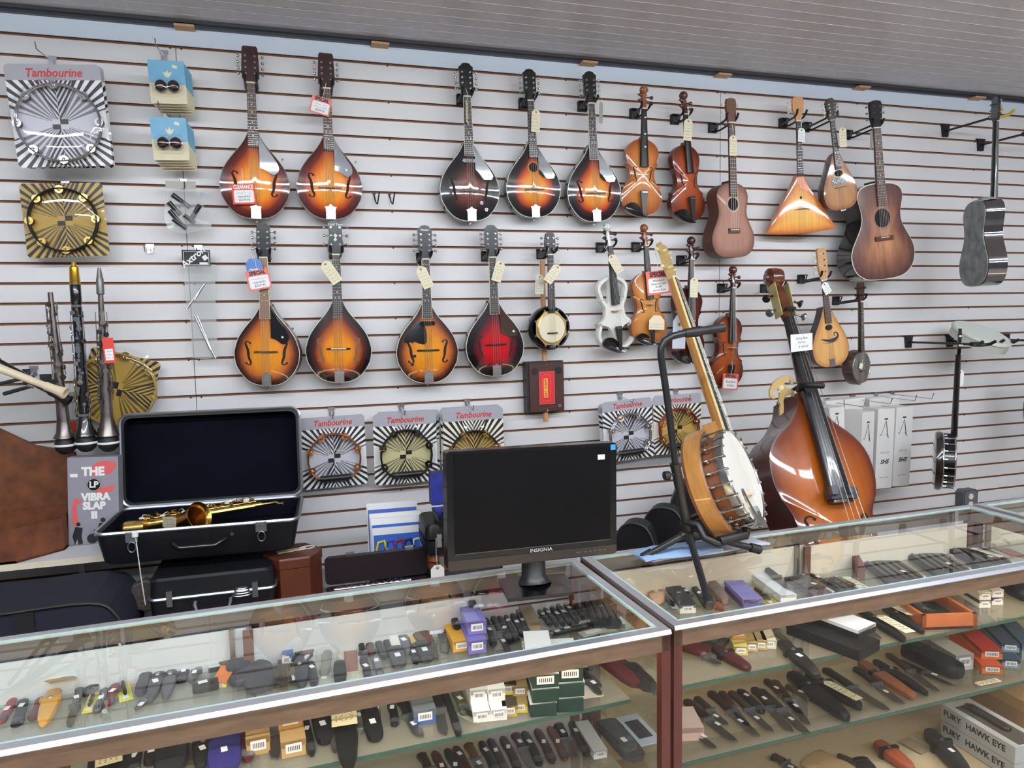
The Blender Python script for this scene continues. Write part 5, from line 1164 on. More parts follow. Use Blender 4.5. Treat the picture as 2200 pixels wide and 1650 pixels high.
# guitar at the right edge, only its near side in the picture
guitar('dark guitar cut by the right edge, side towards the viewer', (2240, 640), (2262, 925), ([(0, 0), (.004, .10), (.02, .165), (.10, .185), (.20, .17), (.27, .135), (.35, .14), (.42, .13), (.47, .08), (.48, .02)], [(.48, .02), (.481, 0)]), 1.0, .87, GBK, mat('black banded side', (24, 22, 24), .3, coat=.5), -.30, .09, (0, .19), yaw=70, bridge=.2, fbv=.4, head=[(-.02, 0), (-.03, .03), (-.03, .12), (.03, .12), (.03, .03), (.02, 0)], headm=BLACK, st=0, bind=BIND, hook=False)
# ---------------------------------------------------------------- glass display cases
ZT = .965; ZA = .735; ZB = .53; ZD = .82; ZC = .33
GLT = glass('case glass', (.975, .99, .985), 1.62); GLF = glass('front glass', (.985, .99, .985), 1.38)
GLS = glass('dusty shelf glass', (.95, .97, .955), 1.5, haze=.22, hazecol=(186, 180, 164), gr=.15)
GED = mat('green glass edge', (60, 92, 78), .2); GEP = mat('pale glass edge', (176, 206, 204), .25)
ALU = mat('satin aluminium', (222, 224, 230), .38, .85); BRZ = mat('brown anodised frame', (124, 98, 76), .42, .2, noise=.22, nscale=60, stretch=(.2, 1, 1)); PST = mat('dark red brown post', (92, 46, 38), .4, .1); DBR = mat('dark rear rail', (112, 104, 96), .45, .2)
CREAM = mat('cream door panel', (214, 208, 194), .6); WDOOR2 = mat('off white door panel', (192, 198, 202), .5); WDOOR = mat('white door panel', (204, 212, 216), .5); LOWT = mat('beige lower board', (206, 196, 172), .7, noise=.03, nscale=30); TAN2 = mat('tan lower board', (222, 190, 140), .7, noise=.04, nscale=30); TAN = mat('tan interior', (186, 166, 130), .7, noise=.04, nscale=30)
def case(org, rz, L_, left, label, doors, D=.52):
    """local x runs right along the front, y back; origin = front right (left=True) or front left corner"""
    t = thing('display_case', label, 'display case', (org[0], org[1], 0), Matrix.Rotation(R(rz), 3, 'Z'), group='glass display cases')
    x0, x1 = (-L_, 0) if left else (0, L_)
    q = MB(); f = .022
    for x in (x0+f/2, x1-f/2):
        for y in (f/2, D-f/2): q.box((x, y, ZT/2+.02), (f, f, ZT-.06), 1)
    q.box(((x0+x1)/2, .008, ZT-.030), (L_, .016, .038)); q.box(((x0+x1)/2, D-.008, ZT-.030), (L_, .016, .038), 2)
    for x in (x0+.008, x1-.008): q.box((x, D/2, ZT-.030), (.016, D, .038))
    q.box(((x0+x1)/2, .010, .30), (L_, .02, .05)); q.build('frame', [BRZ, PST, DBR], t)
    q = MB(); q.cyl((x0+.04, .032, ZT-.040), (x1-.04, .032, ZT-.040), .006, n=8); q.build('added_case_light', mat('added warm case tube', (255, 222, 168), .5, emit=24), t)  # warm tube added behind the front rail to brighten the case interior
    q = MB(); h = .010
    q.box(((x0+x1)/2, .011, ZT-.005), (L_, .022, h)); q.box(((x0+x1)/2, D-.011, ZT-.005), (L_, .022, h))
    for x in (x0+.011, x1-.011): q.box((x, D/2, ZT-.005), (.022, D-.044, h))
    q.add([(x0, 0, ZT-.013), (x1, 0, ZT-.013), (x1, -.006, ZT-.008), (x0, -.006, ZT-.008), (x1, -.0015, ZT+.0005), (x0, -.0015, ZT+.0005), (x1, .006, ZT+.0005), (x0, .006, ZT+.0005)], [(0, 1, 2, 3), (3, 2, 4, 5), (5, 4, 6, 7), (0, 3, 5, 7), (1, 6, 4, 2)]); q.build('top_trim', ALU, t)
    q = MB(); q.box(((x0+x1)/2, D/2, ZT-.0035), (L_-.044, D-.044, .005)); q.build('glass_top', GLT, t)
    q = MB()
    for y in (.0245, D-.0245): q.box(((x0+x1)/2, y, ZT-.0028), (L_-.044, .005, .0062))
    for x in (x0+.0245, x1-.0245): q.box((x, D/2, ZT-.0028), (.005, D-.05, .0062))
    q.build('glass_edge', GEP, t)
    q = MB(); q.box(((x0+x1)/2, .012, (ZT-.05+.32)/2), (L_-.044, .004, ZT-.05-.32)); q.build('front_glass', GLF, t)
    for x in (x0+.012, x1-.012): q = MB(); q.box((x, D/2, (ZT-.05+.32)/2), (.004, D-.044, ZT-.05-.32)); q.build('end_glass', GLF, t)
    for z, ya in ((ZD, .22), (ZA, .14), (ZB, .14)):
        q = MB(); q.box(((x0+x1)/2, (ya+D-.03)/2, z-.004), (L_-.05, D-.03-ya, .008)); q.box(((x0+x1)/2, ya-.0015, z-.004), (L_-.05, .003, .0085), 1); q.build('shelf', [GLS, GED], t)
    q = MB(); q.box(((x0+x1)/2, D/2, ZC-.012), (L_-.03, D-.03, .02)); q.build('deck', TAN, t)
    q = MB(); q.box(((x0+x1)/2, D/2, .16), (L_-.02, D-.04, .28)); q.build('base', BRZ, t)
    for (a, b, m_, y) in doors:
        q = MB(); q.box(((a+b)/2, D-y, (.728+ZT-.05)/2), (b-a, .004, ZT-.05-.728), 0); q.box(((a+b)/2, D-y, (ZC+.728)/2), (b-a, .004, .728-ZC), 2)
        q.box((a+.012, D-y-.003, (ZC+ZT-.05)/2), (.024, .008, ZT-.05-ZC), 1); q.build('sliding_door', [m_, mat('brown door stile', (110, 78, 66), .5), LOWT if left else TAN2], t)
    # shelf standards at the back
    for x in ((x0+x1)/2,):
        for dx in (-.02, .02): q = MB(); q.box((x+dx, D-.04, .62), (.012, .012, .60)); q.build('shelf_standard', STEEL, t)
    return t
C1 = case((1.163, -1.795), 2.25, 1.83, True, 'left glass display case full of knives, nearest the monitor', [(-1.80, -.90, WDOOR, .03), (-.91, -.30, WDOOR2, .045)])
C2 = case((1.179, -1.782), 1.6, 1.52, False, 'right glass display case full of knives, under the banjo stand', [(.02, .78, CREAM, .03), (.76, 1.46, CREAM, .045)])
C3 = case((2.725, -1.738), 1.6, 1.4, False, 'far right glass display case, only its corner in the picture', [(.02, .7, CREAM, .03)])
# ---------------------------------------------------------------- things behind the counter
TBL = mat('grey laminate', (150, 146, 140), .5)
for nm, x0, x1, y0, y1, z in (('left', -.95, .96, -.86, -.03, .60), ('right', 1.60, 2.24, -.72, -.05, .47)):
    t = thing('low_bench', 'low grey bench behind the counter, %s one' % nm, 'bench', ((x0+x1)/2, (y0+y1)/2, 0), group='low benches behind the counter')
    q = MB(); q.box((0, 0, z-.015), (x1-x0, y1-y0, .03)); q.build('bench_top', TBL, t)
    for sx in (-1, 1):
        for sy in (-1, 1): q = MB(); q.box((sx*((x1-x0)/2-.04), sy*((y1-y0)/2-.04), (z-.03)/2), (.04, .04, z-.03)); q.build('leg', TBL, t)
t = thing('wall_shelf', 'white wall shelf at the lower left edge', 'shelf', (0, 0, 0)); q = MB(); q.box((-.83, -.235, .868), (1.14, .43, .022)); q.build('board', mat('white laminate', (226, 226, 230), .4), t); q = MB(); q.box((-.83, -.4515, .868), (1.14, .003, .022)); q.build('edge_band', mat('cream edge band', (232, 220, 196), .5), t)
for x in (-1.2, -.45): q = MB(); q.prism([(-.01, 0), (.01, 0), (.01, .2), (-.01, .2)], 0, .01); q.v = [(x+a, -.02 if c < .19 else -.02+b*3, .655+c) for a, b, c in q.v]; q.box((x, -.15, .850), (.02, .26, .012)); q.build('bracket', STEEL, t)
SHZ = .8795
# open brown wooden case at the left edge
WC = mat('old brown wood', (100, 54, 28), .55, noise=.45, nscale=18, bump=.2); WCd = mat('old brown wood inside', (104, 58, 28), .6, noise=.5, nscale=16, bump=.2)
t = thing('wooden_case', 'open old brown wooden instrument case at the left edge', 'instrument case', (0, 0, SHZ))
bs = [(-1.15, -.45), (-.53, -.45), (-.415, -.345), (-.415, -.12), (-1.15, -.12)]
q = MB(); q.prism([(x, y) for x, y in bs], 0, .008); q.v = [(a, c, -b) for a, b, c in q.v]; q.build('bottom', WCd, t)
q = MB(); n = len(bs)
for k in range(n):
    a, b = Vector(bs[k]), Vector(bs[(k+1) % n]); d = (b-a).normalized(); nn = Vector((-d.y, d.x))*.012
    for z0_, z1_ in ((0, .115),):
        q.add([(a.x, a.y, z0_), (b.x, b.y, z0_), (b.x+nn.x, b.y+nn.y, z0_), (a.x+nn.x, a.y+nn.y, z0_), (a.x, a.y, z1_), (b.x, b.y, z1_), (b.x+nn.x, b.y+nn.y, z1_), (a.x+nn.x, a.y+nn.y, z1_)], [(0, 1, 5, 4), (2, 3, 7, 6), (4, 5, 6, 7), (0, 3, 2, 1), (1, 2, 6, 5), (3, 0, 4, 7)])
q.build('side_wall', WC, t)
q = MB(); q.prism([(-.80, .115), (-.415, .115), (-.42, .310), (-.55, .345), (-.70, .44), (-1.15, .60), (-1.15, .115)], .10, .125); q.build('lid', WCd, t)
q = MB(); q.loft([(Vector((-1.1, -.30, .02)), .02), (Vector((-.85, -.32, .06)), .035), (Vector((-.66, -.30, .05)), .03), (Vector((-.56, -.29, .02)), .008)], 10); q.build('cushion', mat('crimson velvet', (120, 24, 40), .8), t, smooth=60)
# vibraslap box
LG = mat('purple grey carton', (146, 142, 152), .5); tl, br = AT(146, 994, -.33), AT(236, 1160, -.33)
t = thing('vibraslap_box', 'grey Vibra Slap box with red and black print on the white shelf', 'box', (AT(196, 1150, -.33).x, -.30, SHZ), Matrix.Rotation(R(-3), 3, 'Z') @ Matrix.Rotation(R(2), 3, 'Y') @ Matrix.Rotation(R(-3), 3, 'X'))
W_, H_ = .165, .315; q = MB(); q.box((0, .03, H_/2), (W_, .06, H_)); q.build('box', LG, t)
rp = mat('coral print', (214, 96, 92), .6)
q = MB(); q.prism(cat([(-.005, .245), (.0, .285), (.03, .300), (.07, .295), (.075, .275), (.05, .25), (.03, .262), (.01, .25), (-.005, .245)], 3)[:-1], 0, .0006); q.prism(cat([(.02, .175), (.06, .190), (.07, .21), (.03, .205), (.005, .19), (.02, .175)], 3)[:-1], 0, .0006); q.prism([(-.068, .07), (-.05, .07), (-.055, .14), (-.035, .16), (-.06, .17), (-.072, .13)], 0, .0006); q.build('swirl_print', rp, t)
PX = WHITE
text('THE', .042, (.0, .0008, .262), PX, t, bold=.0022, sx=.95); q = MB(); q.disc((.002, .215), .024, .0006, 28); q.build('round_logo', BLACK, t); q = MB(); q.ring((.002, -.0009, .215), .022, .0008, n=28); q.build('logo_ring', WHITE, t); text('LP', .030, (.002, .0013, .215), WHITE, t, bold=.001)
text('VIBRA', .036, (.008, .0008, .170), PX, t, bold=.0022, sx=.95); text('SLAP', .036, (.002, .0008, .138), PX, t, bold=.0022, sx=.95); text('II', .034, (.002, .0008, .104), PX, t, bold=.0022, sx=1.2)
q = MB(); q.box((-.062, -.0006, .25), (.024, .001, .012)); q.build('white_sticker', WHITE, t)
rnd = random.Random(6)
for cx, s_ in ((-.05, 1.0), (.03, 1.2), (.066, .8)):
    q = MB(); q.disc((cx, .062*s_+.012), .007*s_, .0006, 12); q.prism([(cx-.012*s_, .0), (cx-.004, .02), (cx, .0), (cx+.014*s_, .004), (cx+.010*s_, .03), (cx+.014*s_, .05*s_+.01), (cx-.010*s_, .055*s_+.01), (cx-.02*s_, .03)], .0, .0008)
    if s_ > 1: q.prism([(cx-.03, .04), (cx-.02, .036), (cx-.02, .05), (cx-.03, .052)], 0, .0008); q.disc((cx-.035, .02), .018, .0006, 16)
    q.build('player_print', BLKM, t)
# open saxophone case
BLC = mat('black grained shell', (18, 18, 22), .45, bump=.2, nscale=120); NAVY = mat('navy plush', (8, 9, 20), .95, spec=.1, noise=.35, nscale=10); ALR = mat('case rim aluminium', (186, 190, 200), .3, .9)
t = thing('saxophone_case', 'open black hard case with navy plush lining holding the gold saxophone', 'instrument case', (.055, -.60, .877), Matrix.Rotation(R(-3.2), 3, 'Z'))
W_, D_, H_ = .645, .34, .105
def rr(w_, h_, r, n=5):
    o = []
    for cx, cy, a0 in ((w_/2-r, h_/2-r, 0), (-w_/2+r, h_/2-r, 90), (-w_/2+r, -h_/2+r, 180), (w_/2-r, -h_/2+r, 270)):
        for j in range(n+1): a = R(a0+90*j/n); o.append((cx+r*math.cos(a), cy+r*math.sin(a)))
    return o
def tray(mb, w_, d_, h_, r, wall, mo, mi_, taper=.94, fl=.03):
    """open tray, floor at z=0, mouth at z=h_"""
    O = rr(w_, d_, r); I = rr(w_-2*wall, d_-2*wall, r*.8); n = len(O); vs = []
    for P_, s_, z in ((O, taper*.97, 0), (O, taper, .008), (O, 1, h_), (I, 1, h_), (I, taper, fl)): vs += [(x*s_, y*s_, z) for x, y in P_]
    fs = [(k*n+j, k*n+(j+1) % n, (k+1)*n+(j+1) % n, (k+1)*n+j) for k in range(4) for j in range(n)]; mi = [mo]*2*n+[mo]*n+[mi_]*n
    fs += [tuple(range(n-1, -1, -1)), tuple(4*n+j for j in range(n))]; mi += [mo, mi_]; mb.add(vs, fs, mi)
q = MB(); tray(q, W_, D_, H_, .035, .014, 0, 1, fl=.05); q.v = [(x, y+D_/2, z) for x, y, z in q.v]; q.build('base_shell', [BLC, NAVY], t, smooth=35)
q = MB(); pr = rr(W_, D_, .035); q.tube([Vector((x, y+D_/2, H_+.002)) for x, y in pr+[pr[0]]], .0065, 6); q.build('base_rim', ALR, t, smooth=50)
# lid stands up at the back, open side to the front
lid = thing('lid', None, None, (0, D_+.004, H_+.004), Matrix.Rotation(R(97), 3, 'X')); lid.parent = t
for k in ('label', 'category'):
    if k in lid: del lid[k]
bpy.data.objects.remove(lid)
HL = .345; ML = Matrix.Translation((0, D_+.012, H_+.006)) @ Matrix.Rotation(R(84), 4, 'X')
q = MB(); O = rr(W_, HL, .035); I = rr(W_-.028, HL-.028, .028); n = len(O); vs = []
for P_, z in ((O, -.075), (O, 0), (I, 0), (I, -.055)): vs += [tuple(ML @ Vector((x, y+HL/2, z))) for x, y in P_]
q.add(vs, [(k*n+j, k*n+(j+1) % n, (k+1)*n+(j+1) % n, (k+1)*n+j) for k in range(3) for j in range(n)]+[tuple(range(n-1, -1, -1)), tuple(3*n+j for j in range(n))], [0]*2*n+[1]*n+[0, 1]); q.build('lid', [BLC, NAVY], t, smooth=35)
q = MB(); q.tube([ML @ Vector((x, y+HL/2, .002)) for x, y in O+[O[0]]], .006, 6); q.build('lid_rim', ALR, t, smooth=50)
for x in (-.205, .20): 
    q = MB(); q.box((x, -.006, H_-.012), (.036, .006, .034)); q.box((x, -.010, H_-.002), (.026, .006, .012)); q.build('latch', ALR, t); q = MB(); q.ring((x, -.010, H_-.045), .012, .0025, sy=1.4); q.build('latch_loop', STEEL, t, smooth=60)
q = MB(); q.tube([Vector((-.085, -.004, .062)), Vector((-.07, -.026, .058)), Vector((-.055, -.034, .050)), Vector((.055, -.034, .050)), Vector((.07, -.026, .058)), Vector((.085, -.004, .062))], .0075, 8); q.build('handle', BLACK, t, smooth=60)
q = MB(); q.disc((.105, .075), .006, 0, 12, t=.004); q.build('lock', STEEL, t)
bz = .877+.052
# saxophone inside
def sax():
    t = thing('saxophone', 'gold saxophone lying in the open navy lined case', 'saxophone', (.035, -.445, bz+.03), Matrix.Rotation(R(-3), 3, 'Z'), s=.80)
    q = MB(); q.loft([(Vector((-.25, .02, 0)), .030), (Vector((-.18, .03, .004)), .026), (Vector((-.02, .05, .02)), .021), (Vector((.16, .07, .035)), .016), (Vector((.265, .08, .042)), .013)], 16); q.build('body_tube', GOLD, t, smooth=50)
    q = MB(); q.loft([(Vector((-.25, .02, 0)), .030), (Vector((-.285, -.01, .004)), .030), (Vector((-.27, -.05, .010)), .032), (Vector((-.20, -.055, .012)), .036)], 14); q.build('bow', GOLD, t, smooth=50)
    q = MB(); q.lathe([(.034, -.22), (.040, -.10), (.048, -.03), (.060, .0), (.062, .003), (.058, .001), (.045, -.03), (.030, -.1)], (0, 0, 0), 'x', 28); o = q.build('bell', mat('dark lacquered gold', (190, 150, 76), .25, 1), t, smooth=50); o.location = (.02, -.075, .05); o.rotation_euler = (0, R(-22), R(-38))
    q = MB(); q.tube([Vector((.265, .08, .042)), Vector((.30, .08, .044)), Vector((.33, .07, .050)), Vector((.345, .06, .042)), Vector((.36, .055, .046))], .008, 8); q.build('neck_tube', GOLD, t, smooth=50)
    rnd = random.Random(11)
    for k in range(22):
        x = -.23+k*.0215; yb = .02+(x+.25)*.12; zb = .03+(x+.25)*.07; q = MB(); oy = rnd.uniform(-.03, .012)
        q.lathe([(0, 0), (.011, 0), (.012, .003), (.009, .006), (0, .006)], (x, yb+oy, zb+.004), 'z', 16); q.tube([Vector((x, yb+oy, zb+.010)), Vector((x+rnd.uniform(-.02, .02), yb+oy+.02, zb+.016)), Vector((x+rnd.uniform(-.03, .03), yb+.03, zb+.006))], .002, 5); q.build('key', GOLD if k % 4 else IVORY, t, smooth=40)
    for dy, dz in ((.012, .02), (-.02, .028), (-.035, .01)): q = MB(); q.cyl((-.22, .02+dy, .006+dz), (.24, .075+dy, .036+dz), .0024, n=6); q.build('key_rod', GOLD, t)
sax()
price_tag((364, 1124), -.575, 'cream tag lying over the front rim of the saxophone case', (.042, .06), rot=190, rows=3, lean=-35, strv=.0, hole=False)
t = thing('price_tag', 'white tag string hanging down from the saxophone case latch', 'tag', AT(292, 1165, -.63)); q = MB(); q.tube([Vector((0, 0, .02)), Vector((.004, 0, -.05)), Vector((.006, .01, -.12)), Vector((.012, .02, -.22))], .0018, 5); q.build('string', COTTON, t); q = MB(); q.lathe([(0, -.012), (.010, -.006), (.010, .008), (0, .014)], (-.001, 0, .025), 'z', 10); q.build('label', WHITE, t, smooth=50)
# two stacked black hard cases
def hardcase(label, c, W_, D_, H_, rz, rim=True, cat_='instrument case', handle=True, shell=None, rimm=None, latch=ALR, name='hard_case', lidf=.5):
    t = thing(name, label, cat_, c, Matrix.Rotation(R(rz), 3, 'Z')); r = .025
    for part, z0_, z1_ in (('base_shell', 0, H_*lidf-.004), ('lid', H_*lidf+.004, H_)):
        q = MB(); O = rr(W_, D_, r); n = len(O); vs = []; lv = [(0, .95), (.006, .985), (z1_-z0_, 1)] if part == 'base_shell' else [(0, 1), (z1_-z0_-.008, .985), (z1_-z0_, .94)]
        for z, s_ in lv: vs += [(x*s_, y*s_+D_/2, z0_+z) for x, y in O]
        q.add(vs, [(k*n+j, k*n+(j+1) % n, (k+1)*n+(j+1) % n, (k+1)*n+j) for k in range(2) for j in range(n)]+[tuple(range(n-1, -1, -1)), tuple(2*n+j for j in range(n))]); q.build(part, shell or BLC, t, smooth=35)
    if rim: q = MB(); O = rr(W_+.004, D_+.004, r); q.tube([Vector((x, y+D_/2, H_*lidf)) for x, y in O+[O[0]]], .0055, 6); q.build('rim', rimm or ALR, t, smooth=50)
    if handle: q = MB(); z = H_*lidf-.02; q.tube([Vector((-.055, -.003, z)), Vector((-.055, -.020, z-.004)), Vector((-.045, -.028, z-.035)), Vector((.045, -.028, z-.035)), Vector((.055, -.020, z-.004)), Vector((.055, -.003, z))], .0055, 8); q.build('handle', mat('grey handle', (110, 110, 116), .4), t, smooth=60)
    for x in (-W_*.34, W_*.34): q = MB(); q.box((x, -.005, H_*lidf), (.018, .007, .05)); q.build('latch', latch, t)
    return t
hardcase('black hard case with silver rim and grey handle under the open saxophone case', (.095, -.66, .702), .39, .30, .135, -1)
hardcase('lower black hard case at the bottom of the stack under the saxophone case', (.10, -.69, .601), .43, .32, .098, -2, rim=False, handle=False)
t = thing('wrapped_cable', 'shiny grey coil lying on the lower black case front', 'cable', AT(520, 1275, -.715)); q = MB(); 
for k in range(4): q.ring((.0, -.01+.004*k, .006*k), .030-.004*k, .0022, 'z', 20, 5, sy=.5)
q.build('coil', STEEL, t, smooth=60)
t = thing('concertina_end', 'small round grey brown disc with petal holes beside the black cases', 'concertina', AT(317, 1274, -.56), Matrix.Rotation(R(0), 3, 'Z')); q = MB(); q.lathe([(0, .0), (.055, 0), (.057, .004), (.055, .03), (.05, .034), (0, .034)], (0, 0, 0), 'y', 8); q.build('body', mat('grey brown board', (58, 53, 50), .6), t)
q = MB()
for cx, cz in ((-.012, .018), (-.012, -.022)):
    for a in range(5): q.disc((cx+.010*math.cos(a*1.257), cz+.010*math.sin(a*1.257)), .004, .034, 8)
q.build('petal_hole', mat('hole ochre', (92, 80, 56), .8), t)
# navy soft case under the shelf
NV = mat('navy canvas', (15, 18, 36), .8, noise=.1, nscale=60)
t = thing('soft_case', 'large navy blue soft case with black trim under the white shelf', 'instrument case', (-.145, -.80, .601)); q = MB()
pl = cat([(-.85, .0), (-.3, .0), (-.06, .0), (-.01, .03), (.0, .11), (-.02, .19), (-.09, .235), (-.35, .232), (-.85, .225)], 4); q.prism(pl, -.30, 0); q.build('shell', NV, t)
q = MB(); q.tube([Vector((u, -.002, v)) for u, v in pl[4:-2]], .006, 6); q.build('trim', BLKM, t, smooth=60); q = MB(); q.prism([(-.28, .0), (-.23, .0), (-.235, .234), (-.285, .234)], 0, .004); q.build('strap', BLKM, t)
q = MB(); q.prism([(-.10, .045), (-.072, .040), (-.070, .052), (-.098, .058)], 0, .001); q.prism([(-.024, .125), (-.016, .085), (-.010, .086), (-.016, .128)], 0, .003); q.build('sticker', WHITE, t)
# hexagonal wooden box
HX = mat('hexagonal box wood', (92, 46, 28), .4, coat=.3, noise=.15, nscale=10); t = thing('hexagonal_box', 'hexagonal brown wooden box with a tag on its lid', 'box', (.352, -.52, .601), Matrix.Rotation(R(4), 3, 'Z'))
q = MB()
def hexp(mb, r, z0_, z1_, r2=None):
    P = [(r*math.cos(R(60*k)), r*math.sin(R(60*k))) for k in range(6)]; P2 = [(x*(r2 or r)/r, y*(r2 or r)/r) for x, y in P]
    mb.add([(x, y, z0_) for x, y in P]+[(x, y, z1_) for x, y in P2], [tuple(range(5, -1, -1)), tuple(range(6, 12))]+[(j, (j+1) % 6, 6+(j+1) % 6, 6+j) for j in range(6)])
hexp(q, .100, 0, .205); q.build('body', HX, t); q = MB(); hexp(q, .103, .207, .237); hexp(q, .103, .237, .243, .098); q.build('lid', HX, t)
t = thing('price_tag', 'cream tag with string lying on the hexagonal box', 'tag', (.349, -.52, .8455), Matrix.Rotation(R(12), 3, 'Z')); q = MB(); q.box((0, 0, .001), (.10, .03, .0015)); q.build('card', MANILA, t); q = MB(); q.ring((.055, 0, .002), .026, .002, 'z', 24, 5, sy=.6); q.build('string', COTTON, t, smooth=60)
q = MB(); rnd = random.Random(2); [q.box((-.04+.012*k, rnd.uniform(-.006, .006), .0022), (.009, .003, .0005), M=Matrix.Rotation(rnd.uniform(-.8, .8), 3, 'Z')) for k in range(7)]; q.build('handwriting', INK, t)
# flute case, magazines, small cases
CR = mat('dark crimson plush', (26, 8, 14), .9); t = thing('flute_case', 'open long black case with dark crimson lining at the counter edge', 'instrument case', (.655, -.50, .601))
q = MB(); q.prism(rr(.385, .10, .02), -.03, 0, 1, 0); q.v = [(a, b, c+.142) for a, b, c in q.v]; q.build('lid', [BLC, CR], t); q = MB(); tray(q, .385, .10, .088, .02, .008, 0, 1, fl=.05); q.v = [(x, y-.055, z) for x, y, z in q.v]; q.build('base_shell', [BLC, CR], t)
for x in (-.10, .12): q = MB(); q.box((x, .012, .196), (.03, .024, .012)); q.build('latch', STEEL, t)
t = thing('flute', 'silver flute lying in the long black case', 'flute', (.63, -.555, .692)); q = MB(); q.cyl((-.14, 0, 0), (.14, .006, 0), .0095, n=14); q.build('tube', CHROME, t, smooth=40)
for k in range(11): q = MB(); q.lathe([(0, 0), (.007, 0), (.007, .004), (0, .005)], (-.12+k*.022, .001, .009), 'z', 12); q.tube([Vector((-.12+k*.022, 0, .014)), Vector((-.11+k*.022, .008, .016))], .0015, 5); q.build('key', CHROME, t, smooth=40)
BLU = mat('blue cover', (58, 104, 190), .35); BL2 = mat('deep blue cover', (84, 106, 190), .35)
for k, (x, y, z, lab) in enumerate(((.752, -.40, .852, 'front blue catalogue showing coloured saxophones'), (.750, -.375, .885, 'second catalogue, its white top edge showing'), (.748, -.35, .897, 'third catalogue, its white top edge showing'), (.742, -.31, .93, 'tallest blue catalogue at the back of the row'))):
    t = thing('catalogue', lab, 'catalogue', (x, y, .602), Matrix.Rotation(R(-3), 3, 'Z') @ Matrix.Rotation(R(-6), 3, 'X'), group='blue catalogues standing on the bench'); H_ = z-.602
    q = MB(); q.box((0, .008, H_/2), (.205, .014, H_), 0); q.build('pages', WHITE, t); q = MB(); q.box((0, -.0005, H_/2-.012), (.195, .002, H_-.028)); q.build('cover', BLU if k < 3 else BL2, t)
    if k == 0:
        for j, cc in enumerate(((226, 206, 60), (70, 74, 170), (160, 40, 70), (30, 40, 80), (225, 228, 235))):
            q = MB(); x = -.07+j*.035; q.tube([Vector((x-.018, -.003, H_-.085)), Vector((x-.010, -.003, H_-.055)), Vector((x+.012, -.003, H_-.050)), Vector((x+.022, -.003, H_-.085)), Vector((x+.022, -.003, H_-.11))], .006, 6); q.build('saxophone_print', mat('print %d' % j, cc, .4), t, smooth=60)
hardcase('brown leather case at the bottom right of the small case stack left of the monitor', (.985, -.56, .715), .29, .19, .068, -2, rim=False, handle=False, shell=mat('brown leather', (128, 74, 46), .5), latch=STEEL, name='leather_case')
hardcase('black clarinet case resting on the brown leather case', (.985, -.58, .785), .32, .21, .115, -2, rim=False, handle=False, name='clarinet_case')
hardcase('black case below the brown leather one', (.985, -.55, .602), .30, .20, .11, -2, rim=False, handle=False)
t = thing('open_small_case', 'small open black case lined in bright blue left of the monitor', 'instrument case', (.965, -.56, .902)); VB = mat('bright blue velvet', (26, 36, 120), .7, noise=.4, nscale=30)
q = MB(); tray(q, .20, .14, .045, .01, .006, 0, 1, fl=.02); q.build('base_shell', [BLC, VB], t); q = MB(); q.prism(rr(.20, .13, .01), -.03, 0, 1, 0); q.v = [(a, b+.075, c+.115) for a, b, c in q.v]; q.build('lid', [BLC, VB], t)
for k in range(3): q = MB(); q.cyl((-.07, -.03+k*.025, .04), (.06, -.03+k*.025, .04), .009, n=10); q.build('clarinet_joint', BLACK, t, smooth=40); 
q = MB(); [q.cyl((-.06+j*.03, -.035, .05), (-.045+j*.03, -.035, .05), .004, n=6) for j in range(4)]; q.build('silver_key', CHROME, t)
price_tag((940, 1228), -.62, 'white tag with string hanging left of the monitor', (.05, .05), rot=0, card=WHITE, rows=0, strv=.10)
# small round ended cases behind the stand
for k, (px, ang, w_, hh, lab) in enumerate(((1362, -38, .17, .36, 'round ended black case with gold latch, left of the stand'), (1425, -38, .19, .37, 'round ended black case behind the stand post'), (1488, -30, .21, .42, 'tallest black case behind the stand, with white tape'), (1560, -30, .19, .33, 'low black case behind the large banjo'))):
    p = AT(px, 1120, (-.60, -.46, -.30, -.20)[k]); t = thing('instrument_case', lab, 'instrument case', (p.x, p.y, .472), Matrix.Rotation(R(ang), 3, 'Z'), group='black cases on the right bench'); q = MB()
    pl = cat([(-w_/2, 0), (-w_/2, hh*.5), (-w_*.48, hh*.75), (-w_*.30, hh*.95), (0, hh), (w_*.30, hh*.95), (w_*.48, hh*.75), (w_/2, hh*.5), (w_/2, 0)], 4); q.prism(pl, -.09, 0); q.build('shell', BLC, t); q = MB(); q.tube([Vector((u, -.001, v)) for u, v in pl], .004, 6); q.build('piping', mat('dark grey piping', (58, 58, 60), .5), t, smooth=60)
    if k == 0: q = MB(); q.box((w_*.52, .05, hh*.60), (.012, .045, .014)); q.box((w_*.54, .05, hh*.58), (.014, .018, .03)); q.build('latch', GOLD, t); q = MB(); q.disc((-.02, hh*.66), .006, 0, 10, sy=.6, t=.001); q.build('sticker', WHITE, t)
    if k == 2: q = MB(); q.box((w_*.505, .05, hh*.8), (.004, .02, .09)); q.build('tape', WHITE, t)
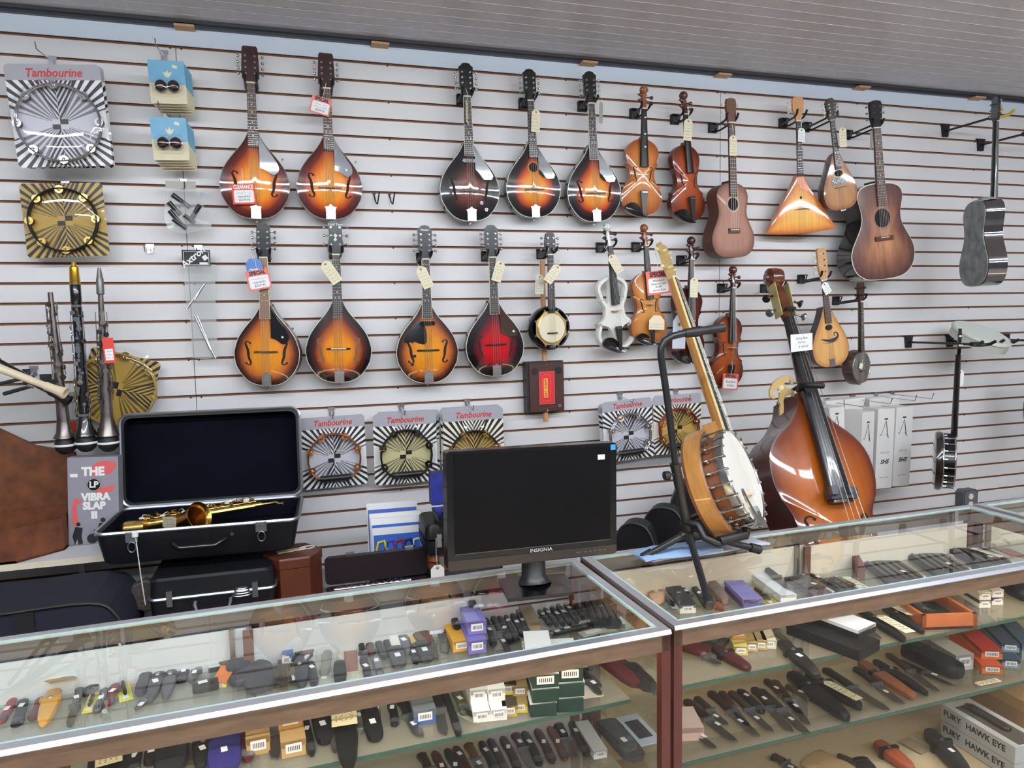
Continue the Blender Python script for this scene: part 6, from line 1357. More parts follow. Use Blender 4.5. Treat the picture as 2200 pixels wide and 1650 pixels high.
# ---------------------------------------------------------------- monitor on the left case
def monitor():
    t = thing('monitor', 'black flat screen monitor standing on the left glass case', 'monitor', (.957, -1.462, ZT+.0005), Matrix.Rotation(R(1.5), 3, 'Z'))
    GB_ = mat('gloss black bezel', (10, 10, 12), .25, coat=.2); SC = mat('dark screen', (9, 8, 10), .5, spec=.12)
    q = MB(); q.prism([(-.095, -.062), (.075, -.080), (.105, .055), (-.075, .082)], 0, .009); q.v = [(a, c, -b) for a, b, c in q.v]; q.build('base', GB_, t)
    q = MB(); q.loft([(Vector((.005, .02, .008)), .045), (Vector((.005, .025, .03)), .032), (Vector((.005, .025, .09)), .030)], 16); q.build('neck', BLKP, t, smooth=50)
    M = Matrix.Translation((0, -.005, .072)) @ Matrix.Rotation(R(-2), 4, 'X') @ Matrix.Rotation(R(1.2), 4, 'Y')
    W_, H_ = .462, .298
    q = MB(); q.prism([(x, z+H_/2) for x, z in rr(W_, H_, .008)], -.04, 0, 0, 0, M=M); q.build('housing', GB_, t)
    q = MB(); q.box((0, 0, 0), (.424, .0016, .248)); q.v = [tuple(M @ Vector((x, y-.0012, z+.165))) for x, y, z in q.v]; q.build('screen', SC, t)
    q = MB(); q.box((0, 0, 0), (.424, .0024, .0016)); q.v = [tuple(M @ Vector((x, y-.001, z+.040))) for x, y, z in q.v]; q.build('screen_lip', mat('grey lip', (70, 70, 78), .3), t)
    q = MB(); q.box((0, 0, 0), (.460, .003, .022)); q.v = [tuple(M @ Vector((x, y-.001, z+.014))) for x, y, z in q.v]; q.build('chin', mat('brown black plastic', (36, 31, 30), .4), t)
    for s_, sz, loc, m_ in (('INSIGNIA', .013, (.015, .003, .031), mat('silver print', (190, 190, 195), .4)),):
        o = text(s_, sz, (0, 0, 0), m_, t, sx=1.15); o.location = M @ Vector((loc[0], -loc[1]+.0, loc[2])); o.rotation_euler = M.to_euler()
    for k in range(6):
        q = MB(); q.box((0, 0, 0), (.006 if k else .012, .001, .002)); q.v = [tuple(M @ Vector((x+.125+k*.014+(0 if k else -.006), y-.003, z+.014))) for x, y, z in q.v]; q.build('button', mat('grey button mark', (96, 92, 92), .5), t)
    q = MB(); q.box((0, 0, 0), (.014, .001, .014)); q.v = [tuple(M @ Vector((x+.221, y-.0012, z+.286))) for x, y, z in q.v]; q.build('blue_sticker', mat('energy sticker blue', (60, 150, 220), .5), t)
    q = MB(); q.box((0, 0, 0), (.020, .0006, .013)); q.v = [tuple(M @ Vector((x+.186, y-.0026, z+.262))) for x, y, z in q.v]; q.build('price_sticker', WHITE, t)
monitor()
# ---------------------------------------------------------------- stand and large banjo on the right case
def stand():
    hub = Vector((1.440, -1.400, 1.045)); t = thing('instrument_stand', 'black tripod instrument stand with padded yoke on the right glass case', 'stand', (hub.x, hub.y, ZT))
    L = lambda p: Vector(p)-Vector((hub.x, hub.y, ZT))
    for k, foot in enumerate((ATZ(1385, 1196, ZT+.014), ATZ(1628, 1180, ZT+.014), ATZ(1524, 1298, ZT+.014))):
        q = MB(); a = L(hub); b = L(foot); q.loft([(a, .011), (a+(b-a)*.15, .0125), (a+(b-a)*.16, .0095), (b, .0095)], 10); q.build('leg', BLKP, t, smooth=40)
        q = MB(); d = (b-a).normalized(); q.loft([(b-d*.025, .0135), (b+d*.006, .0135), (b+d*.010, .010)], 12); q.build('rubber_foot', BLKM, t, smooth=40)
    p1, p2, p3, p4 = AT(1462, 1150, -1.405), AT(1452, 1005, -1.40), AT(1428, 800, -1.40), AT(1420, 765, -1.40)
    q = MB(); q.loft([(L(hub)-Vector((0, 0, .012)), .016), (L(hub)+Vector((0, 0, .01)), .0155), (L(p2), .0145), (L(p2)+Vector((0, 0, .004)), .017), (L(p2)+Vector((0, 0, .012)), .017)], 14); q.build('lower_tube', BLKP, t, smooth=35)
    q = MB(); pts = [p2, AT(1434, 860, -1.40), p4, AT(1420, 748, -1.40), AT(1428, 732, -1.40), AT(1445, 722, -1.40), AT(1470, 716, -1.405), AT(1545, 706, -1.42)]
    q.tube([L(p) for p in pts], .0098, 12); q.build('upper_tube', BLKP, t, smooth=60)
    q = MB(); a, b = L(AT(1472, 716, -1.405)), L(AT(1556, 704, -1.42)); q.loft([(a, .0125), (a+(b-a)*.4, .0150), (a+(b-a)*.45, .0120), (b, .0125), (b+(b-a)*.03, .009)], 12); q.build('padded_yoke', BLKM, t, smooth=40)
    q = MB(); c0 = L(AT(1452, 1018, -1.40)); q.cyl(c0, c0+Vector((-.030, -.010, 0)), .004, n=8); q.lathe([(0, -.014), (.012, -.012), (.013, 0), (.012, .004), (0, .006)], c0+Vector((-.030, -.01, 0)), 'x', 10); q.build('knob', BLKM, t, smooth=30)
    for dx, dz in ((0, 0), (-.0, .0)):
        pass
    A = [AT(1470, 1120, -1.40), AT(1500, 1128, -1.44), AT(1512, 1155, -1.46), AT(1540, 1168, -1.47), AT(1575, 1160, -1.46), AT(1600, 1150, -1.46)]
    q = MB(); q.tube([L(p) for p in A], .0095, 12); q.build('cradle_arm', BLKP, t, smooth=60)
    q = MB(); a, b = L(AT(1545, 1162, -1.468)), L(AT(1602, 1149, -1.46)); q.loft([(a, .013), (b, .0135), (b+Vector((.004, 0, .02)), .0125)], 12); q.build('cradle_pad', BLKM, t, smooth=50)
    A = [AT(1466, 1125, -1.39), AT(1500, 1108, -1.32), AT(1530, 1112, -1.26), AT(1560, 1120, -1.25)]
    q = MB(); q.tube([L(p) for p in A], .0095, 12); q.build('cradle_arm', BLKP, t, smooth=60)
stand()
def big_banjo():
    B, T = AT(1600, 1146, -1.42), AT(1398, 535, -1.02); L_ = (T-B).length; s = L_/.93
    M = frame(T-B, (.63, -.77, .08)); org = B - M @ Vector((0, -.06*s, 0)); t = thing('banjo', 'large blond maple banjo on the black stand, white head turned right', 'banjo', org, M, s)
    MP = mat('blond figured maple', (178, 124, 60), .3, coat=.8, noise=.18, nscale=14, stretch=(1, 6, 1)); RIM = mat('walnut laminated rim', (128, 74, 40), .4, noise=.3, nscale=10); NK = mat('nickel plate', (186, 186, 184), .22, 1)
    c0 = .155
    q = MB(); q.lathe([(0, -.020), (.10, -.018), (.160, -.006), (.1625, 0), (.1655, .004), (.1655, .048), (.1625, .052), (.156, .052), (.154, .010)], (0, 0, c0), 'y', 64, mi=[0, 0, 1, 1, 0, 1, 1, 0]); q.build('resonator', [MP, mat('dark maple purfling', (140, 92, 50), .4)], t, smooth=30)
    q = MB(); q.lathe([(.132, .01), (.132, .092)], (0, 0, c0), 'y', 56); q.build('rim', RIM, t, smooth=30)
    q = MB(); q.lathe([(.154, .046), (.146, .050), (.134, .050)], (0, 0, c0), 'y', 56); q.ring((0, -.048, c0), .150, .004, n=56); q.build('flange', NK, t, smooth=40)
    q = MB(); q.lathe([(.134, .085), (.142, .086), (.1435, .096), (.1435, .108), (.139, .112), (.136, .108)], (0, 0, c0), 'y', 56); q.build('tension_hoop', NK, t, smooth=35)
    q = MB(); q.lathe([(.136, .107), (.130, .1065), (0, .106)], (0, 0, c0), 'y', 56); q.build('skin_head', mat('white banjo head', (224, 221, 213), .45), t, smooth=30)
    for k in range(24):
        a = R(15*k+7.5)
        if 80 < (15*k+7.5) % 360 < 100: continue
        x, z = .147*math.cos(a), .147*math.sin(a)+c0; q = MB(); q.cyl((x, -.106, z), (x, -.050, z), .0026, n=6); q.cyl((x, -.066, z), (x, -.048, z), .005, n=8)
        x2, z2 = .136*math.cos(a), .136*math.sin(a)+c0; q.tube([Vector((x, -.105, z)), Vector((x*1.0, -.1135, z)), Vector((x2, -.1135, z2))], .0028, 6); q.lathe([(0, -.006), (.005, -.004), (.006, 0), (.005, .004), (0, .006)], (x2, -.062, z2), 'y', 8); q.build('bracket', NK, t, smooth=40)
    q = MB(); q.prism([(-.022, 0), (-.012, .0), (-.006, .006), (.006, .006), (.012, 0), (.022, 0), (.018, .014), (-.018, .014)], 0, .003); q.v = [(x, -.106-z, .10+y) for x, y, z in q.v]; q.build('bridge', mat('maple bridge', (214, 172, 118), .5), t)
    q = MB(); q.prism([(-.018, .002), (.018, .002), (.016, .05), (.010, .065), (-.010, .065), (-.016, .05)], .108, .118); q.build('tailpiece', NK, t)
    q = MB(); q.prism(cat([(.03, .02), (.055, .035), (.085, .07), (.105, .11), (.112, .105), (.10, .06), (.07, .022), (.04, .004), (.03, .02)], 3)[:-1], .122, .128); q.v = [(-x, y, z) for x, y, z in q.v]
    q.cyl((-.05, -.125, .02), (-.06, -.10, .008), .004, n=8); q.build('armrest', NK, t)
    neck(t, .285, .80, .034, .046, .104, MP, .026, heel=.03)
    q = MB(); q.prism([(-.022, .285), (.022, .285), (.019, .33), (-.019, .33)], .045, .10); q.build('heel', MP, t)
    fretboard(t, .292, .80, .032, .046, .103, .110, EBONY, 19, (3, 5, 7, 10, 12, 15), scale=.66, dotm=PEARL, binding=mat('ivory binding', (224, 208, 150), .4))
    q = MB(); q.prism(cat([(-.017, .80), (-.030, .825), (-.033, .85), (-.026, .885), (-.034, .91), (-.020, .928), (0, .922), (.020, .928), (.034, .91), (.026, .885), (.033, .85), (.030, .825), (.017, .80)], 2), .088, .104); q.build('headstock', mat('maple headstock back', (176, 150, 96), .35, coat=.5), t)
    for v in (.835, .895):
        for s_ in (-1, 1): tuner(t, s_*.020, v, .104, s_*.048, m_=mat('ivory button', (206, 198, 150), .4), w_=.094)
    strings(t, [-.012, -.004, .004, .012], [-.016, -.005, .005, .016], .80, .05, .1115, .118, bridge=(.10, .120))
big_banjo()
t = thing('hang_tag', 'pale blue hang tag on white string below the SPECIAL tag', 'tag', AT(1459, 712, -1.12), Matrix.Rotation(R(2), 3, 'Y') @ Matrix.Rotation(R(10), 3, 'Z')); q = MB(); q.prism([(-.026, -.055), (.026, -.055), (.026, .032), (.010, .055), (-.010, .055), (-.026, .032)], 0, .0008); q.build('card', mat('pale blue card', (196, 208, 222), .6), t)
q = MB(); q.disc((.0, .022), .009, .0008, 16, 0, t=.0004); q.disc((0, .022), .0035, .0012, 12, 1, t=.0002); q.build('eyelet', [mat('tan reinforcement', (190, 165, 130), .8), mat('hole dark', (40, 36, 34), .9)], t); q = MB(); rnd = random.Random(9)
for z in (.004, -.006, -.016): scribble(q, -.008, .014, z, .005, .0012, rnd)
q.build('handwriting', INK, t); q = MB(); q.tube([Vector((0, -.001, .05)), Vector((.004, -.01, .09)), Vector((0, .01, .13))], .0014, 5); q.build('string', COTTON, t)
# folded cloth on the right case
t = thing('folded_cloth', 'folded pale blue and grey cloth lying on the right glass case', 'cloth', (1.50, -1.335, ZT+.001), Matrix.Rotation(R(3), 3, 'Z')); rnd = random.Random(7)
def cloth(name, m_, x0, x1, y0, y1, z0, th):
    q = MB(); G, Hh = 18, 6; vs = []
    for j in range(Hh+1):
        for i in range(G+1):
            u, v = i/G, j/Hh; e = min(1, 5*min(u, 1-u, v*1.2, (1-v)*1.2)); vs.append((x0+(x1-x0)*u, y0+(y1-y0)*v+.006*math.sin(u*9+j), z0+th*(.25+.75*max(0, e)**.5)+.003*math.sin(u*14+v*5)))
    n = len(vs); vs += [(x, y, z0) for x, y, z in vs]; W2 = G+1
    fs = [(j*W2+i, j*W2+i+1, (j+1)*W2+i+1, (j+1)*W2+i) for j in range(Hh) for i in range(G)]; fs += [tuple(n+k for k in f[::-1]) for f in fs]
    ed = [i for i in range(G)]+[j*W2+G for j in range(Hh)]+[Hh*W2+G-i for i in range(G)]+[(Hh-j)*W2 for j in range(Hh)]
    fs += [(ed[k], n+ed[k], n+ed[(k+1) % len(ed)], ed[(k+1) % len(ed)]) for k in range(len(ed))]
    q.add(vs, fs); q.build(name, m_, t, smooth=60)
cloth('lower_fold', mat('grey cloth', (186, 190, 202), .9), -.17, .24, -.045, .045, 0, .010); cloth('upper_fold', mat('pale blue cloth', (150, 182, 222), .9), -.20, .06, -.060, .03, .0105, .012)
# ---------------------------------------------------------------- double bass behind the right case
def bass():
    T = AT(1663, 572, -.18); P_ = AT(1766, 1000, -.60); L_ = 1.82; s = 1.058; B = T+(P_-T).normalized()*L_; M = frame(T-B, (-.05, -1, 0)); wf = .19; org = B - M @ Vector((0, -wf*s, 0))
    t = thing('double_bass', 'orange brown double bass standing behind the right glass case', 'double bass', org, M, s)
    seg = ([(0, 0), (.004, .07), (.03, .17), (.09, .28), (.18, .325), (.27, .325), (.35, .295), (.395, .265), (.41, .270)], [(.41, .270), (.425, .225), (.47, .188), (.53, .176), (.59, .186), (.635, .208), (.655, .222)], [(.655, .222), (.67, .226), (.72, .240), (.79, .242), (.86, .224), (.92, .178), (.97, .115), (1.01, .080), (1.05, .052), (1.09, .036), (1.11, .030)], [(1.11, .030), (1.112, 0)])
    BV = burst('orange brown bass varnish', [(0, (196, 110, 38)), (.6, (182, 96, 32)), (.9, (142, 68, 24)), (1, (104, 44, 24))], .26, grain=.12, gs=(12, 12, .7)); BS = mat('dark bass side', (78, 42, 34), .3, coat=.5, noise=.15, nscale=3)
    mb = MB(); P = body(mb, outline(*seg, k=3), 0, wf, .035, (0, .52), 0, 1, back=.02, e=1.2, rim=.006, mrim=1, step=(.975, .94, .88, .78, .64, .46, .28, .12)); mb.build('body', [BV, BS], t, smooth=35)
    for s_ in (-1, 1): fhole(t, P, s_*.125, .49, .20, s_, k=.75)
    q = MB(); q.cyl((0, -.10, 0), (0, -.10, -.10), .008, n=8); q.build('endpin', STEEL, t)
    neck(t, 1.08, 1.47, .042, .062, wf+.02, BS, .035, heel=.05)
    q = MB(); vs = []; n = 10
    for v, wd, w_ in ((.62, .100, wf+.090), (1.1, .070, wf+.055), (1.48, .042, wf+.032)):
        for j in range(n+1): a = math.pi*j/n; vs.append((wd/2*math.cos(a), -(w_-.014+.014*math.sin(a)), v))
        vs += [(-wd/2, -(w_-.03), v), (wd/2, -(w_-.03), v)]
    m_ = n+3; q.add(vs, [(r_*m_+j, (r_+1)*m_+j, (r_+1)*m_+(j+1) % m_, r_*m_+(j+1) % m_) for r_ in range(2) for j in range(m_)]+[tuple(range(m_-1, -1, -1)), tuple(2*m_+j for j in range(m_))]); q.build('fingerboard', mat('bass fingerboard', (34, 34, 38), .25, coat=.5), t, smooth=40)
    q = MB(); q.box((0, -wf-.035, 1.485), (.044, .03, .012)); q.build('nut', EBONY, t)
    # pickup block at the fingerboard end, bridge
    q = MB(); q.box((-.0, -wf-.075, .655), (.125, .035, .045)); q.box((-.052, -wf-.10, .665), (.03, .02, .035), 1); q.box((.02, -wf-.10, .665), (.018, .02, .03), 1); q.build('pickup_block', [mat('dark grey block', (46, 46, 52), .4), mat('grey knob', (90, 92, 100), .3, .4)], t)
    strings(t, [-.014, -.005, .005, .014], [-.040, -.014, .014, .040], 1.49, .47, wf+.036, wf+.135, r=.0016, m_=mat('steel bass string', (150, 146, 136), .3, .9))
    q = MB(); q.prism([(-.055, 0), (-.035, 0), (-.02, .02), (.02, .02), (.035, 0), (.055, 0), (.045, .03), (.05, .08), (.03, .105), (-.03, .105), (-.05, .08), (-.045, .03)], 0, .012); q.v = [(x, -(P.h(0, .47)-.004+z), .47-y) for x, y, z in q.v]; q.build('bridge', mat('maple bridge', (214, 172, 118), .5), t)
    # pegbox and scroll
    SCR = mat('striped scroll wood', (92, 46, 26), .25, coat=.9, noise=.35, nscale=6, stretch=(1, 1, 4)); PL = mat('aged brass plate', (196, 186, 128), .4, .4, noise=.2, nscale=20)
    q = MB(); q.loft([(Vector((0, -wf-.010, 1.45)), .026), (Vector((0, -wf-.0, 1.50)), .030), (Vector((0, -wf+.01, 1.56)), .034), (Vector((0, -wf+.03, 1.62)), .034), (Vector((0, -wf+.04, 1.665)), .028)], 14)
    q.lathe([(0, -.036), (.026, -.036), (.042, -.028), (.046, 0), (.042, .028), (.026, .036), (0, .036)], (0, -wf+.02, 1.672), 'x', 26); q.lathe([(0, -.046), (.014, -.046), (.020, -.036), (.020, .036), (.014, .046), (0, .046)], (0, -wf+.02, 1.672), 'x', 18); q.build('scroll', SCR, t, smooth=50)
    for s_ in (-1, 1): q = MB(); q.box((s_*.034, -wf+.002, 1.545), (.004, .054, .16)); q.build('tuner_plate', PL, t)
    for s_, v in ((-1, 1.505), (-1, 1.575), (1, 1.49), (1, 1.555)):
        q = MB(); q.cyl((s_*.036, -wf+.012, v), (s_*.078, -wf-.004, v-.022), .005, n=8); q.loft([(Vector((s_*.074, -wf-.002, v-.020)), .006), (Vector((s_*.084, -wf-.006, v-.026)), .019), (Vector((s_*.090, -wf-.008, v-.030)), .016)], 12); q.build('tuner', STEEL if v < 1.51 else mat('dark tuner', (70, 52, 44), .3, .7), t, smooth=50)
    return org, M, s
bo, bM, bs_ = bass()
t = thing('paper_sign', 'white handwritten paper sign taped to the double bass strings', 'sign', AT(1722, 736, -.46), Matrix.Rotation(R(-3), 3, 'Y') @ Matrix.Rotation(R(8), 3, 'Z')); q = MB(); q.prism([(-.065, -.038), (.065, -.038), (.067, .038), (-.065, .040)], 0, .0008); q.build('paper', WHITE, t)
text('String Bass', .016, (0, .0010, .020), mat('faint blue ink', (110, 112, 140), .7), t, shear=.2, name='handwriting'); text('Full size', .014, (0, .0010, .002), mat('faint blue ink', (110, 112, 140), .7), t, shear=.2, name='handwriting'); text('$ 1695.00', .014, (.01, .0010, -.018), mat('faint blue ink', (110, 112, 140), .7), t, shear=.2, name='handwriting')
wall_hook(AT(1668, 618, -.10), 'black hook behind the double bass scroll', depth=.10, spread=.03, up=.03)
# bass stand with its neck rest, and the cello bridge hung on it
t = thing('bass_stand', 'grey post with a black padded neck rest holding the double bass', 'stand', AT(1682, 900, -.33)); o_ = t.location.copy(); L = lambda p: p-o_
q = MB(); q.cyl(L(AT(1682, 872, -.33)), L(AT(1688, 1200, -.33)), .010, n=10); q.ring(L(AT(1674, 868, -.33)), .012, .003); q.build('post', mat('grey steel post', (90, 90, 94), .4, .7), t, smooth=40)
q = MB(); q.tube([L(AT(1684, 874, -.33)), L(AT(1684, 850, -.34)), L(AT(1722, 826, -.46))], .009, 8); q.build('arm', BLKP, t, smooth=60)
q = MB(); q.tube([L(AT(1715, 838, -.44)), L(AT(1722, 828, -.53)), L(AT(1745, 827, -.57)), L(AT(1768, 829, -.57))], .013, 10); q.build('neck_rest', BLKM, t, smooth=60)
def cello_bridge():
    t = thing('cello_bridge', 'pale carved wooden cello bridge hanging left of the double bass neck', 'bridge', AT(1682, 842, -.42), Matrix.Rotation(R(-32), 3, 'Y')); Wd = mat('pale beech', (208, 178, 120), .5); s_ = 1.42
    top = cat([(-.050, .018), (-.040, .036), (-.018, .047), (0, .049), (.018, .047), (.040, .036), (.050, .018)], 4)
    P = top+[(.046, .006), (.040, .000), (.034, .008), (.038, .020), (.026, .028), (.014, .022), (.014, .008), (.022, -.004), (.032, -.014), (.030, -.026), (.040, -.036), (.048, -.050), (.052, -.056), (.036, -.056), (.026, -.042), (.016, -.022), (0, -.014)]
    P = P+[(-u, v) for u, v in P[len(top):-1][::-1]]
    q = MB(); q.prism([(u*s_, v*s_) for u, v in P], 0, .009); q.build('plate', Wd, t); q = MB(); q.disc((0, .018*s_), .008*s_, .009, 14, 0); q.disc((-.014*s_, .012*s_), .004*s_, .009, 10, 0); q.build('heart_cut', mat('pale cut wood', (236, 214, 168), .5), t)  # cut-outs drawn as paler discs on the plate
cello_bridge()
# ---------------------------------------------------------------- stock inside the cases
CM = {}
def cmat(c, rough=.5, metal=0, coat=0):
    k = (c, rough, metal, coat)
    if k not in CM: CM[k] = mat('stock %d %d %d %.2f %.1f' % (c[0], c[1], c[2], rough, metal), c, rough, metal, coat)
    return CM[k]
K = (22, 21, 22); DB_ = (52, 32, 26); BR = (84, 48, 32); GY = (92, 94, 98); DG = (44, 46, 50); WH = (232, 232, 228); RD = (128, 30, 34); TN = (196, 158, 104); YL = (232, 214, 70); PU = (126, 116, 190); GN = (18, 52, 40); CRM = (226, 218, 192); BLD = (128, 130, 132); OR = (226, 124, 50); BLU_ = (60, 104, 150); OL = (104, 100, 70)
LBL = mat('white price label', (236, 236, 236), .6)
def lay(p0, p1, z, name, label, cat_, group, dz=0):
    A, B = ATZ(p0[0], p0[1], z), ATZ(p1[0], p1[1], z); d = B-A
    t = thing(name, label, cat_, (A.x, A.y, z+.0004+dz), Matrix.Rotation(math.atan2(d.y, d.x), 3, 'Z'), group=group); return t, d.length
def bar(mb, L_, w, h, z0=0, x0=0, prof=None, n=10, mi=0, y0=0):
    """rounded bar along x; prof: list of (t, width factor, y shift)"""
    prof = prof or [(0, .35, 0), (.04, .8, 0), (.15, 1, 0), (.5, .9, .05), (.85, 1, 0), (.96, .8, 0), (1, .35, 0)]
    vs = []; N = len(prof)
    for t_, k, ys in prof:
        for j in range(n):
            a = 2*math.pi*j/n; c, s_ = math.cos(a), math.sin(a); c = math.copysign(abs(c)**.6, c); s_ = math.copysign(abs(s_)**.6, s_)
            vs.append((x0+L_*t_, y0+w*ys+w/2*k*c, z0+h/2+h/2*min(1, .6+.4*k)*s_))
    mb.add(vs, [(i*n+j, i*n+(j+1) % n, (i+1)*n+(j+1) % n, (i+1)*n+j) for i in range(N-1) for j in range(n)]+[tuple(range(n-1, -1, -1)), tuple((N-1)*n+j for j in range(n))], mi)
def stick(t, x, y, z, a, b, rot=0):
    q = MB(); q.box((x, y, z), (a, b, .0006), M=Matrix.Rotation(rot, 3, 'Z')); q.build('price_label', LBL, t)
def item(kind, p0, p1, z, w, col, label, group, cat_=None, h=None, col2=None, st=True, dz=0, lk=.4):
    rnd = random.Random(hash((round(p0[0]), round(p0[1]))) % 9999)
    nm, ct = {'fold': ('folding_knife', 'knife'), 'knife': ('fixed_knife', 'knife'), 'sheath': ('knife_sheath', 'sheath'), 'box': ('knife_box', 'box'), 'pouch': ('pouch', 'pouch'), 'pack': ('blister_pack', 'packet'), 'tag': ('price_tag', 'tag'), 'tray': ('display_tray', 'tray'), 'card': ('paper_card', 'card')}[kind]
    t, L_ = lay(p0, p1, z, nm, label, cat_ or ct, group, dz)
    if kind == 'fold':
        h = h or .014; q = MB(); bar(q, L_, w, h, prof=[(0, .45, 0), (.05, .85, 0), (.2, 1, 0), (.5, .88, .08), (.8, .98, 0), (.95, .8, -.05), (1, .4, -.05)]); q.build('handle', cmat(col, .45), t, smooth=50)
        q = MB(); bar(q, L_*.16, w*1.02, h*1.04, x0=L_*.80, z0=-.0001, prof=[(0, .95, 0), (.8, .9, 0), (1, .6, 0)]); q.build('bolster', cmat(col2 or GY, .35, .6), t, smooth=50)
        q = MB(); q.box((L_*.45, w*.46, h*.5), (L_*.7, w*.12, h*.35)); q.build('blade_back', STEEL, t)
        if st: stick(t, L_*(.25+.3*rnd.random()), 0, h+.0004, .016, .010, rnd.uniform(-.4, .4))
    elif kind == 'knife':
        h = h or .016; a = .46; q = MB(); bar(q, L_*a, w, h, prof=[(0, .75, 0), (.06, 1.1, 0), (.2, .95, 0), (.5, .85, .06), (.85, .9, 0), (1, .7, 0)]); q.build('handle', cmat(col, .45), t, smooth=50)
        q = MB(); q.box((L_*a+.003, 0, h*.5), (.006, w*1.35, h*.7)); q.build('guard', cmat(col2 or BLD, .3, .8), t)
        q = MB(); b0 = L_*a+.006; bw = w*.46; P_ = [(b0, -bw), (L_*.85, -bw*.95), (L_*.95, -bw*.5), (L_, bw*.55), (L_*.9, bw*.95), (b0, bw)]
        n = len(P_); q.add([(x, y, .003) for x, y in P_]+[(x, y, .0055) for x, y in P_], [tuple(range(n-1, -1, -1)), tuple(range(n, 2*n))]+[(j, (j+1) % n, n+(j+1) % n, n+j) for j in range(n)]); q.build('blade', cmat((120, 118, 116), .28, .85), t)
        if st: stick(t, L_*(.66 if rnd.random() < .5 else .3), 0, h*.45 if rnd.random() < 2 and False else (.0062 if rnd.random() < .5 else h+.0004), .016, .010, .2)
    elif kind == 'sheath':
        h = h or .020; q = MB(); bar(q, L_, w, h, prof=[(0, .62, 0), (.03, .85, 0), (.3, .9, 0), (.36, 1.12, 0), (.6, 1.05, 0), (.85, .8, 0), (.97, .5, 0), (1, .2, 0)]); q.build('leather', cmat(col, .5), t, smooth=50)
        q = MB(); q.box((L_*.33, 0, h*.55), (.014, w*1.2, h*1.0)); q.build('strap', cmat(col2 or K, .5), t); q = MB(); q.lathe([(0, 0), (.006, 0), (.005, .003), (0, .004)], (L_*.33, 0, h*1.05), 'z', 10); q.build('snap', STEEL, t)
        if st: stick(t, L_*(.5+.2*rnd.random()), 0, h+.0006, .018, .012, .3)
    elif kind == 'pouch':
        h = h or .022; q = MB(); bar(q, L_, w, h, prof=[(0, .7, 0), (.05, .92, 0), (.3, 1, 0), (.7, 1, 0), (.93, .85, 0), (1, .5, 0)]); q.build('body', cmat(col, .55), t, smooth=50)
        q = MB(); bar(q, L_*.35, w*1.03, h*1.05, prof=[(0, .7, 0), (.1, .95, 0), (.8, 1, 0), (1, .6, 0)]); q.build('flap', cmat(col2 or tuple(max(0, c-6) for c in col), .5), t, smooth=50)
        if st: stick(t, L_*.6, 0, h+.0006, .020, .013, .1)
    elif kind == 'box':
        h = h or .028; q = MB(); q.box((L_/2, 0, h/2), (L_, w, h), 0); q.build('tray', cmat(col2 or WH, .55), t)
        q = MB(); q.box((L_*.5-.001, 0, h*(1.01-lk/2)), (L_+.002, w+.002, h*lk)); q.build('lid', cmat(col, .5), t)
        if st:
            q = MB(); q.box((L_+.0006, 0, h*.55), (.0008, w*.66, h*.55)); q.build('end_label', LBL, t)
            q = MB(); [q.box((L_+.0012, -w*.22+j*w*.075, h*.55), (.0005, w*.03, h*.28)) for j in range(7)]; q.build('barcode', INK, t)
    elif kind == 'pack':
        q = MB(); q.box((L_/2, 0, .001), (L_, w, .002)); q.build('card', cmat(col, .5), t); q = MB(); bar(q, L_*.8, w*.7, .022, x0=L_*.1); q.build('blister', CLEAR, t, smooth=50)
        q = MB(); bar(q, L_*.6, w*.3, .012, x0=L_*.2, z0=.003); q.build('knife', cmat(col2 or K, .4), t, smooth=50)
        if st: stick(t, L_*.8, 0, .0026, .02, .012)
    elif kind == 'tag':
        q = MB(); c = w*.28; P_ = [(0, -w/2+c), (c, -w/2), (L_, -w/2), (L_, w/2), (c, w/2), (0, w/2-c)]; n = 6; zz = h or .001
        q.add([(x, y, zz) for x, y in P_]+[(x, y, zz+.0007) for x, y in P_], [tuple(range(n-1, -1, -1)), tuple(range(n, 2*n))]+[(j, (j+1) % n, n+(j+1) % n, n+j) for j in range(n)]); q.build('card', cmat(col, .75), t)
        q = MB(); q.lathe([(.0035, 0), (.006, 0), (.006, .0003), (.0035, .0003)], (w*.32, 0, zz+.0008), 'z', 12); q.build('eyelet', mat('tan reinforcement', (190, 165, 130), .8), t)
        q = MB()
        for j in range(4):
            for i in range(6):
                if rnd.random() < .85: q.box((L_*.22+i*L_*.12, -w*.32+j*w*.2, zz+.0010), (L_*.08, .0011, .0004), M=Matrix.Rotation(rnd.uniform(-1, 1), 3, 'Z'))
        q.build('handwriting', INK, t)
    elif kind == 'tray':
        h = h or .012; q = MB(); q.box((L_/2, 0, h/2), (L_, w, h)); q.build('board', cmat(col, .7), t)
        for j in range(5): q = MB(); bar(q, L_*.7, .016, .008, x0=L_*.1, z0=h, y0=-w/2+w*(j+.5)/5); q.build('folding_knife', cmat((60+8*j, 58+5*j, 58), .4), t, smooth=50)
        q = MB(); q.box((L_*.5, w/2-.004, h+.002), (L_, .008, .004)); q.build('divider', cmat((196, 200, 206), .4), t)
        if st: stick(t, L_*.6, w*.1, h+.0088, .016, .012, .3)
    else:
        q = MB(); q.box((L_/2, 0, .002), (L_, w, .003)); q.build('sheet', cmat(col, .6), t)
        if col2: q = MB(); q.box((L_*.5, 0, .0038), (L_*.6, w*.6, .0006)); q.build('picture', cmat(col2, .5), t)
    return t
def row(z, where, group, items):
    for i, it in enumerate(items):
        kind, x0, y0, x1, y1, w, col, desc = it[:8]; kw = it[8] if len(it) > 8 else {}
        item(kind, (x0, y0), (x1, y1), z, w, col, '%s, %s from left, %s' % (desc, NUM(i), where), group, **kw)
def NUM(i):
    n = i+1
    if n <= 20: return ORD[i]
    T_ = {2: 'twenty', 3: 'thirty', 4: 'forty'}
    return T_[n//10]+('-'+ORD[n % 10-1] if n % 10 else 'th')
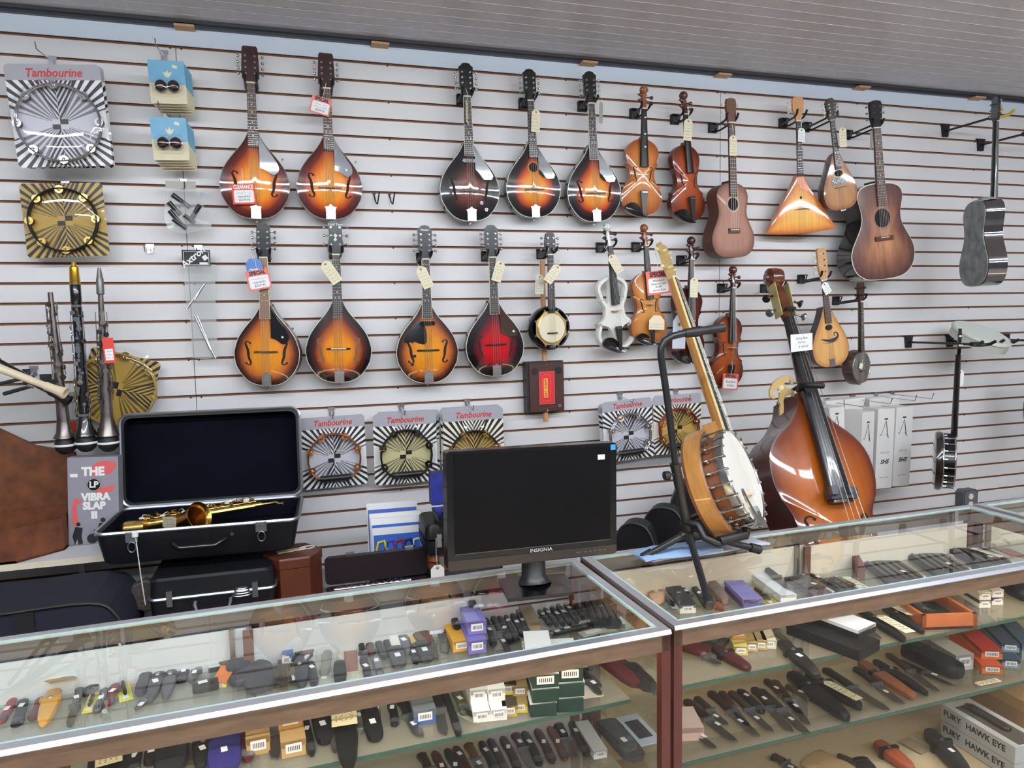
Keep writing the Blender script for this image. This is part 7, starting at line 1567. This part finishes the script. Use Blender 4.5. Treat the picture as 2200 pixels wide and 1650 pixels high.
A1 = 'left case top deck'
row(ZD, A1, 'stock on the top deck of the left case', [
 ('pack', 2, 1500, 55, 1490, .05, DG, 'dark card with a row of white teeth', dict(col2=WH)),
 ('knife', 30, 1478, 95, 1474, .016, K, 'thin black scissors like tool', dict(st=False)),
 ('fold', 30, 1510, 2, 1560, .020, RD, 'dark red folding knife'), ('fold', 52, 1512, 36, 1566, .026, K, 'black folding knife with white label'),
 ('fold', 90, 1508, 70, 1552, .022, (92, 34, 34), 'brownish red folding knife', dict(st=False)),
 ('sheath', 118, 1495, 92, 1566, .034, (206, 156, 66), 'yellow leather sheath', dict(col2=(190, 140, 56), st=False)),
 ('knife', 172, 1490, 148, 1568, .018, GY, 'grey knife in clear sleeve'),
 ('fold', 228, 1462, 176, 1500, .024, K, 'long black folding knife with label'), ('pack', 205, 1490, 188, 1532, .022, YL, 'yellow and white blister packet'),
 ('fold', 226, 1488, 208, 1536, .020, GY, 'grey folding knife'), ('fold', 250, 1478, 232, 1520, .024, (110, 26, 32), 'deep red folding knife'),
 ('pack', 262, 1466, 272, 1506, .028, (214, 216, 90), 'bright yellow green blister packet'),
 ('pouch', 318, 1456, 300, 1500, .028, (70, 70, 76), 'grey pouch with rounded end', dict(st=False)), ('sheath', 348, 1446, 322, 1515, .030, (74, 74, 80), 'dark grey sheath'),
 ('sheath', 372, 1446, 356, 1508, .028, (84, 84, 90), 'grey nylon sheath', dict(st=False)), ('knife', 330, 1496, 290, 1530, .016, GY, 'small grey knife with oval label'),
 ('fold', 400, 1438, 388, 1472, .026, K, 'black oval folding knife with label'), ('knife', 438, 1430, 408, 1472, .018, (130, 130, 126), 'skeleton handled knife'),
 ('pouch', 470, 1478, 414, 1490, .036, (44, 40, 42), 'dark oval case with label'), ('tray', 560, 1415, 448, 1436, .055, (52, 52, 56), 'black knife wallet', dict(st=False)),
 ('box', 492, 1440, 470, 1478, .034, OR, 'orange and yellow labelled packet', dict(h=.012, col2=YL)), ('pouch', 572, 1436, 500, 1478, .050, (58, 58, 62), 'dark grey flat case', dict(st=False)),
 ('knife', 598, 1380, 606, 1438, .018, BR, 'brown handled knife standing proud', dict(col2=(220, 220, 210))), ('box', 628, 1392, 616, 1430, .022, (86, 112, 160), 'slim blue box'),
 ('tray', 676, 1384, 636, 1428, .050, (66, 66, 70), 'small black stand with white knives'), ('pack', 706, 1392, 694, 1474, .085, (176, 176, 166), 'round clamshell pack with label', dict(col2=(120, 118, 108))),
 ('card', 752, 1388, 756, 1462, .055, (196, 190, 170), 'card with a faded photograph', dict(col2=(150, 110, 100))), ('knife', 772, 1380, 790, 1446, .018, K, 'black knife beside the photograph card'),
 ('fold', 786, 1370, 800, 1412, .022, BR, 'brown and white folding knife'), ('fold', 806, 1372, 826, 1420, .020, DG, 'dark folding knife'),
 ('fold', 822, 1364, 842, 1418, .022, K, 'black ridged folding knife', dict(st=False)), ('sheath', 838, 1352, 858, 1420, .026, (222, 220, 206), 'white wrapped knife', dict(col2=(200, 200, 190), st=False)),
 ('sheath', 856, 1356, 876, 1412, .028, GY, 'grey sheath'), ('fold', 876, 1360, 896, 1400, .020, (206, 180, 100), 'tan yellow folding knife', dict(st=False)),
 ('pouch', 892, 1352, 920, 1396, .048, (104, 76, 64), 'brown leather pouch', dict(st=False)), ('knife', 920, 1372, 938, 1420, .020, STEEL and (140, 140, 140), 'chrome lever knife', dict(st=False)),
 ('knife', 954, 1342, 956, 1408, .026, (60, 58, 56), 'serrated chrome and black knife', dict(st=False))])
row(ZD, 'left case top deck boxes', 'boxes on the top deck of the left case', [
 ('box', 966, 1346, 992, 1400, .044, (222, 164, 52), 'orange yellow box with barcode', dict(col2=(222, 164, 52))), ('fold', 968, 1344, 984, 1378, .022, K, 'black knife on the orange box', dict(dz=.030, st=False)),
 ('box', 1000, 1350, 1026, 1404, .046, PU, 'lower purple box with yellow label', dict(col2=PU, h=.034)), ('box', 1000, 1338, 1026, 1392, .048, (136, 126, 200), 'upper purple box with yellow label', dict(col2=PU, h=.034, dz=.036)),
 ('fold', 1002, 1330, 1018, 1362, .024, (60, 48, 70), 'dark knife on the purple box', dict(dz=.072, st=False)),
 ('box', 1128, 1318, 1148, 1356, .034, (150, 134, 100), 'brown paper box', dict(col2=(168, 148, 108), h=.024, st=False))])
row(ZD, 'right of the purple boxes', 'black knives right of the purple boxes', [
 ('fold', 1044, 1336, 1062, 1392, .020, DG, 'dark grey folding knife', dict(st=True)), ('knife', 1060, 1334, 1094, 1408, .018, (60, 60, 62), 'dark knife with a long blade'),
 ('fold', 1072, 1332, 1096, 1386, .020, K, 'black folding knife with white tag'), ('fold', 1086, 1330, 1110, 1382, .018, DG, 'dark folding knife with white tag'), ('fold', 1100, 1326, 1124, 1372, .018, K, 'slim black folding knife'),
 ('fold', 1112, 1318, 1134, 1366, .018, DG, 'slim dark folding knife'), ('fold', 1158, 1318, 1184, 1350, .016, K, 'short black folding knife'), ('fold', 1170, 1314, 1198, 1350, .016, DG, 'dark short folding knife'),
 ('fold', 1184, 1310, 1212, 1348, .016, K, 'black knife with a label', ), ('fold', 1198, 1306, 1226, 1346, .018, K, 'wide black folding knife'), ('fold', 1214, 1302, 1242, 1342, .018, DG, 'grey black folding knife'),
 ('fold', 1228, 1298, 1256, 1334, .016, K, 'narrow black folding knife', dict(st=False)), ('tag', 1238, 1340, 1286, 1330, .014, (214, 210, 200), 'white strip tag'),
 ('knife', 1122, 1392, 1182, 1378, .012, (196, 204, 110), 'yellow green handled knife lying crosswise'), ('knife', 1132, 1384, 1230, 1360, .014, K, 'long black knife lying crosswise', dict(st=True)),
 ('fold', 1190, 1366, 1262, 1350, .016, DG, 'dark knife lying crosswise'), ('card', 1248, 1366, 1300, 1352, .030, (170, 170, 160), 'bunch of silver charms on a card', dict(col2=(220, 220, 214))),
 ('tray', 1280, 1292, 1310, 1352, .085, (40, 42, 42), 'black tray near the case end', dict(st=False))])
t, L_ = lay((140, 1486), (118, 1560), ZD, 'price_tag', 'large manila tag lying against the yellow sheath', 'tag', None, .026); q = MB(); q.prism([(-.028, 0), (.028, 0), (.028, .085), (.014, .105), (-.014, .105), (-.028, .085)], 0, .0008, M=Matrix.Rotation(R(-90), 3, 'Z') @ Matrix.Rotation(R(-62), 3, 'X')); q.build('card', MANILA, t)
# front row on shelf A of the left case
row(ZA, 'left case middle shelf', 'front row on the middle shelf of the left case', [
 ('pouch', 100, 1650, 96, 1690, .09, (96, 80, 56), 'camouflage cap', dict(st=False)), ('pouch', 240, 1612, 236, 1680, .085, K, 'black holster with cream tag'),
 ('fold', 292, 1610, 284, 1668, .032, K, 'black folding knife'), ('pouch', 332, 1606, 322, 1650, .030, K, 'small black pouch with label'), ('pouch', 372, 1596, 366, 1668, .068, (34, 34, 36), 'black belt pouch with badge', dict(st=False)),
 ('card', 412, 1600, 408, 1660, .032, (96, 84, 58), 'camouflage card', dict(col2=(70, 60, 44))), ('sheath', 440, 1588, 432, 1660, .036, K, 'black sheath with label'),
 ('pouch', 484, 1580, 482, 1668, .072, (48, 44, 110), 'purple blue bag with a white crescent'), ('fold', 514, 1552, 536, 1640, .030, (82, 24, 26), 'dark red knife with steel blade', dict(col2=BLD)),
 ('box', 552, 1536, 556, 1622, .048, (176, 144, 92), 'tan box with white end label', dict(col2=(186, 152, 98), h=.040)), ('knife', 588, 1542, 590, 1636, .026, K, 'black knife between the tan boxes', dict(h=.05)),
 ('box', 620, 1532, 632, 1626, .050, (170, 138, 88), 'lower tan box', dict(col2=(186, 152, 98), h=.036)), ('box', 618, 1518, 626, 1600, .050, (176, 144, 92), 'upper tan box', dict(col2=(186, 152, 98), h=.034, dz=.037)),
 ('fold', 650, 1536, 672, 1628, .020, K, 'long narrow black knife'), ('pouch', 686, 1532, 700, 1604, .044, K, 'black leather pouch with label'), ('fold', 712, 1560, 722, 1620, .018, (70, 60, 52), 'brown blade knife', dict(st=False)),
 ('sheath', 738, 1528, 750, 1660, .048, K, 'long black sheath under the big tag', dict(st=False)), ('fold', 768, 1522, 776, 1578, .026, (110, 110, 100), 'grey green knife with label'),
 ('pouch', 792, 1530, 808, 1598, .042, K, 'black oval pouch with label'), ('fold', 806, 1516, 812, 1552, .018, (120, 104, 84), 'tan folding knife'),
 ('fold', 840, 1518, 850, 1564, .022, K, 'black knife with oval white labels'), ('knife', 860, 1508, 904, 1588, .028, (34, 32, 32), 'black knife with open blade'),
 ('box', 892, 1488, 914, 1556, .050, (112, 116, 122), 'blue window box with grey figure', dict(col2=(62, 96, 160), h=.034)), ('knife', 936, 1490, 954, 1584, .026, K, 'tall black knife with blade'),
 ('fold', 952, 1488, 988, 1586, .020, (26, 24, 24), 'long curved black knife', dict(st=False)), ('fold', 978, 1486, 1000, 1540, .026, (86, 88, 62), 'olive knife with orange sticker'),
 ('pack', 988, 1530, 1030, 1550, .030, (150, 150, 140), 'crumpled clear wrapper', dict(st=False)),
 ('box', 1012, 1464, 1036, 1552, .040, (230, 230, 226), 'lower white box with green label', dict(h=.026)), ('box', 1012, 1452, 1030, 1532, .040, (206, 214, 210), 'upper white and green box', dict(h=.030, dz=.027)),
 ('fold', 1016, 1446, 1026, 1490, .026, K, 'black knife on the white and green box', dict(dz=.058, st=False)),
 ('box', 1048, 1460, 1072, 1548, .038, WH, 'lower plain white box', dict(h=.026)), ('box', 1046, 1446, 1068, 1530, .040, WH, 'upper plain white box', dict(h=.030, dz=.027)), ('fold', 1050, 1430, 1062, 1480, .024, DB_, 'dark knife on the plain white box', dict(dz=.058, st=False)),
 ('box', 1084, 1456, 1096, 1540, .034, (60, 54, 40), 'lower black box with yellow end', dict(h=.026, col2=(190, 160, 70))), ('box', 1082, 1444, 1094, 1516, .034, K, 'upper black box with yellow end', dict(h=.026, dz=.027, col2=YL)),
 ('box', 1106, 1452, 1118, 1532, .034, (150, 130, 84), 'lowest yellow ended box', dict(h=.024, col2=YL)), ('box', 1106, 1442, 1118, 1518, .034, (150, 130, 84), 'middle brown ended box', dict(h=.024, dz=.025, col2=(160, 138, 88))), ('box', 1104, 1432, 1116, 1500, .036, K, 'top yellow ended box with black lid', dict(h=.026, dz=.050, col2=YL))])
for k in range(4): item('box', (1150+(k % 2)*3, 1470), (1168+(k in (1, 2))*5-(k == 3)*6, 1540), ZA, .062, WH, 'dark green box, %s of the left stack of four' % ('bottom', 'second', 'third', 'top')[k], 'dark green boxes stacked in the left case', h=.034, col2=GN, dz=k*.0352, st=k == 2, lk=.10)
for k in range(3): item('box', (1206, 1462), (1226+(k == 1)*2, 1530), ZA, .062, WH, 'dark green box, %s of the right stack of three' % ('bottom', 'middle', 'top')[k], 'dark green boxes stacked in the left case', h=.036, col2=GN, dz=k*.0372, st=k == 2, lk=.10)
row(ZA, 'right of the green boxes', 'knives right of the green boxes', [('card', 1240, 1450, 1272, 1500, .06, (206, 200, 180), 'white paper under the knives'), ('knife', 1242, 1432, 1290, 1484, .020, K, 'upper black knife', dict(dz=.004)), ('knife', 1248, 1450, 1290, 1500, .020, K, 'lower black knife', dict(dz=.004)),
 ('pouch', 1300, 1420, 1380, 1480, .07, (88, 24, 30), 'dark red leather fold', dict(st=False)), ('pouch', 1350, 1440, 1400, 1490, .05, (30, 28, 30), 'black pouch in the case corner', dict(st=False))])
item('tag', (738, 1528), (742, 1592), ZA, .056, (226, 212, 166), 'big handwritten manila tag lying over the long black sheath', None, h=.036)
item('tag', (236, 1640), (236, 1672), ZA, .05, (226, 212, 166), 'cream tag on the black holster', None, h=.030)
# shelf B of the left case
kb = []
for k in range(15):
    x = 905+k*24.5+(k % 3)*3; c = (DB_, (70, 28, 26), K, (60, 26, 24), (96, 60, 34), K, (48, 36, 30))[k % 7]; y = 1650-k*5.4
    d_ = {DB_: 'dark brown', (70, 28, 26): 'reddish brown', K: 'black', (60, 26, 24): 'deep red brown', (96, 60, 34): 'amber brown', (48, 36, 30): 'brown black'}[c]
    kb.append(('fold' if k % 4 else 'knife', x, y-22, x+36, y+48, .026, c, '%s knife' % d_))
row(ZB, 'left case bottom shelf', 'knives on the bottom glass shelf of the left case', kb)
item('box', (1250, 1566), (1290, 1630), ZB, .036, (196, 196, 190), 'long clear topped white box right of the bottom shelf knives, left case', None, h=.022)
item('pouch', (1300, 1560), (1370, 1640), ZB, .07, (60, 62, 66), 'grey sheath in the right corner of the bottom shelf of the left case', None)
item('card', (1345, 1540), (1400, 1600), ZB, .07, (196, 206, 222), 'pale blue card in the right corner of the bottom shelf of the left case', None, col2=(60, 60, 70))
# right case, deck D
row(ZD, 'right case top deck', 'stock on the top deck of the right case', [
 ('pouch', 1406, 1262, 1412, 1300, .05, (190, 140, 110), 'skin coloured pouch with label'), ('pack', 1428, 1286, 1452, 1312, .04, (120, 120, 120), 'grey blister packet'),
 ('box', 1446, 1276, 1478, 1318, .046, (56, 56, 60), 'black tray box with white end', dict(col2=(226, 224, 214), h=.024)), ('knife', 1462, 1268, 1502, 1308, .018, K, 'black cord and tool tangle'),
 ('fold', 1488, 1262, 1520, 1310, .020, DG, 'dark folding knife'), ('pouch', 1526, 1258, 1558, 1300, .035, (130, 112, 104), 'brown grey cloth roll', dict(st=False)), ('sheath', 1520, 1300, 1556, 1316, .022, (120, 70, 60), 'short red brown sheath', dict(st=False)),
 ('box', 1576, 1268, 1618, 1310, .056, (140, 132, 190), 'lilac box with clear wrap', dict(col2=(92, 88, 140), st=False, h=.030)), ('pack', 1612, 1262, 1664, 1302, .045, (190, 160, 60), 'yellow and black blister packet'),
 ('box', 1622, 1240, 1694, 1294, .048, (222, 224, 226), 'long white open box', dict(st=False, h=.022)), ('knife', 1640, 1238, 1704, 1288, .022, K, 'large black knife in the long white box', dict(dz=.023, st=False)),
 ('tray', 1706, 1246, 1770, 1284, .07, (104, 84, 88), 'purple grey card tray'), ('card', 1726, 1262, 1746, 1272, .014, YL, 'upper yellow sticker'), ('card', 1736, 1272, 1756, 1282, .014, YL, 'lower yellow sticker'),
 ('fold', 1742, 1240, 1784, 1262, .018, K, 'black knife behind the yellow stickers'), ('tray', 1778, 1250, 1830, 1278, .07, (96, 98, 104), 'grey flat packet tray', dict(st=False)),
 ('box', 1836, 1216, 1850, 1244, .022, (104, 56, 44), 'small brown wooden block', dict(col2=(104, 56, 44), st=False, h=.04)), ('tag', 1815, 1246, 1870, 1276, .026, CRM, 'manila tag lying flat', dict(h=.010)),
 ('tray', 1890, 1212, 1960, 1262, .13, (74, 72, 74), 'dark display tray with two rows of knives'), ('tray', 1985, 1196, 2060, 1244, .13, (70, 68, 70), 'dark display tray with white stickers'), ('tray', 2075, 1184, 2150, 1226, .13, (66, 66, 68), 'dark display tray under a manila tag'),
 ('tag', 2088, 1192, 2152, 1212, .024, CRM, 'manila tag lying on the trays', dict(h=.024)), ('card', 2152, 1180, 2190, 1196, .05, (150, 90, 90), 'red and white folded card')])
# right case, shelf A
row(ZA, 'right case middle shelf', 'stock on the middle shelf of the right case', [
 ('pouch', 1468, 1392, 1520, 1410, .055, (92, 26, 28), 'dark red case', dict(st=False)), ('tray', 1492, 1372, 1560, 1388, .07, (70, 68, 68), 'grey knife packet', dict(st=False)), ('knife', 1490, 1402, 1548, 1432, .022, (110, 108, 108), 'clear wrapped blade'),
 ('sheath', 1536, 1400, 1610, 1446, .042, (66, 22, 24), 'large dark red curved sheath', dict(st=False)), ('box', 1572, 1366, 1588, 1392, .036, (190, 146, 86), 'tan orange box', dict(col2=(200, 156, 92), h=.034, dz=.026)), ('box', 1578, 1376, 1592, 1408, .036, (196, 180, 100), 'yellow labelled box', dict(col2=(206, 186, 110), h=.024)),
 ('box', 1604, 1370, 1616, 1400, .030, (176, 150, 104), 'first of two kraft boxes', dict(col2=(184, 158, 110), h=.024)), ('box', 1624, 1366, 1636, 1396, .030, (176, 150, 104), 'second of two kraft boxes', dict(col2=(184, 158, 110), h=.024)),
 ('box', 1642, 1366, 1654, 1394, .034, (214, 204, 180), 'cream box', dict(col2=(220, 212, 190), h=.024)), ('fold', 1600, 1352, 1618, 1374, .022, K, 'black folding knife behind the kraft boxes', dict(dz=.026)), ('fold', 1622, 1348, 1650, 1370, .020, K, 'black knife with white label', dict(dz=.026)),
 ('knife', 1640, 1340, 1700, 1388, .022, (60, 60, 58), 'grey knife in a clear bag'),
 ('sheath', 1680, 1388, 1758, 1462, .042, (30, 29, 30), 'long black sheath hanging over the shelf edge'), ('box', 1712, 1352, 1868, 1410, .105, (22, 22, 25), 'lower large black presentation box', dict(col2=(16, 16, 18), st=False, h=.030)),
 ('box', 1722, 1334, 1862, 1388, .085, (222, 228, 236), 'white insert in the large black box', dict(col2=K, st=False, h=.024, dz=.031)),
 ('fold', 1806, 1338, 1866, 1380, .018, (60, 60, 62), 'dark grey slim knife'), ('knife', 1828, 1330, 1890, 1376, .024, (206, 190, 60), 'yellow skeleton handled rescue tool'), ('sheath', 1850, 1320, 1944, 1384, .034, K, 'long black sheath under a tag', dict(st=False)),
 ('tag', 1888, 1340, 1956, 1378, .034, CRM, 'manila tag on the long black sheath', dict(h=.026)), ('sheath', 1900, 1312, 1984, 1366, .032, (34, 33, 34), 'second black sheath behind the tag', dict(st=False)), ('tag', 1962, 1340, 1910, 1314, .030, CRM, 'manila tag lying upside down', dict(h=.026)),
 ('fold', 1928, 1300, 1980, 1300, .024, K, 'black strap pouch behind the wooden box', dict(st=False))])
def woodbox():
    t, L_ = lay((1955, 1296), (2040, 1352), ZA, 'wooden_box', 'shallow orange brown wooden display box with a silver badge', 'box', None); W_ = .165; OB = mat('orange box wood', (176, 98, 52), .4, coat=.4, noise=.15, nscale=12)
    q = MB(); q.box((L_/2, 0, .004), (L_, W_, .008), 1)
    for sx in (0, 1): q.box((.006+sx*(L_-.012), 0, .022), (.012, W_, .044))
    for sy in (-1, 1): q.box((L_/2, sy*(W_/2-.006), .022), (L_, .012, .044))
    q.build('frame', [OB, cmat((20, 18, 22), .8)], t); q = MB(); q.box((L_/2, 0, .034), (L_-.024, W_-.024, .002)); q.build('glass_lid', CLEAR, t)
    q = MB(); q.lathe([(0, 0), (.016, 0), (.014, .003), (0, .004)], (L_*.5, .01, .010), 'z', 16, sx=1.4); q.tube([Vector((L_*.5-.03, 0, .012)), Vector((L_*.5, .02, .014)), Vector((L_*.5+.05, -.02, .012))], .0025, 6); q.build('badge', CHROME, t, smooth=40); stick(t, L_*.72, .01, .010, .022, .010)
woodbox()
for k, (dz, dx) in enumerate(((0, 0), (0, 1), (.025, 0), (.025, 1))): item('box', (2052+dx*26, 1268-dx*5), (2116+dx*27, 1306-dx*6), ZA, .036, (214, 208, 190) if k > 1 else (60, 56, 54), 'slim box, %s' % ('lower left of the four right of the wooden box', 'lower right of the four right of the wooden box', 'upper left of the four right of the wooden box', 'upper right of the four right of the wooden box')[k], 'slim boxes by the wooden box', h=.023, col2=(224, 218, 202), dz=dz)
item('pouch', (2150, 1250), (2230, 1300), ZA, .12, (18, 16, 20), 'black case with a thin purple line at the right edge of the middle shelf', None, st=False, h=.05)
# right case, shelf B: knives fanned out
row(ZB, 'right case bottom shelf', 'fanned knives on the bottom glass shelf of the right case', [
 ('knife', 1474, 1512, 1580, 1598, .028, DB_, 'dark handled hunting knife'), ('knife', 1496, 1506, 1562, 1562, .024, (60, 46, 40), 'knife with studded dark handle'), ('knife', 1526, 1494, 1628, 1586, .028, (56, 34, 28), 'long pointed hunting knife'),
 ('knife', 1550, 1494, 1608, 1566, .024, (70, 40, 32), 'brown finger grooved knife'), ('knife', 1570, 1494, 1658, 1576, .026, (66, 50, 44), 'bone studded knife'), ('fold', 1588, 1488, 1640, 1536, .032, K, 'black folding knife with white label'),
 ('knife', 1620, 1486, 1700, 1576, .028, (44, 30, 26), 'broad dark knife'), ('knife', 1634, 1490, 1738, 1582, .028, (52, 36, 30), 'long knife with two white labels'), ('knife', 1646, 1468, 1724, 1540, .024, (58, 30, 26), 'chrome edged brown knife'),
 ('knife', 1664, 1470, 1736, 1560, .024, (64, 36, 28), 'slim brown handled knife'), ('knife', 1690, 1480, 1800, 1538, .020, (80, 66, 52), 'thin pale pointed knife'),
 ('sheath', 1700, 1460, 1822, 1556, .055, (20, 19, 21), 'very large black sheath', dict(st=False, h=.03)), ('sheath', 1736, 1462, 1850, 1530, .046, (26, 25, 26), 'large black sheath behind the tag', dict(st=False, h=.028)), ('knife', 1772, 1444, 1908, 1530, .032, K, 'black dagger with white label'),
 ('knife', 1838, 1442, 1940, 1516, .028, (46, 32, 26), 'grey bladed knife with white label'), ('sheath', 1850, 1430, 1965, 1506, .046, (150, 92, 60), 'tan leather sheath with dark handle', dict(col2=(44, 28, 24), st=False)), ('sheath', 1880, 1428, 1992, 1498, .034, (30, 28, 28), 'narrow black sheath', dict(st=False)),
 ('knife', 1908, 1412, 2016, 1490, .026, (72, 38, 28), 'red brown handled knife'), ('knife', 1930, 1426, 2050, 1478, .022, K, 'slim black dagger'), ('pouch', 1950, 1408, 2062, 1462, .085, (20, 20, 21), 'fat black leather pouch with buckle', dict(st=False, h=.05)),
 ('box', 1996, 1394, 2072, 1440, .062, (176, 170, 158), 'pale grey box with a brown knife on top', dict(col2=(206, 200, 188), h=.05)), ('box', 2060, 1378, 2132, 1448, .060, (206, 84, 34), 'lower orange box', dict(col2=(216, 118, 44), h=.026)), ('box', 2058, 1368, 2130, 1434, .062, (168, 40, 28), 'upper orange box with red lid', dict(col2=(216, 118, 44), h=.030, dz=.027)),
 ('box', 2110, 1370, 2172, 1436, .050, (48, 74, 98), 'lower blue and white box', dict(col2=(130, 160, 180), h=.028)), ('box', 2108, 1356, 2170, 1420, .050, (44, 60, 80), 'upper blue and white box', dict(col2=(130, 160, 180), h=.028, dz=.029)), ('box', 2160, 1360, 2214, 1420, .050, (48, 74, 98), 'blue and white box at the right edge', dict(col2=(150, 176, 190), h=.052))])
item('box', (1462, 1546), (1484, 1592), ZB, .07, (222, 196, 184), 'pale pink and white box at the left end of the fanned knives', None, h=.036, st=False, col2=(222, 190, 172))
item('knife', (1470, 1560), (1536, 1612), ZB, .022, (60, 60, 62), 'small blade with two white labels beside the pale pink box', None, dz=.0)
item('tag', (1772, 1492), (1846, 1532), ZB, .03, (226, 220, 176), 'manila tag with a string loop on the very large black sheath', None, h=.040)
item('tag', (2098, 1472), (2146, 1462), ZB, .022, (226, 216, 186), 'cream tag in front of the orange boxes', None, h=.002)
# right case, deck C
def fury(k):
    t, L_ = lay((2050, 1572), (2210, 1672), ZC, 'knife_box', '%s grey HAWK EYE carton at the bottom right' % ('lower', 'upper')[k], 'box', 'HAWK EYE cartons', k*.052); h = .05; w = .11
    q = MB(); q.box((L_/2, 0, h/2), (L_, w, h)); q.build('carton', cmat((176, 176, 172), .55), t)
    text('FURY', .026, (L_*.16, w/2+.0006, .027), BLKM, t, bold=.0006); text('HAWK EYE', .026, (L_*.62, w/2+.0006, .027), BLKM, t, bold=.0006)
    if k:
        q = MB(); q.box((L_*.55, 0, h+.001), (L_*.85, w*.6, .002)); q.build('window', cmat((86, 78, 72), .3), t); q = MB(); bar(q, L_*.6, .03, .012, x0=L_*.15, z0=h+.002); q.build('printed_knife', cmat((70, 60, 52), .3, .4), t, smooth=50)
fury(0); fury(1)
row(ZC, 'right case floor', 'stock on the floor of the right case', [
 ('knife', 1660, 1630, 1720, 1662, .03, (44, 34, 30), 'dark horn handled knife'), ('pouch', 1740, 1628, 1830, 1672, .12, (190, 160, 112), 'flat tan leather piece', dict(st=False, h=.008)), ('knife', 1800, 1630, 1880, 1660, .020, (60, 40, 32), 'brown knife with bright rivets'),
 ('pouch', 1846, 1640, 1872, 1668, .05, (28, 22, 22), 'round dark object', dict(st=False)), ('sheath', 1886, 1608, 1960, 1665, .05, (160, 76, 42), 'orange brown leather holster', dict(col2=(40, 26, 24), st=False, h=.03)), ('card', 1940, 1590, 1990, 1616, .05, (150, 132, 104), 'folded brown paper'),
 ('sheath', 1996, 1588, 2080, 1680, .05, (34, 32, 33), 'black sheath with chrome studs', dict(h=.04)), ('box', 2120, 1500, 2230, 1560, .12, (176, 144, 98), 'brown cardboard box at the bottom right edge', dict(col2=(150, 118, 80), h=.09, st=False))])

row(ZD, 'left case top deck back', 'dark stock at the back of the left top deck', [
 ('pouch', 516, 1420, 512, 1452, .06, (50, 50, 54), 'dark folded nylon pouch', dict(st=False)), ('pouch', 556, 1446, 560, 1492, .07, (62, 62, 66), 'wide grey nylon pouch', dict(st=False)), ('tray', 606, 1440, 612, 1476, .05, (40, 38, 38), 'black knife roll', dict(st=False)),
 ('sheath', 642, 1426, 650, 1482, .036, (46, 46, 50), 'grey black sheath', dict(st=False)), ('fold', 668, 1430, 676, 1478, .022, K, 'black knife by the clamshell'), ('pouch', 730, 1436, 732, 1476, .030, (44, 44, 48), 'small dark pouch', dict(st=False)),
 ('fold', 780, 1420, 792, 1462, .022, DG, 'dark knife behind the rail'), ('fold', 806, 1420, 818, 1456, .020, (110, 112, 116), 'light grey knife'), ('pouch', 850, 1404, 858, 1440, .040, (70, 70, 74), 'grey pouch with pale oval'), ('fold', 884, 1398, 896, 1430, .020, K, 'short black knife'), ('pouch', 906, 1392, 918, 1428, .040, (60, 60, 62), 'dark grey nylon pouch')])
